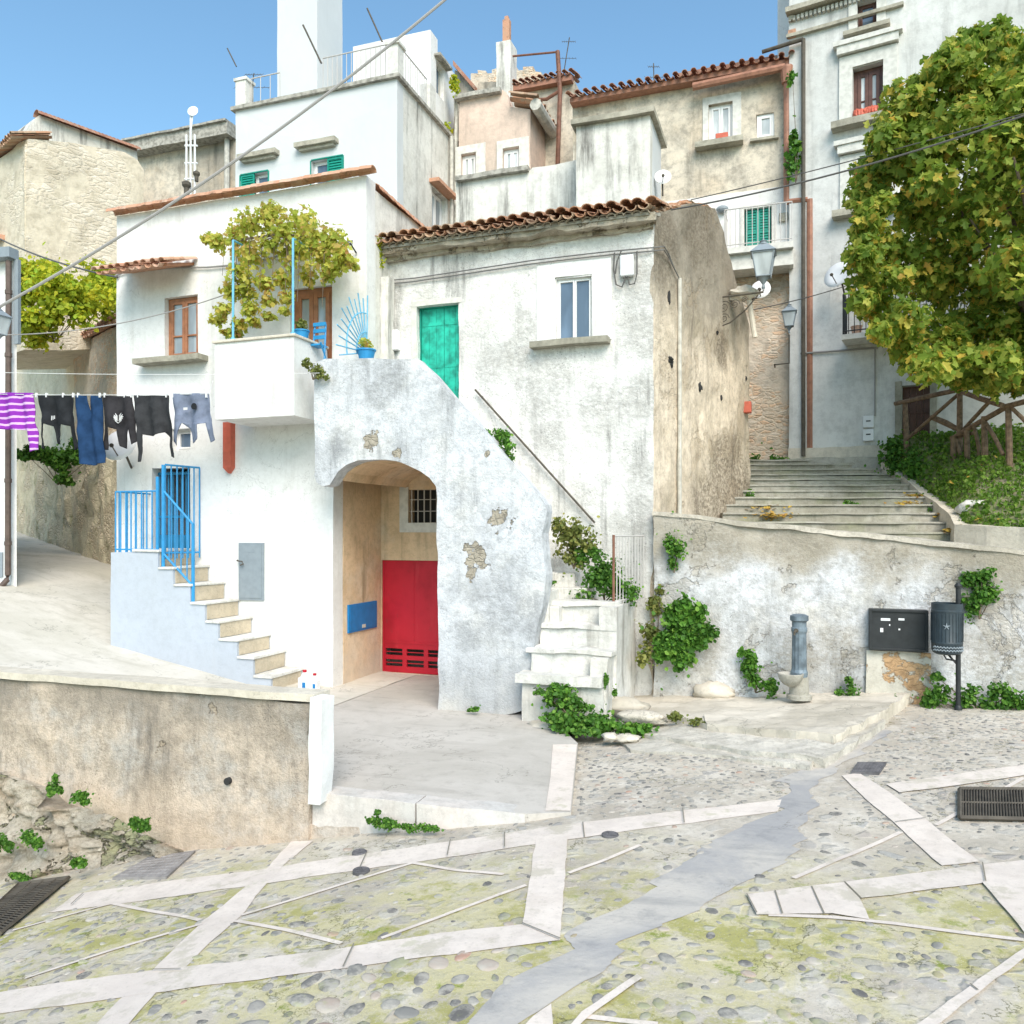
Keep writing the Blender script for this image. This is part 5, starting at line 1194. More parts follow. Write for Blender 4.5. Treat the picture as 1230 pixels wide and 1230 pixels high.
# cobbles: thousands of small rounded stones set in the mortar
def cobmat():
    t = NT('river_stones', .95, .08); c = t.cr(t.rnd(), [(0, (.13, .125, .12)), (.3, (.22, .215, .20)), (.55, (.31, .295, .27)), (.7, (.18, .17, .16)), (.86, (.46, .43, .38)), (.97, (.40, .31, .25)), (1, (.40, .25, .19))])
    c = t.mix(t.ramp(t.noise(8, 7, .7), .4, .64, 0, .75), c, (.47, .44, .38)); s = t.sep()
    near = t.ramp(s[1], 7.4, 5.4); c = t.mix(t.math('MULTIPLY', t.ramp(t.noise(2.2, 9, .7), .52, .62, 0, .6), near), c, (.34, .35, .17))
    return t.fin(c, t.bump(t.noise(40, 5), .3, .008))
m = MB(); placed = 0; rng = random.Random(5)
exc = ob + [chanp, [V((x, y, 0)) for x, y in pat]]
cell = {}
def ok(x, y, r):
    i, j = int(x / .35), int(y / .35)
    for a in (i - 1, i, i + 1):
        for b in (j - 1, j, j + 1):
            for (p, q, s_) in cell.get((a, b), ()):
                if (p - x) ** 2 + (q - y) ** 2 < (s_ + r) ** 2 * .95: return False
    return True
zone = [p for p in G([(692, 900), (760, 880), (860, 888), (985, 905), (935, 962), (700, 992), (690, 960)])]
zone3 = [p for p in G([(360, 1172), (640, 1138), (688, 1142), (600, 1190), (520, 1240), (300, 1240)])]
zone2 = [p for p in G([(1105, 860), (1260, 860), (1260, 1000), (1060, 1000), (1010, 935)])]
for k in range(26000):
    u = rng.uniform(-40, 1270); v = rng.uniform(868, 1250)
    if placed > 6500: break
    # uniform in ground area: sample ground directly
    x = rng.uniform(-9, 4.2); y = rng.uniform(3.6, 12.6)
    z3 = inpoly(x, y, zone3); dn = inpoly(x, y, zone) or inpoly(x, y, zone2) or z3
    dens = 1 if dn else (.15 if y > 5.5 else .24)
    fn = noise.noise(V((x * .7, y * .7, 2)))
    if rng.random() > dens + fn * dens: continue
    r = rng.uniform(.022, .047) if dn else (rng.choice([rng.uniform(.018, .035), rng.uniform(.025, .058)]))
    if z3: r = rng.uniform(.035, .1)
    if y < 5.6 and not dn and rng.random() < .5: r *= 1.25
    if any(inpoly(x, y, P_) for P_ in exc) or not ok(x, y, r): continue
    cell.setdefault((int(x / .35), int(y / .35)), []).append((x, y, r))
    ang = rng.uniform(0, 3.14); a = r * rng.uniform(.9, 1.35); b = r * rng.uniform(.55, .95); h = .005 + r * .09; ca, sa = math.cos(ang), math.sin(ang)
    z0 = zn(x, y) - .013; nn = 9; base = len(m.v)
    for rf, hf in ((1, 0), (.86, .75), (.5, 1)):
        for t_ in range(nn):
            th = 2 * math.pi * t_ / nn; w_ = 1 + .22 * noise.noise(V((x * 9 + math.cos(th), y * 9 + math.sin(th), 0)))
            px_, py_ = a * rf * w_ * math.cos(th), b * rf * w_ * math.sin(th)
            m.v.append(V((x + px_ * ca - py_ * sa, y + px_ * sa + py_ * ca, z0 + h * hf + .01)))
    for L in range(2):
        for t_ in range(nn): p_, q_ = base + L * nn + t_, base + L * nn + (t_ + 1) % nn; m.f.append((p_, q_, q_ + nn, p_ + nn))
    m.f.append(tuple(base + 2 * nn + t_ for t_ in range(nn))); placed += 1
print('cobbles', placed)
o = tag(m.build('cobblestones', cobmat(), smooth=True), 'grey and brown river stones set in the mossy mortar of the sloping square', 'cobblestones', kind='stuff')
# grates and manholes
def gpatch(px, nu, nv): return G(px)
def grate(px, label, n, mat='black_metal', name='drain_grate', frame=.03, cross=0, off=.035):
    p = [q + V((0, 0, off)) for q in G(px)]; c = sum(p, V()) / 4
    o = thing(name, label, 'drain grate', c)
    m = MB(); m.add([q - V((0, 0, .012)) for q in p], [(0, 1, 2, 3)]); m.build('pit_shade', M['dark'], o)  # flat black sheet painted in place of the shaded depth below the bars
    m = MB()
    for i in range(4): m.tube([p[i], p[(i + 1) % 4]], frame * .7, 4)
    m.build('frame', M[mat], o)
    m = MB()
    for k in range(1, n):
        f = k / n; a = p[0].lerp(p[1], f); b = p[3].lerp(p[2], f); m.tube([a, b], .008 if n > 20 else .013, 4)
    for k in range(1, cross + 1):
        f = k / (cross + 1); a = p[0].lerp(p[3], f); b = p[1].lerp(p[2], f); m.tube([a, b], .012, 4)
    m.build('bars', M[mat], o)
    return o
M['cover'] = plain('grey_cast_cover', (.13, .125, .13), .7, var=.4)
grate([(1153, 952), (1270, 953), (1275, 990), (1153, 987)], 'large rectangular dark iron drain grate with fine bars at the right edge of the square', 34, 'iron', cross=1)
grate([(-20, 1124), (14, 1066), (84, 1058), (6, 1136)][0:4] if 0 else [(-30, 1115), (22, 1066), (83, 1058), (0, 1126)], 'long sloping iron drain grate with thick bars below the mossy rock, at left', 26, 'iron', cross=3)
def cover(px, label, name='utility_cover', off=.025, cat='cover'):
    p = [q + V((0, 0, off)) for q in G(px)]; c = sum(p, V()) / 4; m = MB()
    m.add([q - V((0, 0, .03)) for q in p] + p, [(3, 2, 1, 0), (4, 5, 6, 7), (0, 1, 5, 4), (1, 2, 6, 5), (2, 3, 7, 6), (3, 0, 4, 7)])
    for i in range(1, 8):
        a = p[0].lerp(p[1], i / 8); b = p[3].lerp(p[2], i / 8); m.tube([a.lerp(b, .06), a.lerp(b, .94)], .006, 4)
        a = p[0].lerp(p[3], i / 8); b = p[1].lerp(p[2], i / 8); m.tube([a.lerp(b, .06), a.lerp(b, .94)], .006, 4)
    return tag(m.build(name, M['cover'], at=c), label, cat)
cover([(1022, 930), (1030, 918), (1065, 918), (1056, 931)], 'small square dark grey cover at the tip of the diagonal white band')
M['cover2'] = plain('worn_grey_cover', (.30, .28, .27), .8, var=.3)
o = cover([(135, 1057), (178, 1032), (235, 1024), (200, 1056)], 'worn pinkish grey rectangular cover beside the base of the rocky wall'); o.data.materials[0] = M['cover2']
for (u, v, r, lab) in ((733, 1005, .075, 'small round iron valve cover on the white band right of the patio kerb'), (432, 1026, .07, 'upper of two small round iron covers below the kerb'), (434, 1048, .075, 'lower of two small round iron covers below the kerb')):
    p = onG(u, v); m = MB(); p = p - V((0, 0, .012)); m.lathe(p, [(r, 0), (r, .035), (r * .9, .04), (r * .85, .034), (.01, .034)], 20)
    for k in range(6):
        a = k * math.pi / 3; m.tube([p + V((math.cos(a) * .02, math.sin(a) * .02, .036)), p + V((math.cos(a) * r * .8, math.sin(a) * r * .8, .036))], .005, 4)
    tag(m.build('valve_cover', M['cover'], at=p), lab, 'cover', 'small round iron covers')
# ================================================================= FOUNTAIN WALL
DF = 12.9; PF = FD(DF)
M['fcop'] = plaster('worn_wall_top', (.56, .51, .43), (.34, .31, .25), .9, .4, (.2, .18, .14), bump=1.0, speck=.9)
FWl = thing('fountain_wall', 'old patchy limewashed retaining wall behind the cast iron drinking fountain', 'wall', (1, DF, 0))
xf0 = xB1 + .03
fo = PF.pts([(792, 617), (840, 622), (893, 630), (950, 634), (1000, 640), (1060, 645), (1120, 652), (1180, 658), (1230, 664), (1330, 678), (1500, 700), (1800, 730)])
fo = [(xf0, -.3)] + [(xf0, fo[0][1])] + fo[1:] + [(fo[-1][0], -.3)]
m = MB().poly(PF, fo, th=.45); m.build('wall', M['fwall'], FWl, cut=.15, rough=.045, rsc=1.2, cutaxes='xz')
cp = fo[1:-1]; m = MB()
for (a, za), (b, zb_) in zip(cp, cp[1:]):
    m.hexa([PF.P(a, za - .035, .04), PF.P(b, zb_ - .035, .04), PF.P(b, zb_ - .03, -.48), PF.P(a, za - .03, -.48), PF.P(a, za + .03, .02), PF.P(b, zb_ + .03, .02), PF.P(b, zb_ + .04, -.48), PF.P(a, za + .04, -.48)])
m.build('coping', M['fcop'], FWl, cut=.12, rough=.03, rsc=2.5)
M['pstep'] = plaster('old_grey_steps', (.44, .42, .37), (.27, .25, .2), .7, .5, (.20, .19, .15), bump=.7, speck=.6, tint=(.38, .38, .28), tamt=.6)
# raised slab platform with stone edges in front of the fountain
M['pstep_l'] = plaster('pale_step_nosing', (.62, .58, .51), (.38, .35, .29), .8, .4, bump=.8, speck=.7)
FP = thing('fountain_platform', 'low worn stone platform with broken pale steps around the drinking fountain', 'platform', (-.4, 11.5, .2))
def slabp(px, z, th, mat, name, cut=.12, rough=.04, dx=0):
    pts = [onG(u, v, zs, z) for u, v in px]; m = MB(); tr = tessellate_polygon([[V((p.x, p.y, 0)) for p in pts]]); n = len(pts)
    m.add(pts + [p - V((0, 0, th)) for p in pts], [tuple(t) for t in tr] + [tuple(i + n for i in reversed(t)) for t in tr] + [(i, (i + 1) % n, (i + 1) % n + n, i + n) for i in range(n)])
    return m.build(name, M[mat], FP, cut=cut, rough=rough, rsc=2.4, bevel=.02)
slabp([(742, 842), (775, 806), (800, 790), (850, 792), (1090, 833), (1070, 848), (1000, 884), (955, 880), (850, 868), (770, 856)], .17, .35, 'slab', 'slab')
slabp([(772, 862), (850, 872), (1000, 894), (1050, 862), (1064, 866), (990, 912), (900, 900), (765, 880), (735, 868)], .10, .3, 'pstep_l', 'lower_step', rough=.045)
slabp([(740, 886), (800, 884), (900, 897), (985, 909), (975, 921), (880, 908), (760, 900)], .045, .3, 'pstep_l', 'front_kerb', rough=.045)
slabp([(846, 858), (900, 862), (1000, 874), (1066, 846), (1070, 850), (1003, 882), (955, 879), (850, 867)], .19, .2, 'slab', 'edge_stone')
m = MB(); pp = onG(790, 800, lambda x, y: .3); 
for k in range(26):
    if k % 3: continue
    m = MB(); p = onG(rng.uniform(700, 800), rng.uniform(845, 888), lambda x, y: .06); m.blob(p, (rng.uniform(.08, .2), rng.uniform(.07, .14), rng.uniform(.04, .08)), 10, 7, .5, 3); m.build('loose_stone', M['slab'], FP, smooth=True)
for c_, r_ in ((V((onD(855, 790, 12.6).x, 12.85, .26)), (.3, .2, .15)), (onG(745, 848, lambda x, y: .22), (.4, .2, .13)), (onG(770, 862, lambda x, y: .2), (.35, .16, .1)), (onG(668, 872, lambda x, y: 0), (.4, .22, .07))):
    MB().blob(c_, r_, 16, 10, .3, 2).build('rounded_stone', M['slab'], FP, smooth=True)
# fountain
ft = onD(960, 838, 12.25); bz = .35; sc_ = (onD(960, 737, 12.25).z - bz) / 1.15
DFN = thing('drinking_fountain', 'grey-blue fluted cast iron drinking fountain with a small bowl', 'fountain', (ft.x, 12.25, bz))
s = sc_; c = V((ft.x, 12.25, bz)); m = MB()
m.lathe(c, [(.165 * s, 0), (.165 * s, .05 * s), (.13 * s, .07 * s), (.12 * s, .26 * s), (.115 * s, .3 * s)], 20)
m.build('base', M['pstep'], DFN, smooth=True, auto=True)
n_ = 24; m = MB(); prof = [(.105, .30), (.112, .36), (.098, .40), (.092, .88), (.104, .92), (.104, .96), (.094, .97), (.094, 1.04), (.12, 1.06), (.12, 1.12), (.085, 1.14), (.0, 1.15)]
vs = []
for r_, h_ in prof:
    for k in range(n_):
        t_ = 2 * math.pi * k / n_; rr_ = r_ * s * (1 - (.06 if (k % 2 and .38 < h_ < .9) else 0)); vs.append(c + V((math.cos(t_) * rr_, math.sin(t_) * rr_, h_ * s)))
m.add(vs, [(i * n_ + k, i * n_ + (k + 1) % n_, (i + 1) * n_ + (k + 1) % n_, (i + 1) * n_ + k) for i in range(len(prof) - 1) for k in range(n_)])
M['fount'] = plain('blue_grey_cast_iron', (.20, .25, .29), .55, metal=.3, var=.45)
m.build('column', M['fount'], DFN)
m = MB(); hd = V((-.35, -.93, 0)).normalized(); tp = c + V((0, 0, .93 * s)) + hd * .09 * s
m.tube([tp, tp + hd * .05, tp + hd * .085 + V((0, 0, -.02)), tp + hd * .09 + V((0, 0, -.06))], [.016, .018, .016, .014], 8); m.lathe(tp + V((0, 0, .0)), [(.03, -.0), (.03, .03)], 10, ax=hd); m.build('tap', M['iron'], DFN)
m = MB(); bc = c + hd * .15 * s + V((-.06, 0, .18 * s)); m.lathe(bc, [(.03, 0), (.09 * s, .03 * s), (.15 * s, .10 * s), (.17 * s, .17 * s), (.165 * s, .185 * s), (.145 * s, .17 * s), (.12 * s, .11 * s), (.01, .09 * s)], 18); m.build('bowl', M['pstep'], DFN, smooth=True)
# black cabinet on wall
q = PF.rect(1043, 731, 1113, 780); CBt = thing('wall_cabinet', 'wide black metal noticeboard cabinet with white scraps of paper on the fountain wall', 'cabinet', PF.P(q[0], q[1]))
m = MB(); m.pbox(PF, q[0], q[1], q[2], q[3], .02, .16); m.build('case', M['black_metal'], CBt, bevel=.008)
m = MB(); f_ = .035
for a, b, c_, d in ((q[0], q[1], q[0] + f_, q[3]), (q[2] - f_, q[1], q[2], q[3]), (q[0] + f_, q[1], q[2] - f_, q[1] + f_), (q[0] + f_, q[3] - f_, q[2] - f_, q[3])): m.pbox(PF, a, b, c_, d, .161, .185)
m.build('frame', M['black_metal'], CBt, bevel=.004)
m = MB(); wq, hq = q[2] - q[0], q[3] - q[1]
for (a, b, c_, d) in ((.2, .72, .36, .78), (.5, .74, .6, .79), (.19, .44, .24, .54), (.34, .6, .36, .64), (.5, .5, .53, .54)): m.pbox(PF, q[0] + a * wq, q[1] + b * hq, q[0] + c_ * wq, q[1] + d * hq, .161, .163)
m.build('paper_scrap', M['plastic_w'], CBt)
q2 = PF.rect(1040, 782, 1116, 842); 
m = MB(); m.pbox(PF, q2[0], .2, q2[2], q[1] - .02, .0, .07); tag(m.build('plastered_buttress', plaster('orange_brick_patch', (.58, .55, .48), (.42, .38, .31), .6, .3, peel=(.56, .36, .20), pamt=1.0, bump=.7, pthr=.5, speck=.5), at=PF.P(q2[0], .2), cut=.12, rough=.025), 'patch of orange brick and crumbling plaster below the black wall cabinet', 'masonry patch')
# litter bin
bp = onG(1151, 853, zs); bh = onD(1139, 722, bp.y + .0).z
LB = thing('litter_bin', 'dark blue-grey cylindrical litter bin hung on a post against the wall', 'litter bin', bp)
m = MB(); ptop = onD(1150, 706, bp.y).z; m.tube([bp, V((bp.x, bp.y, ptop))], .032, 12); m.lathe(V((bp.x, bp.y, ptop)), [(.045, 0), (.05, .03), (.02, .07)], 12); m.lathe(bp, [(.05, 0), (.05, .05), (.035, .07)], 12); m.build('post', M['black_metal'], LB, smooth=True, auto=True)
bc = onD(1137, 780, bp.y - .02); z0 = onD(1137, 783, bp.y).z; z1 = onD(1137, 724, bp.y).z; r_ = .192
M['bin'] = plain('bin_paint', (.035, .05, .06), .45, var=.3)
m = MB(); H = z1 - z0; cb = V((bc.x, bp.y - .05, z0))
m.lathe(cb, [(r_ * .75, -.02), (r_ * .93, .0), (r_, .04), (r_, H * .18), (r_ * 1.02, H * .19), (r_ * 1.02, H * .22), (r_, H * .23), (r_, H * .82), (r_ * 1.03, H * .83), (r_ * 1.03, H * .86), (r_, H * .87), (r_ * 1.02, H), (r_ * .97, H), (r_ * .95, .1), (.01, .08)], 28); bb = m.build('bucket', M['bin'], LB, smooth=True, auto=True)
m = MB()
for k in range(28):
    a = 2 * math.pi * k / 28; d = V((math.cos(a), math.sin(a), 0)) * (r_ + .004); m.tube([cb + d + V((0, 0, H * .24)), cb + d + V((0, 0, H * .81))], .004, 4)
m.build('ribs', M['bin'], bb)
m = MB()
for k in range(22):
    a = -2.6 + 2.1 * k / 21; d = V((math.cos(a), math.sin(a), 0)) * (r_ + .012)
    for h_ in (.06, .12): p = cb + d + V((0, 0, H * h_ + .01 * (k % 2))); m.blob(p, (.011, .006, .012), 6, 4)
m.build('perforations', M['grey_metal'], bb)
m = MB(); a0 = math.radians(-100); 
for k in range(5):
    a = a0 + .0; th_ = math.pi / 2 + k * 2 * math.pi / 5; c_ = cb + V((math.cos(a), math.sin(a), 0)) * (r_ + .006) + V((0, 0, H * .55)); t1 = V((-math.sin(a), math.cos(a), 0))
    m.tube([c_, c_ + (t1 * math.cos(th_) + UP * math.sin(th_)) * .045], [.012, .003], 5)
m.build('emblem', M['grey_metal'], bb)
m = MB(); m.tube([cb + V((.02, .1, -.02)), cb + V((.06, .06, -.08)), V((bp.x, bp.y, z0 - .18))], .014, 6); m.tube([cb + V((-.04, .06, -.02)), cb + V((.0, .06, -.1)), V((bp.x, bp.y, z0 - .12))], .012, 6); m.build('bracket', M['black_metal'], LB)
# ================================================================= PUBLIC STEPS up behind the wall
vs_ = [653, 641, 629, 618, 608, 599, 591, 584, 577, 571, 565, 559, 554]
ur_ = [1152, 1148, 1142, 1134, 1128, 1120, 1112, 1102, 1090, 1080, 1072, 1066, 1062]
M['priser'] = plaster('dark_step_riser', (.44, .415, .36), (.26, .24, .19), .8, .6, (.12, .115, .08), bump=.8, speck=.6, tint=(.24, .25, .14), tamt=.7)
M['path'] = M['pstep']
for k, v in enumerate(vs_):
    Y = 14.4 + k * .45; z = CAMZ - (v - CY) / F0 * Y + .0
    xl_ = (868 - CX) / F0 * Y if k > 0 else 2.6; xr_ = (ur_[k] + 6 - CX) / F0 * Y
    if k < 2: xl_ -= .8
    def P4(X, YY, zz): return cw(X, YY, zz)
    YB = Y + .9 if k < len(vs_) - 1 else Y + 4; tl = .10 * (xr_ - xl_) * 0
    m = MB(); m.hexa([P4(xl_, Y, z - .5), P4(xr_, Y - .05, z - .5), P4(xr_, YB, z - .5), P4(xl_, YB, z - .5), P4(xl_, Y, z), P4(xr_, Y - .05, z), P4(xr_, YB, z), P4(xl_, YB, z)])
    struct(m.build('stair_path', M['priser'], cut=.25, rough=.03, rsc=1.2))
    m = MB(); m.hexa([P4(xl_, Y - .04, z + .001), P4(xr_, Y - .09, z + .001), P4(xr_, YB, z + .001), P4(xl_, YB, z + .001), P4(xl_, Y - .04, z + .035), P4(xr_, Y - .09, z + .035), P4(xr_, YB, z + .035), P4(xl_, YB, z + .035)])
    struct(m.build('step_tread', M['pstep'], cut=.22, rough=.014, rsc=1.5))
m = MB(); z0 = CAMZ - (652 - CY) / F0 * 14.4 - .12
m.hexa([cw(2.4, 13.0, z0 - 1), cw(12, 11.6, z0 - 1), cw(12, 15, z0 - 1), cw(2.4, 15, z0 - 1), cw(2.4, 13.4, z0), cw(12, 10.2, z0 - .1), cw(12, 15, z0 - .1), cw(2.4, 15, z0)])
struct(m.build('path', M['pstep'], cut=.5, cutaxes='xy', rough=.02))
TWl = thing('top_landing_wall', 'low stained stone wall at the head of the public steps beneath the grey house', 'wall', cw(6, 19.9, 4))
a = onY(900, 572, 20.4); b = onY(1064, 558, 19.0); PT = Pl((a.x, a.y, 0), (b.x - a.x, b.y - a.y, 0)); facade(TWl, PT, [(895, 600), (1066, 600), (1066, 548), (1000, 549), (905, 553), (895, 553)], 'pstep', th=.5, name='wall', cut=.25, rough=.05)
# green bank with kerb
def bank(x, y): return 0
kp = [(1066, 556, 18.9), (1092, 575, 17.9), (1114, 594, 16.9), (1135, 608, 15.9), (1149, 618, 15.1), (1158, 633, 14.3), (1190, 636, 13.9), (1230, 637, 13.5), (1320, 640, 12.6)]
kpts = [onY(*k) for k in kp]
bk = [(1066, 535, 19.2), (1100, 528, 18.9), (1130, 524, 18.6), (1160, 522, 18.3), (1200, 520, 18), (1230, 517, 17.7), (1270, 512, 17.3), (1330, 500, 16.8), (1500, 480, 15.5)]
m = MB(); nr = 12
for i, k in enumerate(kpts):
    b = onY(*bk[i])
    for j in range(nr + 1):
        f = j / nr; p = k.lerp(b, f); p.z += .25 * math.sin(math.pi * f) ** .7 + .1 * hnoise(p, .8); m.v.append(p)
bankv = [[m.v[i * (nr + 1) + j] for j in range(nr + 1)] for i in range(len(kpts))]
for i in range(len(kpts) - 1):
    for j in range(nr): a = i * (nr + 1) + j; m.f.append((a, a + 1, a + nr + 2, a + nr + 1))
struct(m.build('bank', M['earth'], smooth=True))
KW = thing('curved_kerb_wall', 'curving concrete kerb wall holding the green bank beside the public steps', 'wall', kpts[4])
m = MB()
for i in range(len(kpts)):
    p = kpts[i]; t_ = (kpts[min(i + 1, len(kpts) - 1)] - kpts[max(i - 1, 0)]); t_.z = 0; t_.normalize(); n_ = V((t_.y, -t_.x, 0)) * .16
    lo = min(p.z - .6, 2.3) if i >= 4 else p.z - .7
    m.v += [V((p.x + n_.x, p.y + n_.y, lo)), V((p.x + n_.x, p.y + n_.y, p.z + .05)), V((p.x - n_.x, p.y - n_.y, p.z + .05)), V((p.x - n_.x, p.y - n_.y, lo))]
for i in range(len(kpts) - 1):
    a = i * 4
    for k in range(4): m.f.append((a + k, a + (k + 1) % 4, a + 4 + (k + 1) % 4, a + 4 + k))
m.f += [(0, 1, 2, 3), tuple(len(m.v) - 4 + k for k in (3, 2, 1, 0))]
m.build('kerb', M['coping_l'], KW, cut=.3, rough=.025)
# wooden fence
FN = thing('rustic_fence', 'weathered brown pole fence with crossed braces beside the public steps', 'fence', onY(1153, 518, 19))
M['pole'] = plain('weathered_poles', (.23, .155, .10), .85, var=.5, sc=12)
fz = lambda u, v, Y: onY(u, v, Y * .9)
pt = lambda L, r: [(fz(*L[i]), fz(*L[i + 1])) for i in range(len(L) - 1)]
for nm, segs, r in (
    ('post', [((1087, 484, 20.5), (1089, 530, 20.5)), ((1153, 462, 19), (1154, 530, 19)), ((1211, 485, 17.2), (1213, 550, 17.2)), ((1182, 500, 18), (1184, 552, 18)), ((1145, 524, 19), (1148, 560, 19)), ((1161, 515, 18.6), (1164, 560, 18.6)), ((1262, 470, 16), (1264, 545, 16))], .06),
    ('rail', [((1075, 485, 20.7), (1157, 467, 19)), ((1153, 470, 19), (1204, 487, 17.2)), ((1143, 527, 19.2), (1212, 487, 17.2)), ((1205, 489, 17.3), (1270, 472, 16)), ((1118, 501, 19.8), (1156, 518, 19))], .055),
    ('brace', [((1089, 528, 20.4), (1153, 472, 19)), ((1120, 500, 19.8), (1153, 516, 19)), ((1158, 515, 18.9), (1200, 470, 17.5)), ((1183, 506, 18), (1205, 546, 17.3)), ((1213, 488, 17.2), (1245, 520, 16.5)), ((1148, 526, 19), (1158, 560, 18.8)), ((1170, 512, 18.3), (1178, 556, 18.2)), ((1152, 524, 19), (1170, 520, 18.5))], .04)):
    for a, b in segs:
        m = MB(); p, q = fz(*a), fz(*b)
        if nm == 'post': q.z -= .6
        mid = p.lerp(q, .5) + V((.02, .02, .02)) * random.uniform(-1, 1); m.tube([p, mid, q], [r * .9, r, r * .95], 8); m.build(nm, M['pole'], FN)
# thin moss lines along the platform seams
# ================================================================= PLANTS
M['lf_tree'] = leafmat('tree_leaves', [(0, (.13, .22, .03)), (.35, (.25, .36, .05)), (.65, (.42, .50, .09)), (.85, (.62, .60, .12)), (.95, (.76, .58, .10)), (1, (.68, .38, .08))], .58)
M['lf_vine'] = leafmat('vine_leaves', [(0, (.34, .42, .06)), (.3, (.54, .58, .10)), (.6, (.72, .68, .14)), (.85, (.66, .48, .13)), (1, (.42, .22, .08))], .55)
M['lf_ivy'] = leafmat('ivy_leaves', [(0, (.05, .13, .02)), (.4, (.085, .22, .03)), (.8, (.15, .34, .04)), (1, (.25, .42, .07))], .4)
M['lf_olive'] = leafmat('olive_green_leaves', [(0, (.12, .15, .04)), (.5, (.22, .26, .06)), (1, (.38, .36, .1))], .4)
M['lf_yel'] = leafmat('yellow_green_bush_leaves', [(0, (.28, .36, .03)), (.4, (.50, .56, .04)), (.75, (.72, .62, .04)), (1, (.34, .56, .06))], .5)
M['lf_grass'] = leafmat('grass_blades', [(0, (.08, .16, .02)), (.5, (.14, .28, .03)), (1, (.28, .40, .07))], .4)
M['lf_fall'] = leafmat('fallen_leaves', [(0, (.42, .26, .05)), (.5, (.52, .38, .06)), (1, (.30, .14, .05))], .1)
M['bark'] = plain('bark', (.17, .13, .09), .9, var=.5)
lr = random.Random(11)
def leaf(mb, p, nrm, sz, asp=.8, curl=.2):
    n = V(nrm).normalized(); a = n.orthogonal().normalized(); ang = lr.uniform(0, 6.283); t = a * math.cos(ang) + n.cross(a) * math.sin(ang); b = n.cross(t)
    o = len(mb.v); w = sz * asp * .5
    mb.v += [p - t * sz * .5, p - t * sz * .15 + b * w + n * sz * curl * .4, p + t * sz * .25 + b * w * .75 + n * sz * curl * .3, p + t * sz * .5 - n * sz * curl * .2, p + t * sz * .25 - b * w * .75 + n * sz * curl * .3, p - t * sz * .15 - b * w + n * sz * curl * .4]
    mb.f += [(o, o + 1, o + 2, o + 3), (o, o + 3, o + 4, o + 5)]
def lobed(mb, p, nrm, sz):
    n = V(nrm).normalized(); a = n.orthogonal().normalized(); ang = lr.uniform(0, 6.283); t = a * math.cos(ang) + n.cross(a) * math.sin(ang); b = n.cross(t)
    o = len(mb.v); pr = [(-.45, 0), (-.3, .28), (-.05, .22), (.02, .5), (.2, .22), (.5, .0), (.2, -.22), (.02, -.5), (-.05, -.22), (-.3, -.28)]
    mb.v += [p + t * x * sz + b * y * sz + n * (sz * .22 * abs(y)) for x, y in pr]; mb.f += [(o, o + 1, o + 2, o + 3, o + 4, o + 5), (o, o + 5, o + 6, o + 7, o + 8, o + 9)]
def clump(mb, c, r, n, sz, lob=False, shell=.45, grav=0):
    c = V(c); n = int(n)
    for _ in range(n):
        d = V((lr.gauss(0, 1), lr.gauss(0, 1), lr.gauss(0, 1))).normalized(); k = (shell + (1 - shell) * lr.random())
        p = c + V((d.x * r[0], d.y * r[1], d.z * r[2])) * k * (1 + .25 * noise.noise(c + d * 2))
        nn = d * .6 + V((lr.uniform(-1, 1), lr.uniform(-1, 1), lr.uniform(-.3, 1.1)))
        (lobed if lob else leaf)(mb, p, nn, sz * lr.choice((lr.uniform(.4, .8), lr.uniform(.7, 1.15), lr.uniform(.9, 1.45))))
# ---- big tree at right
tb = cw(10.3, 15.0, 3.6)
TR = thing('broadleaf_tree', 'large round leafy tree turning yellow green, standing on the bank beside the public steps', 'tree', (tb.x, tb.y, 3.2))
base = V((tb.x, tb.y, 3.2)); m = MB(); trunk_top = base + V((-.1, 0, 2.0)); m.tube([base, base + V((.05, 0, 1)), trunk_top], [.26, .21, .18], 12)
crown_c = onY(1240, 255, 15.0)
limb_pts = []
for k in range(13):
    a = 2 * math.pi * k / 13 + lr.uniform(-.2, .2); e = lr.uniform(.15, 1.2); L = lr.uniform(1.5, 2.4)
    end = crown_c + V((math.cos(a) * math.cos(e) * L, math.sin(a) * math.cos(e) * L, math.sin(e) * L * .9 - .8)) ; mid = trunk_top.lerp(end, .45) + V((0, 0, .35))
    m.tube([trunk_top - V((0, 0, .2)), mid, end], [.11, .06, .02], 7); limb_pts.append((mid, end))
m.build('trunk', M['bark'], TR, smooth=True)
m = MB()
outer = [(1062, 205), (1050, 290), (1058, 375), (1085, 420), (1118, 440), (1150, 432), (1085, 145), (1120, 100), (1150, 72), (1185, 50), (1215, 75), (1075, 335), (1095, 250), (1115, 180), (1180, 445), (1220, 440), (1240, 120), (1270, 90), (1200, 425), (1225, 420), (1250, 430), (1240, 400), (1190, 405), (1160, 430), (1045, 255), (1046, 330), (1068, 165), (1100, 120), (1165, 50), (1060, 400), (1105, 435), (1135, 80), (1055, 230), (1072, 300), (1090, 380), (1130, 150), (1140, 410), (1175, 100), (1110, 330), (1195, 455), (1225, 462), (1160, 450), (1205, 440), (1135, 445), (1180, 430), (1245, 455), (1040, 300), (1042, 270), (1048, 350), (1090, 400), (1130, 400), (1160, 390), (1200, 390), (1225, 395), (1045, 205), (1055, 170), (1038, 235), (1070, 145), (1036, 310), (1085, 115), (1036, 360), (1060, 245), (1080, 200), (1100, 160), (1120, 130), (1150, 110), (1190, 80), (1215, 50), (1195, 40), (1200, 110), (1225, 105), (1240, 130), (1180, 130), (1215, 130), (1250, 100), (1165, 115), (1230, 80), (1245, 60)]
for (u, v) in outer:
    c = onY(u, v, 15 + lr.uniform(-.7, .7)); rr = lr.uniform(.24, .46); clump(m, c, (rr, rr, rr * .85), 560 * rr, .17, True)
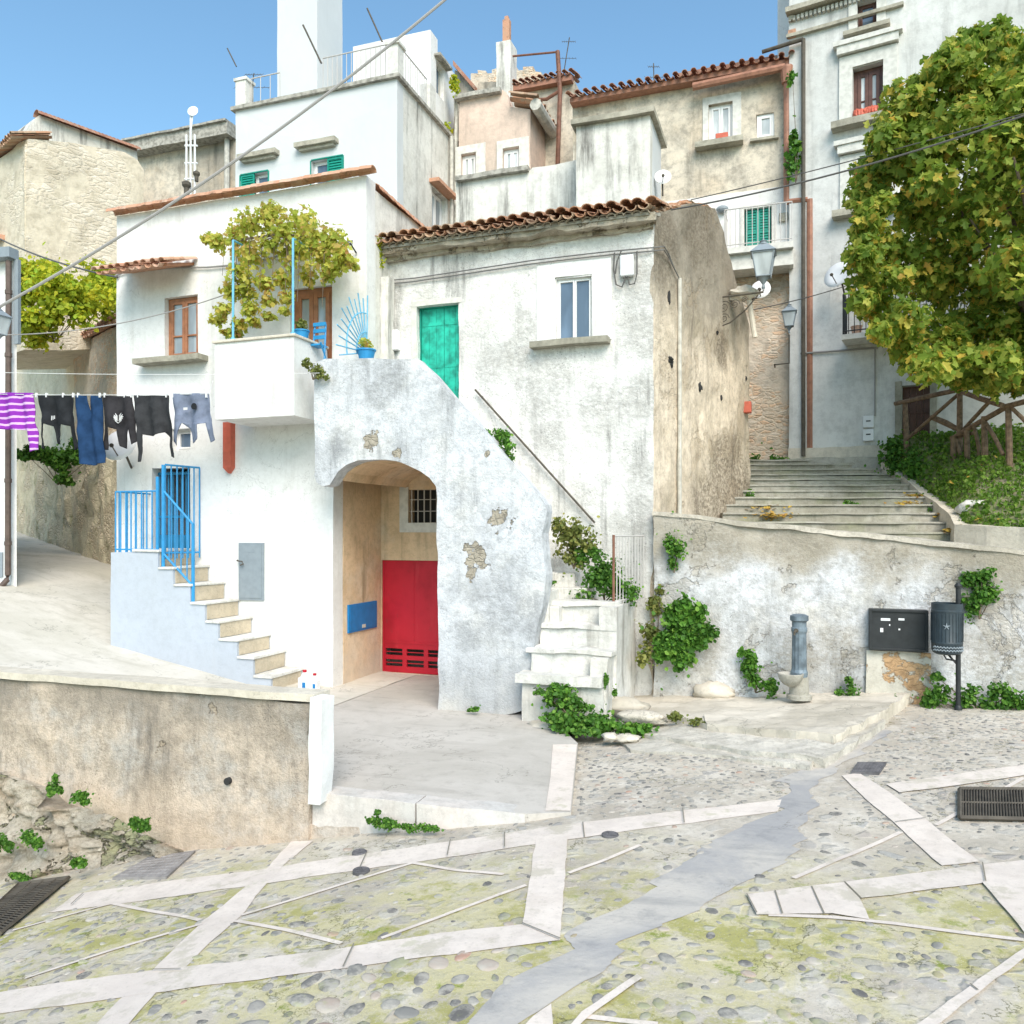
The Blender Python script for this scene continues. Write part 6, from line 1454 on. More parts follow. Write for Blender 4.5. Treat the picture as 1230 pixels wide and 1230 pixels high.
for k in range(95):
    d = V((lr.gauss(0, 1), lr.gauss(0, 1), lr.gauss(0, 1))).normalized(); R_ = lr.uniform(.72, .98)
    c = crown_c + V((d.x * 2.35, d.y * 2.3, d.z * 2.55)) * R_
    if d.z < -.5: c.z += .3
    rr = lr.uniform(.35, .7); clump(m, c, (rr, rr, rr * .75), 330 * rr, .18, True)
for mid, end in limb_pts: clump(m, end, (.7, .7, .6), 200, .17, True); clump(m, mid.lerp(end, .5), (.8, .8, .7), 120, .17, True)
m.build('crown', M['lf_tree'], TR)
# ---- grapevine on pergola
gv = V((bx1 - .1, BD + .1, ztb)); GV = thing('grapevine', 'yellowing grapevine trailing over light blue poles on the white balcony', 'vine', gv)
pz = onD(352, 286, BD + .1).z; pz2 = onD(280, 288, BD + .1).z; m = MB()
for u, tz in ((280, pz2), (352, pz)):
    x = onD(u, 640, BD + .12).x; m.tube([(x, BD + .12, ztb), (x, BD + .12, tz)], .02, 8); m.tube([(x, BD + .12, ztb), (x, BD + .12, ztb + .1)], .04, 8); m.tube([(x, BD + .12, tz), (x, DA, tz)], .018, 6); m.build('pole', M['blue_l'], GV); m = MB()
m = MB()
vp = [(300, 270, .28), (325, 262, .25), (285, 285, .24), (262, 292, .15), (252, 288, .1), (345, 275, .3), (365, 262, .2), (375, 285, .3), (400, 290, .26), (410, 308, .2), (385, 310, .25), (355, 305, .25), (325, 295, .28), (300, 305, .24), (325, 252, .14),
      (290, 330, .2), (277, 350, .16), (268, 372, .12), (262, 384, .1), (296, 352, .17), (300, 372, .14), (288, 390, .1), (283, 402, .07), (305, 388, .07), (318, 340, .13), (325, 362, .09), (323, 380, .06), (340, 335, .15), (345, 358, .1), (370, 335, .14), (392, 330, .12), (402, 322, .12), (341, 374, .05), (424, 318, .07), (272, 400, .05)]
for u, v, r in vp:
    c = onD(u, v, lr.uniform(11.35, 12.0)); clump(m, c, (r * 1.25, max(r, .16) * 1.2, r * 1.15), int(40 + 640 * r), .105, True, .15)
for u in (280, 293, 300, 322, 343, 352, 375, 400):
    for k in range(16): p = onD(u + lr.uniform(-6, 6), 280 + lr.uniform(0, 90 if u < 345 else 40), 11.5); leaf(m, p, (lr.uniform(-1, 1), -1, lr.uniform(-1, 1)), .1)
m.build('foliage', M['lf_vine'], GV)
m = MB()
for k in range(9):
    u = 270 + k * 15; a = onD(u, 290, 11.6); m.tube([onD(352, 330, 11.6), onD(340, 280, 11.7), a, onD(u - 3, 300 + lr.uniform(20, 70), 11.5)], [.02, .015, .01, .005], 5)
m.build('stems', M['bark'], GV)
# ---- helper for small plants
def plant(name, label, cat, spots_, mat, sz, dens=900, group=None, lob=False, stems=True):
    c0_ = sum((V(s_[0]) for s_ in spots_), V()) / len(spots_); zmin = min(s_[0][2] - s_[1][2] for s_ in spots_)
    T = thing(name, label, cat, (c0_.x, c0_.y, zmin), group); m = MB()
    for c, r in spots_:
        nt_ = dens * 3.0 * max(r[0] * r[2], .01) + 12
        for q in range(6):
            k = lr.uniform(.45, .85); cc = V(c) + V((lr.gauss(0, .42) * r[0], lr.gauss(0, .35) * r[1], lr.gauss(0, .42) * r[2]))
            clump(m, cc, (r[0] * k, r[1] * k, r[2] * k), nt_ * .16, sz * lr.uniform(.75, 1.15), lob, .15)
        for q in range(int(nt_ * .025)): leaf(m, V(c) + V((lr.gauss(0, .75) * r[0], lr.gauss(0, .5) * r[1], lr.gauss(0, .75) * r[2])), (lr.uniform(-1, 1), -1, lr.uniform(0, 1)), sz * lr.uniform(.4, 1.1))
    m.build('foliage', M[mat], T)
    if stems:
        m = MB()
        for c, r in spots_: c = V(c); m.tube([V((c0_.x, c0_.y, zmin)), c.lerp(V((c0_.x, c0_.y, zmin)), .5) + V((.03, 0, 0)), c], [.012, .009, .004], 5)
        m.build('stems', M['bark'], T)
    return T
W_ = lambda u, v, D, r, ry=.12: (onD(u, v, D), (r, ry, r))
plant('ivy_clump', 'big round bright green leafy clump against the fountain wall right of the front steps', 'plant', [W_(812, 745, 12.65, .3), W_(830, 765, 12.65, .27), W_(800, 775, 12.55, .27), W_(815, 785, 12.55, .2), W_(838, 742, 12.65, .18), W_(815, 760, 12.6, .3)], 'lf_ivy', .09, 3200)
plant('ivy_clump', 'dull green strip of creeper in the corner between the front steps and the fountain wall', 'plant', [W_(785, 735, 12.9, .2), W_(783, 765, 12.8, .16), W_(775, 790, 12.4, .12), W_(792, 715, 12.9, .1)], 'lf_olive', .07, 3600)
plant('ivy_clump', 'oval hanging green creeper high on the fountain wall beside the rough house corner', 'plant', [(onD(811, 655, 12.82), (.16, .1, .26)), (onD(808, 677, 12.84), (.08, .06, .14))], 'lf_ivy', .05, 6000)
plant('ivy_clump', 'bushy green creeper on the fountain wall behind the litter bin', 'plant', [(onD(1172, 700, 12.8), (.22, .12, .18)), (onD(1188, 712, 12.8), (.16, .1, .16)), (onD(1168, 728, 12.8), (.1, .08, .18)), (onD(1178, 690, 12.8), (.14, .1, .1))], 'lf_ivy', .055, 5200)
plant('ivy_clump', 'leafy weeds climbing the fountain wall left of the drinking fountain', 'plant', [W_(900, 790, 12.8, .14), W_(908, 808, 12.75, .15), W_(895, 800, 12.8, .09), W_(928, 824, 12.6, .14, .1)], 'lf_ivy', .07, 3600)
plant('weed_tuft', 'small weeds between the drinking fountain and the black wall cabinet', 'plant', [W_(1020, 833, 12.7, .14), W_(1021, 820, 12.75, .07)], 'lf_ivy', .05, 4000)
plant('weed_tuft', 'single small weed at the foot of the orange brick patch', 'plant', [W_(1077, 838, 12.6, .06)], 'lf_ivy', .05, 5000)
plant('weed_row', 'row of low green weeds along the wall base under the litter bin', 'plant', [W_(u, v, 12.65, r) for u, v, r in ((1115, 840, .14), (1130, 832, .17), (1127, 815, .07), (1165, 838, .18), (1185, 845, .15), (1205, 838, .19), (1225, 845, .15), (1250, 845, .15))], 'lf_ivy', .06, 3600)
W2 = lambda u, v, D, rx, rz, ry=.2: (onD(u, v, D), (rx, ry, rz))
plant('creeping_plant', 'dense bright green ground creeper spreading at the foot of the front steps', 'plant', [W2(665, 838, 10.85, .2, .16), W2(685, 845, 10.85, .24, .15), W2(705, 862, 10.75, .3, .14), W2(730, 870, 10.65, .3, .13), W2(680, 868, 10.65, .26, .12), W2(755, 876, 10.6, .24, .08), W2(655, 832, 10.9, .14, .12), W2(700, 880, 10.5, .3, .07)], 'lf_ivy', .065, 5200)
plant('bush', 'dark green bush growing over the small landing beside the thin iron gate', 'bush', [W2(722, 688, 12.4, .34, .28), W2(742, 703, 12.4, .3, .22), W2(712, 670, 12.5, .24, .2), W2(755, 712, 12.5, .24, .15), W2(700, 716, 12.3, .22, .1)], 'lf_ivy', .055, 3600)
plant('bush', 'olive and rust leaved bush at the end of the handrail above the dark green bush', 'bush', [W2(688, 645, 12.5, .32, .3), W2(673, 640, 12.5, .18, .22), W2(705, 650, 12.5, .18, .2), W2(690, 668, 12.5, .22, .2)], 'lf_olive', .06, 2600)
plant('shrub', 'small green and yellow shrub sprouting from the arched staircase parapet', 'shrub', [(onD(597, 526, 11.7), (.22, .15, .15)), (onD(606, 540, 11.65), (.18, .12, .16)), (onD(612, 550, 11.6), (.09, .1, .09))], 'lf_ivy', .055, 4200)
plant('weed_tuft', 'dry olive tuft hanging beside the white balcony corner', 'plant', [(onD(376, 446, 11.25), (.14, .1, .1)), (onD(384, 450, 11.25), (.12, .1, .07)), (onD(368, 438, 11.25), (.07, .08, .11))], 'lf_olive', .05, 3500)
plant('weed_tuft', 'green yellow sprig growing from the left end of the old tiled roof', 'plant', [(onD(454, 300, 12.75), (.13, .1, .2)), (onD(449, 318, 12.7), (.1, .1, .12))], 'lf_yel', .08, 2200)
plant('weed_tuft', 'tiny weed at the foot of the arched staircase pier', 'plant', [(onD(569, 851, 11.2), (.08, .06, .05))], 'lf_ivy', .04, 9000, stems=False)
plant('weed_tuft', 'green weeds under the joint of the white kerb blocks', 'plant', [(onD(465, 990, 7.12), (.14, .06, .045)), (onD(490, 993, 7.12), (.15, .06, .03)), (onD(450, 984, 7.12), (.05, .05, .05)), (onD(515, 995, 7.12), (.1, .05, .025))], 'lf_ivy', .03, 16000, stems=False)
for (u, v, D, rx, rz, lab) in ((62, 945, 6.85, .09, .1, 'round mossy weed tuft hanging under the rough cement wall, left of the rock crack'), (95, 958, 6.8, .09, .07, 'leafy weed tuft leaning at the top of the rock crack'), (165, 987, 6.75, .09, .07, 'bright green tuft at the right end of the pebbly rock'), (40, 1010, 6.6, .16, .07, 'spreading green weed low on the pebbly rock'), (3, 1012, 6.6, .09, .08, 'green weed cut by the left border low on the rock'), (22, 1051, 6.55, .1, .035, 'flat weed patch at the base of the rock above the long grate'), (92, 1035, 6.5, .05, .04, 'tiny weed at the middle of the rock base')):
    plant('weed_tuft', lab, 'plant', [(onD(u, v, D), (rx, .06, rz)), (onD(u + 8, v + 4, D), (rx * .6, .06, rz * .6))], 'lf_ivy', .035, 14000, stems=False)
for u, v in ((60, 965), (45, 985), (55, 1000)): pass
plant('weed_tuft', 'small weeds between the slabs of the fountain platform', 'plant', [(onG(812, 862, lambda x, y: .25), (.13, .1, .06)), (onG(835, 868, lambda x, y: .22), (.1, .06, .04))], 'lf_olive', .04, 9000, stems=False)
plant('weed_tuft', 'mossy tuft on the broken corner of the fountain platform', 'plant', [(onG(1010, 885, lambda x, y: .25), (.07, .2, .05)), (onG(1030, 872, lambda x, y: .3), (.05, .15, .04))], 'lf_olive', .03, 9000, stems=False)
plant('step_weed', 'little green tufts on the edges of the whitewashed front steps', 'plant', [(onD(660, 700, 12.3), (.08, .05, .04)), (onD(664, 727, 11.95), (.05, .04, .03)), (onD(708, 783, 11.4), (.05, .04, .02)), (onD(735, 741, 11.85), (.06, .05, .05)), (onD(728, 818, 11.15), (.03, .04, .1)), (onD(738, 832, 11.2), (.03, .04, .05))], 'lf_ivy', .035, 15000, stems=False)
# downpipe creepers far
plant('creeper', 'green creeper hanging between the copper pipe and the grey tall house', 'creeper', [(onD(957, 172, 21.4), (.25, .15, .4)), (onD(958, 200, 21.4), (.2, .15, .4)), (onD(952, 92, 21.4), (.15, .1, .2))], 'lf_ivy', .12, 700)
plant('creeper', 'green tuft growing high on the downpipe of the railed terrace house', 'creeper', [(onD(537, 168, 22.6), (.35, .2, .45)), (onD(548, 100, 22.4), (.2, .2, .4))], 'lf_yel', .14, 500)
# bushes at the left above alley
plant('bush', 'large yellow-green bush on the garden wall beyond the white house, above the washing', 'bush', [(onY(u, v, 22 + lr.uniform(-.8, .8)), (r, r, r * .8)) for u, v, r in ((40, 340, .75), (75, 345, .8), (110, 352, .7), (50, 375, .8), (85, 372, .6), (30, 395, .5), (50, 400, .45), (125, 345, .6), (25, 335, .5))], 'lf_yel', .15, 1100)
plant('ivy_clump', 'bright ivy hanging over the mossy alley wall under the washing', 'plant', [(onY(u, v, 21), (r, .3, r * .8)) for u, v, r in ((75, 556, .35), (60, 546, .3), (90, 545, .3), (45, 545, .25), (78, 575, .2), (30, 545, .2), (110, 548, .2))], 'lf_ivy', .11, 2600)
# around public steps
hY = 19.2
plant('hedge', 'dense dark green hedge at the head of the steps beneath the wooden fence', 'hedge', [(onY(u, v, Y_ * .955), (r, r * .8, r * .7)) for u, v, Y_, r in ((1085, 552, 19.4, .45), (1105, 548, 19.2, .5), (1125, 553, 18.8, .5), (1085, 568, 19, .35), (1110, 570, 18.4, .45), (1132, 575, 18, .35), (1075, 560, 19.5, .3))], 'lf_ivy', .09, 2200)
plant('weed_row', 'green weeds on the low wall left of the head of the public steps', 'plant', [(onY(u, v, 20.5), (r, .3, r)) for u, v, r in ((915, 560, .32), (935, 562, .28), (955, 565, .22), (985, 556, .16), (945, 570, .18))], 'lf_ivy', .09, 2200)
plant('weed_tuft', 'green clump by the foot of the rough house wall, left of the steps', 'plant', [(onY(899, 603, 17), (.16, .2, .2)), (onY(897, 590, 17.4), (.1, .1, .12))], 'lf_ivy', .07, 3200)
plant('weed_tuft', 'round weed in the middle of the public steps', 'plant', [(onY(1023, 606, 16.4), (.12, .12, .1))], 'lf_ivy', .06, 5000, stems=False)
plant('weed_tuft', 'small round weed near the right end of the upper public steps', 'plant', [(onY(1071, 595, 17.2), (.12, .1, .1))], 'lf_ivy', .06, 5000, stems=False)
plant('weed_row', 'low weeds and ivy where the public steps meet the curved kerb wall', 'plant', [(onY(u, v, Y_), (.12, .12, .12)) for u, v, Y_ in ((1149, 645, 14.9), (1147, 632, 15.2), (1108, 600, 16.8), (1114, 588, 17.2), (1122, 612, 16.2))], 'lf_ivy', .06, 3600)
# grass bank: stuff
m = MB(); mf = MB()
for i in range(len(bankv) - 1):
    for j in range(nr):
        q = [bankv[i][j], bankv[i + 1][j], bankv[i + 1][j + 1], bankv[i][j + 1]]; area = ((q[1] - q[0]).cross(q[3] - q[0])).length
        for k in range(int(area * 330) if i < 7 else int(area * 60)):
            a, b = lr.random(), lr.random(); p = q[0].lerp(q[1], a).lerp(q[3].lerp(q[2], a), b); h = lr.uniform(.05, .2) * (1.4 if noise.noise(p * .9) > .1 else .8)
            if lr.random() < .55: clump(m, p + V((0, 0, h * .6)), (.05, .05, h * .6), 3, .07)
            else:
                d = V((lr.uniform(-.05, .05), lr.uniform(-.05, .05), h)); w_ = V((lr.uniform(-1, 1), lr.uniform(-1, 1), 0)).normalized() * .009; m.add([p - w_, p + w_, p + d], [(0, 1, 2)])
tag(m.build('ground_cover', M['lf_grass']), 'thick green grass and weeds covering the bank beside the public steps', 'grass', kind='stuff')
# fallen leaves
m = MB()
for (u, v, Y_, su, sv, n) in ((930, 622, 15.6, 22, 6, 90), (920, 612, 16.2, 30, 3, 50), (1098, 598, 16.8, 16, 3, 60), (1128, 622, 15.8, 16, 4, 60), (1140, 640, 14.8, 10, 4, 40), (1090, 607, 16.3, 20, 3, 50), (1180, 580, 16, 40, 25, 60), (1200, 625, 14.2, 30, 8, 35)):
    for k in range(n): p = onY(u + lr.gauss(0, su * .5), v + lr.gauss(0, sv * .4), Y_ + lr.gauss(0, .12)); p.z += .04; lobed(m, p, (lr.uniform(-.5, .5), lr.uniform(-.7, .2), 1), lr.uniform(.06, .12))
tag(m.build('fallen_leaves', M['lf_fall']), 'scattered orange and yellow fallen leaves on the public steps and bank', 'fallen leaves', kind='stuff')
for (u, v, Y_, rx, lab) in ((1170, 610, 14.8, .3, 'pale flat stone lying in the grass of the bank, left one'), (1213, 596, 14.9, .5, 'long pale boulder half sunk in the grass of the bank at the right border')):
    p = onY(u, v, Y_); m = MB(); m.blob(p, (rx, .25, .14), 12, 8, .5, 2); tag(m.build('boulder', M['step'], smooth=True, at=p), lab, 'rock')
# ================================================================= LAUNDRY
LY = 11.2
def lp_(u, v, n=0): p = onD(u, v, LY + n); return p
hook = onD(258, 458, 12.25)
m = MB(); la = onD(-60, 472, LY); pts = [la.lerp(onD(252, 473, LY), k / 12) - V((0, 0, .03 * math.sin(math.pi * k / 12))) for k in range(13)] + [hook + V((0, -.05, 0))]
tag(m.tube(pts, .006, 5).build('washing_line', M['rope'], at=la), 'thin pale washing line carrying six garments between the left house and the white house', 'washing line')
def cloth(name, label, cat, px, mat, depth=.035, fold=6, grp='clothes drying on the line'):
    P0 = [lp_(u, v) for u, v in px]; pl = FD(LY); o_ = [(p.x, p.z) for p in P0]
    tp = max(z for _, z in o_); at = (sum(x for x, _ in o_) / len(o_), LY, tp)
    m = MB().poly(pl, o_, th=.012)
    T = thing(name, label, cat, at, grp)
    ph = lr.uniform(0, 6)
    bm_ = m.build('fabric', M[mat], T, cut=.05, smooth=True)
    md = None
    for v in bm_.data.vertices:
        x, z = v.co.x, v.co.z; f = min(1, max(0, -z) / .4)
        v.co.y += math.sin(x * 16 * fold / 6 + ph + z * 2) * depth * (.35 + f) + hnoise(V((x * 2 + ph, z * 2, 0)), 1, 3) * depth * 1.6 * f
        v.co.x += hnoise(V((x * 2, z * 3, ph)), 1, 3) * .008 * f
    return T
def clothm(name, c, var=.4):
    t = NT(name, .95, .05); n1 = t.noise(5, 6, .6); return t.fin(t.mix(t.ramp(n1, .35, .7), c, tuple(x * (1 - var) for x in c)), t.bump(t.noise(7, 4), .5, .03))
def purple():
    t = NT('purple_striped_knit', .95, .05); z = t.sep()[2]; zz = t.math('ADD', z, t.math('MULTIPLY', t.noise(4, 3), .06))
    w = t.math('SINE', t.math('MULTIPLY', zz, 52)); c = t.mix(t.ramp(w, .45, .6), (.24, .035, .36), (.62, .42, .68)); return t.fin(c, t.bump(t.noise(60, 3), .4, .01))
M['purple'] = purple(); M['cl_black'] = clothm('black_cotton', (.028, .03, .034)); M['cl_black2'] = clothm('charcoal_cotton', (.04, .038, .042)); M['cl_dark'] = clothm('dark_knit', (.045, .046, .05)); M['cl_navy'] = clothm('navy_denim', (.022, .055, .13)); M['cl_grey'] = clothm('grey_blue_cotton', (.19, .22, .30), .3); M['cl_white'] = clothm('white_print', (.6, .6, .6), .1); M['cl_lilac'] = clothm('lilac_cloth', (.5, .38, .62), .2)
cloth('jumper', 'purple and lilac striped jumper hanging at the left border', 'jumper', [(-22, 471), (39, 472), (41, 505), (44, 520), (45, 540), (37, 543), (35, 517), (18, 516), (-22, 515)], 'purple')
T = cloth('jacket', 'black jacket with two long hanging sleeves, between the purple jumper and the navy trousers', 'jacket', [(45, 475), (88, 475), (90, 500), (91, 538), (86, 540), (84, 512), (76, 510), (73, 534), (67, 533), (62, 512), (55, 509), (52, 540), (47, 538), (47, 500)], 'cl_black')
cloth('trousers', 'navy blue trousers hung by the waist with lilac turned hems', 'trousers', [(91, 475), (103, 475), (106, 496), (109, 475), (121, 476), (123, 520), (127, 556), (110, 559), (96, 557), (94, 520)], 'cl_navy')
T2 = cloth('sweatshirt', 'charcoal sweatshirt with a pale circular print, third garment from the right', 'sweatshirt', [(122, 475), (158, 476), (161, 500), (164, 530), (160, 534), (156, 514), (152, 530), (150, 539), (144, 536), (141, 516), (128, 512), (126, 540), (122, 540), (124, 500)], 'cl_black2')
cloth('sweater', 'plain black sweater with long thin sleeves, second garment from the right', 'sweater', [(161, 475), (203, 475), (207, 505), (208, 550), (203, 548), (201, 525), (196, 519), (184, 524), (172, 522), (171, 555), (166, 555), (168, 515)], 'cl_dark')
T3 = cloth('hooded_top', 'grey-blue hooded top with a round badge, at the right end of the line', 'hooded top', [(207, 473), (250, 472), (254, 505), (257, 528), (251, 531), (247, 508), (240, 510), (238, 528), (230, 532), (226, 515), (219, 508), (212, 535), (206, 530), (210, 508)], 'cl_grey')
m = MB(); p = lp_(233, 488, -.05); m.lathe(p, [(.03, 0), (.055, 0), (.055, .006), (.03, .006)], 16, ax=(0, -1, 0)); m.build('badge', M['cl_black'], T3); m = MB(); p = lp_(223, 491, -.05); m.box(p.x - .04, p.y - .01, p.z - .02, p.x + .04, p.y, p.z + .02); m.build('logo_patch', M['cl_white'], T3)
m = MB(); p = lp_(142, 502, -.055)
for sgn in (-1, 1):
    for k in range(4): a = .5 + k * .45; m.tube([p + V((sgn * .02, 0, -.05)), p + V((sgn * (.05 + .035 * math.sin(a * 2)), 0, .0 + k * .012)), p + V((sgn * .11 * math.cos(a - .9), 0, .09 * math.sin(a - .7)))], [.008, .012, .004], 5)
m.tube([p + V((-.09, 0, .03)), p + V((-.06, 0, -.05)), p + V((0, 0, -.09)), p + V((.06, 0, -.05)), p + V((.09, 0, .03))], .009, 5); m.build('print', M['cl_white'], T2)
m = MB(); p = lp_(64, 502, -.05)
for k in range(3): m.box(p.x - .05 + k * .035, p.y, p.z - .04 + k * .01, p.x - .035 + k * .035, p.y + .006, p.z + .04)
m.build('print', M['cl_white'], T)
m = MB()
for u in (44, 56, 76, 88, 94, 120, 126, 150, 158, 166, 200, 208, 248): p = lp_(u, 474); m.box(p.x - .008, LY - .02, p.z - .05, p.x + .008, LY + .02, p.z + .03)
tag(m.build('clothes_peg', M['plastic_w']), 'small pale clothes pegs along the washing line', 'clothes pegs', kind='stuff')
# satellite dish under the washing
def dish(name, label, c, r, aim, mount, mat='plastic_w', arm=.5):
    c = V(c); aim = V(aim).normalized(); T = thing(name, label, 'satellite dish', mount); m = MB()
    m.lathe(c, [(.01, .0), (r * .5, r * .06), (r * .85, r * .17), (r, r * .24), (r, r * .26), (r * .5, r * .09), (.01, .03)], 24, ax=aim); m.build('reflector', M[mat], T, smooth=True)
    m = MB(); f = c + aim * r * 1.1 - V((0, 0, r * .45)); m.tube([c - V((0, 0, r * .8)) + aim * .05, f], .012, 6); m.blob(f, (.04, .04, .04), 8, 6); m.tube([c - aim * .03, c - aim * .12 - V((0, 0, .05)), V(mount)], .022, 8); m.build('arm', M['iron'], T); return T
dc = onD(146, 537, 11.9); dish('satellite_dish', 'white satellite dish on a bracket just below the hanging clothes', dc, .32, (.25, -1, .45), onD(158, 562, DA - .01))
dc = onD(917, 350, 17.2); dish('satellite_dish', 'small round white dish beside the street lantern at the back corner of the rough wall', onY(914, 349, 16.6), .2, (-.1, -1, .25), onY(903, 360, 17.0))
dish('satellite_dish', 'white dish on the balcony of the grey tall house, partly behind the tree', PE.P(PE.hit(1012, 340)[0], PE.hit(1012, 340)[1], .6), .33, (-.6, -1, .4), PE.P(PE.hit(1016, 370)[0], PE.hit(1016, 360)[1], .0))
dish('satellite_dish', 'pale blue dish on the roof corner right of the streaked block', onD(796, 214, 19.6), .2, (.2, -1, .3), onD(796, 235, 19.6))
# ================================================================= LAMPS
def lantern(T, c, s):
    """four-sided street lantern standing on point c (bottom), size s"""
    c = V(c); m = MB(); w0, w1, h = .12 * s, .19 * s, .42 * s
    def q(w, z): return [c + V((-w, -w, z)), c + V((w, -w, z)), c + V((w, w, z)), c + V((-w, w, z))]
    m.lathe(c - V((0, 0, .22 * s)), [(.02 * s, 0), (.035 * s, .04 * s), (.02 * s, .09 * s), (.06 * s, .15 * s), (.10 * s, .2 * s), (.11 * s, .22 * s)], 12)
    a, b = q(w0, 0), q(w1, h)
    for i in range(4):
        m.tube([a[i], b[i]], .013 * s, 6); m.tube([a[i], a[(i + 1) % 4]], .013 * s, 6); m.tube([b[i], b[(i + 1) % 4]], .018 * s, 6)
    r0, r1 = q(w1 * 1.18, h + .012 * s), q(.07 * s, h + .17 * s); m.add(r0 + r1, [(3, 2, 1, 0), (0, 1, 5, 4), (1, 2, 6, 5), (2, 3, 7, 6), (3, 0, 4, 7), (4, 5, 6, 7)])
    m.lathe(c + V((0, 0, h + .17 * s)), [(.09 * s, 0), (.09 * s, .02 * s), (.05 * s, .04 * s), (.07 * s, .07 * s), (.02 * s, .09 * s), (.01, .12 * s)], 12)
    m.build('lantern_frame', M['grey_metal'], T)
    g = MB(); a, b = q(w0 * .93, .008 * s), q(w1 * .95, h - .01 * s); g.add(a + b, [(0, 1, 5, 4), (1, 2, 6, 5), (2, 3, 7, 6), (3, 0, 4, 7)]); g.build('glass', M['lampglass'], T)
lb = onY(917, 335, 15.6); wl = onY(858, 345, 16.0)
T = thing('street_lantern', 'glass street lantern on an ornate iron bracket at the rough house wall corner', 'street lamp', wl)
lantern(T, lb + V((0, 0, .03)), 1.05)
m = MB(); e_ = lb - V((0, 0, .25)); w0_ = V((wl.x, wl.y, e_.z + .0)); d = e_ - w0_; e_ = e_
m.tube([lb - V((0, 0, .22)), e_, w0_], .02, 8); m.tube([w0_, w0_ - V((0, 0, .6))], .022, 8)
def scroll(a, b, r): return [a.lerp(b, .5) + d.normalized() * (r * (1 - k / 22) * math.cos(k * .5)) + UP * (r * (1 - k / 22) * math.sin(k * .5)) for k in range(20)]
L = d.length; dn = d.normalized()
m.tube([w0_ - V((0, 0, .6)), w0_ + dn * .3 - V((0, 0, .52)), w0_ + dn * .6 - V((0, 0, .3)), w0_ + dn * L * .9 - V((0, 0, .04))], .014, 6)
for f, r, z in ((.2, .13, .2), (.2, .10, .42), (.42, .10, .17), (.62, .06, .1)): c_ = w0_ + dn * L * f - V((0, 0, z)); m.tube([c_ + dn * (r * (1 - k / 24) * math.cos(k * .55)) + UP * (r * (1 - k / 24) * math.sin(k * .55)) for k in range(21)], .009, 5)
m.build('bracket', M['iron'], T)
m = MB(); cj = onY(893, 352, 16.2); m.blob(cj, (.28, .2, .14), 10, 7, .5, 3); m.tube([cj + V((.1, 0, -.1)), cj + V((.22, 0, -.9))], .05, 8); tag(m.build('corbel_stone', M['coping_l'], at=cj), 'rough corbel stone with a pipe under the lantern at the back corner of the house', 'corbel')
lb2 = onD(948, 392, 21.0); T = thing('street_lantern', 'small wall lantern beside the copper pipe below the balcony', 'street lamp', onD(948, 420, 21.9)); lantern(T, lb2, .8); m = MB(); m.tube([lb2 - V((0, 0, .2)), lb2 - V((0, 0, .9)), lb2 + V((-.35, .3, -.85)), lb2 + V((-.35, .9, -.8))], .02, 6); m.build('bracket', M['iron'], T)
lb3 = onY(-2, 402, 14.2); T = thing('street_lantern', 'grey street lantern cut by the left border beneath the dark roof edge', 'street lamp', onY(-25, 420, 12.2)); lantern(T, lb3, .72); m = MB(); m.tube([lb3 - V((0, 0, .24)), lb3 - V((.3, -.0, .3)), lb3 - V((1.2, 0, .25))], .02, 6); m.build('bracket', M['iron'], T)
# ================================================================= CABLES
def cable(label, a, b, sag, r=.018, mat='cable', n=18, cat='cable'):
    a, b = V(a), V(b); pts = [a.lerp(b, k / n) - V((0, 0, sag * 4 * (k / n) * (1 - k / n))) for k in range(n + 1)]
    return tag(MB().tube(pts, r, 6).build('overhead_cable', M[mat], at=a), label, cat)
cable('thick overhead cable crossing the sky from the left lantern to the top of the picture', onY(-60, 400, 9), onY(560, -22, 9.6), .25, .016, 'cable_l')
cable('thin cable running from the tall grey house down to the old tiled roof', onD(1250, 132, 12), onD(806, 252, 13.3), .12, .013)
cable('second thin cable just above the one that reaches the tiled roof corner', onY(1260, 128, 13), onY(830, 240, 17), .05, .01)
cable('thin pale wire sloping past the yellow-green bush to the white house', onY(-20, 402, 15), onD(300, 343, 12.2), .25, .01, 'cable_l')
cable('dark twin cable from the far stone house to the corner of the white house', onY(0, 287, 22), onD(141, 333, 12.25), .1, .02)
cable('fine white wire level with the window sill of the white house', onY(-20, 447, 12.5), onD(384, 448, 11.2), .03, .004, 'rope')
cable('thin wire from the grey house balcony to the rough house corner', PE.P(*PE.hit(1040, 340), .3), onY(905, 372, 17.2), .05, .012)
# ================================================================= ANTENNAS
def antenna(label, base, top, bars_=(), r=.02):
    base, top = V(base), V(top); T = thing('roof_antenna', label, 'antenna', base); m = MB(); m.tube([base, top], r, 6); m.build('mast', M['iron'], T)
    m = MB()
    for f, L in bars_:
        p = base.lerp(top, f); m.tube([p - RT * L, p + RT * L], r * .45, 5)
        for k in range(-3, 4): q = p + RT * L * k / 3; m.tube([q - FW * .12 - UP * .1, q + FW * .12 + UP * .1], r * .35, 4)
    if bars_: m.build('elements', M['iron'], T)
antenna('tall thin antenna mast leaning left above the white rooftop block', onD(459, 50, 21), onD(441, 10, 21), r=.025)
antenna('slim leaning rod on the roof terrace railing beside the white shaft', onD(386, 76, 19), onD(364, 30, 19), r=.025)
antenna('faint thin rod left of the terrace corner pillar', onD(284, 80, 22), onD(273, 58, 22), r=.02)
antenna('television antenna with crossbars beside the left terrace pillar', onD(301, 122, 20), onD(305, 88, 20), [(.5, .5), (.95, .25)], .015)
antenna('television antenna above the cream rear house', onD(676, 95, 24), onD(684, 45, 24), [(.5, .3), (.9, .2)], .015)
antenna('television antenna above the tiled eaves of the ochre house', onD(786, 118, 23), onD(785, 76, 23), [(.6, .25), (.9, .15)], .015)
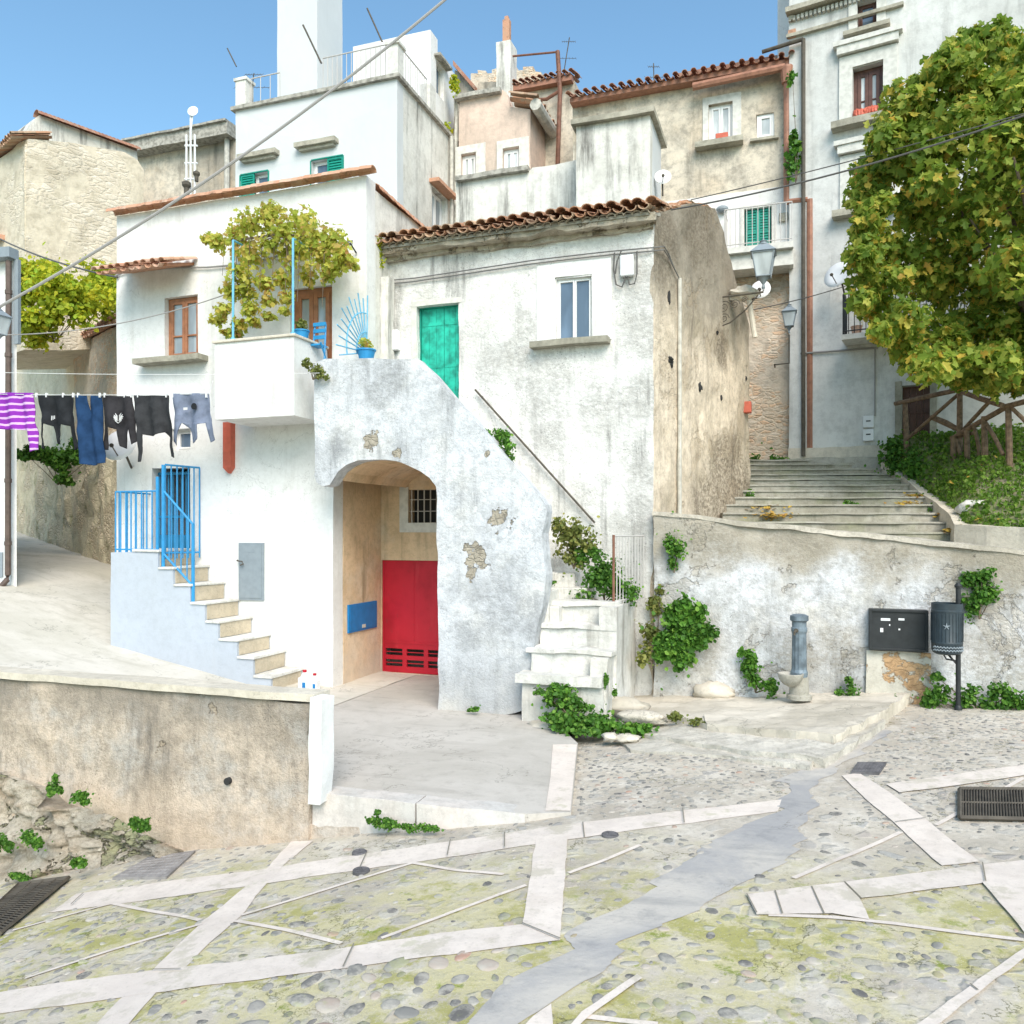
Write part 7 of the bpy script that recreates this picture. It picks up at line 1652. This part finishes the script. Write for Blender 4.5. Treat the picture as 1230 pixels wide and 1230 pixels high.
an = onD(228, 232, 13.6); T = thing('roof_mast', 'white lattice roof mast with a small dish and flue pipes behind the tiled parapet', 'mast', an); m = MB()
for du in (-5, 0, 5): m.tube([onD(229 + du, 235, 13.6), onD(229 + du, 162 - (5 - abs(du)) * 5, 13.6)], .02, 6)
for v in (175, 196, 215): m.tube([onD(222, v, 13.6), onD(237, v, 13.6)], .02, 6)
m.build('lattice', M['plastic_w'], T); m = MB(); c_ = onD(232, 134, 13.6); m.tube([onD(229, 160, 13.6), c_], .014); m.lathe(c_, [(.1, 0), (.11, .02), (.01, .04)], 14, ax=(.3, -1, .2)); m.build('dish', M['plastic_w'], T)
m = MB(); c_ = onD(224, 226, 13.5); m.lathe(c_ - V((0, 0, .15)), [(.05, 0), (.05, .15), (.09, .2), (.09, .26), (.03, .3)], 10); m.build('cowl', M['iron'], T); m = MB(); c_ = onD(236, 212, 13.6); m.lathe(c_ - V((0, 0, .1)), [(.04, 0), (.04, .1), (.07, .14), (.07, .18), (.02, .22)], 10); m.build('cowl', M['iron'], T)
# ================================================================= SMALL THINGS
def bottle(label, x, y, z, capm, s=1):
    T = thing('water_jug', label, 'jug', (x, y, z), 'plastic jugs by the side stairs'); m = MB(); m.box(x - .07 * s, y - .06 * s, z, x + .07 * s, y + .06 * s, z + .2 * s); m.lathe((x, y, z + .2 * s), [(.065 * s, 0), (.03 * s, .05 * s), (.022 * s, .07 * s)], 12); m.build('body', M['plastic_w'], T, bevel=.012)
    m = MB(); m.lathe((x, y, z + .271 * s), [(.028 * s, 0), (.028 * s, .03 * s)], 12); m.build('cap', M[capm], T)
    m = MB(); m.box(x - .0 * s, y - .0605 * s - .002, z + .05 * s, x + .05 * s, y - .06 * s, z + .14 * s); m.build('label', M['box_blue'], T)
p = onD(368, 829, 11.95); bottle('white plastic jug with red cap, left of the pair beside the lowest side stair', p.x, 11.9, .004, 'red', 1.25)
p = onD(378, 829, 11.95); bottle('white plastic jug nearest the arch, right of the pair', p.x, 11.95, .004, 'red', 1.05)
def pot(name, label, c, r, h, mat, leafm_=None, pr=.18):
    T = thing(name, label, 'flowerpot', c); m = MB(); m.lathe(c, [(r * .7, 0), (r, h * .9), (r * 1.1, h * .9), (r * 1.1, h), (r * .85, h), (r * .8, h * .85)], 16); m.build('pot', M[mat], T)
    if leafm_: m = MB(); clump(m, V(c) + V((0, 0, h + pr * .7)), (pr, pr, pr), 90, .07, False, .2); m.build('foliage', M[leafm_], T)
pz_ = ztb + .046
pot('flowerpot', 'light blue pot with a small plant on the balcony parapet beside the brown door', (onD(362, 640, 11.8).x, 11.8, pz_ - .02), .13, .2, 'blue', 'lf_olive', .12)
pot('flowerpot', 'blue pot with red-brown foliage at the centre of the fan railing', onD(440, 436, 12.0), .15, .22, 'blue', 'lf_vine', .13)
ch_ = onD(381, 424, 11.9); T = thing('garden_chair', 'folded light blue chair standing in front of the brown terrace door', 'chair', ch_); m = MB()
for dx in (-.13, .13): m.tube([ch_ + V((dx, 0, -.3)), ch_ + V((dx * .8, .1, .5))], .016, 6); m.tube([ch_ + V((dx, .2, -.3)), ch_ + V((dx, -.1, .15))], .016, 6)
m.build('frame', M['blue'], T); m = MB()
m.hexa([ch_ + V((-.12, -.12, .1)), ch_ + V((.12, -.12, .1)), ch_ + V((.12, .12, .1)), ch_ + V((-.12, .12, .1)), ch_ + V((-.12, -.12, .13)), ch_ + V((.12, -.12, .13)), ch_ + V((.12, .12, .13)), ch_ + V((-.12, .12, .13))]); m.build('seat', M['blue'], T)
m = MB()
for z in (.25, .36, .47): m.box(ch_.x - .12, ch_.y + .06, ch_.z + z, ch_.x + .12, ch_.y + .09, ch_.z + z + .06)
m.build('backrest', M['blue'], T)
# wall lamp above terrace door end
p = onD(428, 304, DA - .02); T = thing('wall_lamp', 'small black lamp on a curved bracket beside the top of the grapevine', 'lamp', p); m = MB(); m.tube([p, p + V((0, -.2, .1)), p + V((-.05, -.3, .02)), p + V((-.05, -.3, -.15))], .015, 6); m.build('bracket', M['black_metal'], T); m = MB(); m.lathe(p + V((-.05, -.3, -.3)), [(.06, 0), (.08, .1), (.03, .16)], 10); m.build('shade', M['black_metal'], T)
p = PD.P(*PD.hit(868, 253), .02); T = thing('wall_lamp', 'small oval lamp on the white wall left of the green shutters', 'lamp', p); m = MB(); m.blob(p + PD.N * .1, (.16, .1, .09), 10, 7); m.build('lens', M['grey_metal'], T)
m = MB(); q = onY(897, 490, 17.35); m.box(q.x - .1, q.y - .15, q.z - .12, q.x + .1, q.y + .05, q.z + .12); tag(m.build('terracotta_pipe_end', M['orange'], at=q, bevel=.02), 'small orange clay pipe end sticking out of the back corner of the rough wall', 'pipe')
# ================================================================= SKY, SUN, CAMERA
w = bpy.data.worlds.new("World"); scn.world = w; w.use_nodes = True
nt = w.node_tree; bg = nt.nodes['Background']; sky = nt.nodes.new('ShaderNodeTexSky'); sky.sky_type = 'NISHITA'; sky.sun_disc = False
SE, SD = math.radians(42), V((.5, -.85, 0)).normalized()      # direction towards the sun
sky.sun_elevation = SE; sky.sun_rotation = math.atan2(SD.x, SD.y); sky.air_density = 1.0; sky.dust_density = 1.3; sky.ozone_density = 1.0
tm = nt.nodes.new('ShaderNodeMix'); tm.data_type = 'RGBA'; tm.blend_type = 'MULTIPLY'; tm.inputs[0].default_value = 1; tm.inputs[7].default_value = (.76, .965, .95, 1)
nt.links.new(sky.outputs[0], tm.inputs[6]); nt.links.new(tm.outputs[2], bg.inputs[0]); bg.inputs[1].default_value = .15
sl = bpy.data.lights.new('sun', 'SUN'); sl.energy = 2.3; sl.angle = math.radians(38); sl.color = (1, .875, .78)
so_ = bpy.data.objects.new('sun', sl); col.objects.link(so_); dr = SD * math.cos(SE) + UP * math.sin(SE); so_.rotation_euler = dr.to_track_quat('Z', 'Y').to_euler()
cd = bpy.data.cameras.new('camera'); co = bpy.data.objects.new('camera', cd); col.objects.link(co)
co.location = CAM; co.rotation_euler = (math.pi / 2, 0, TH); cd.sensor_width = 36; cd.lens = F0 / 1230 * 36
cd.shift_x = 0; cd.shift_y = (CY - 615) / 1230; cd.clip_end = 6000; cd.clip_start = .1
scn.camera = co
scn.view_settings.view_transform = 'Standard'; scn.view_settings.look = 'None'; scn.view_settings.exposure = .86; scn.view_settings.gamma = 1
scn.render.resolution_x = 1024; scn.render.resolution_y = 1024
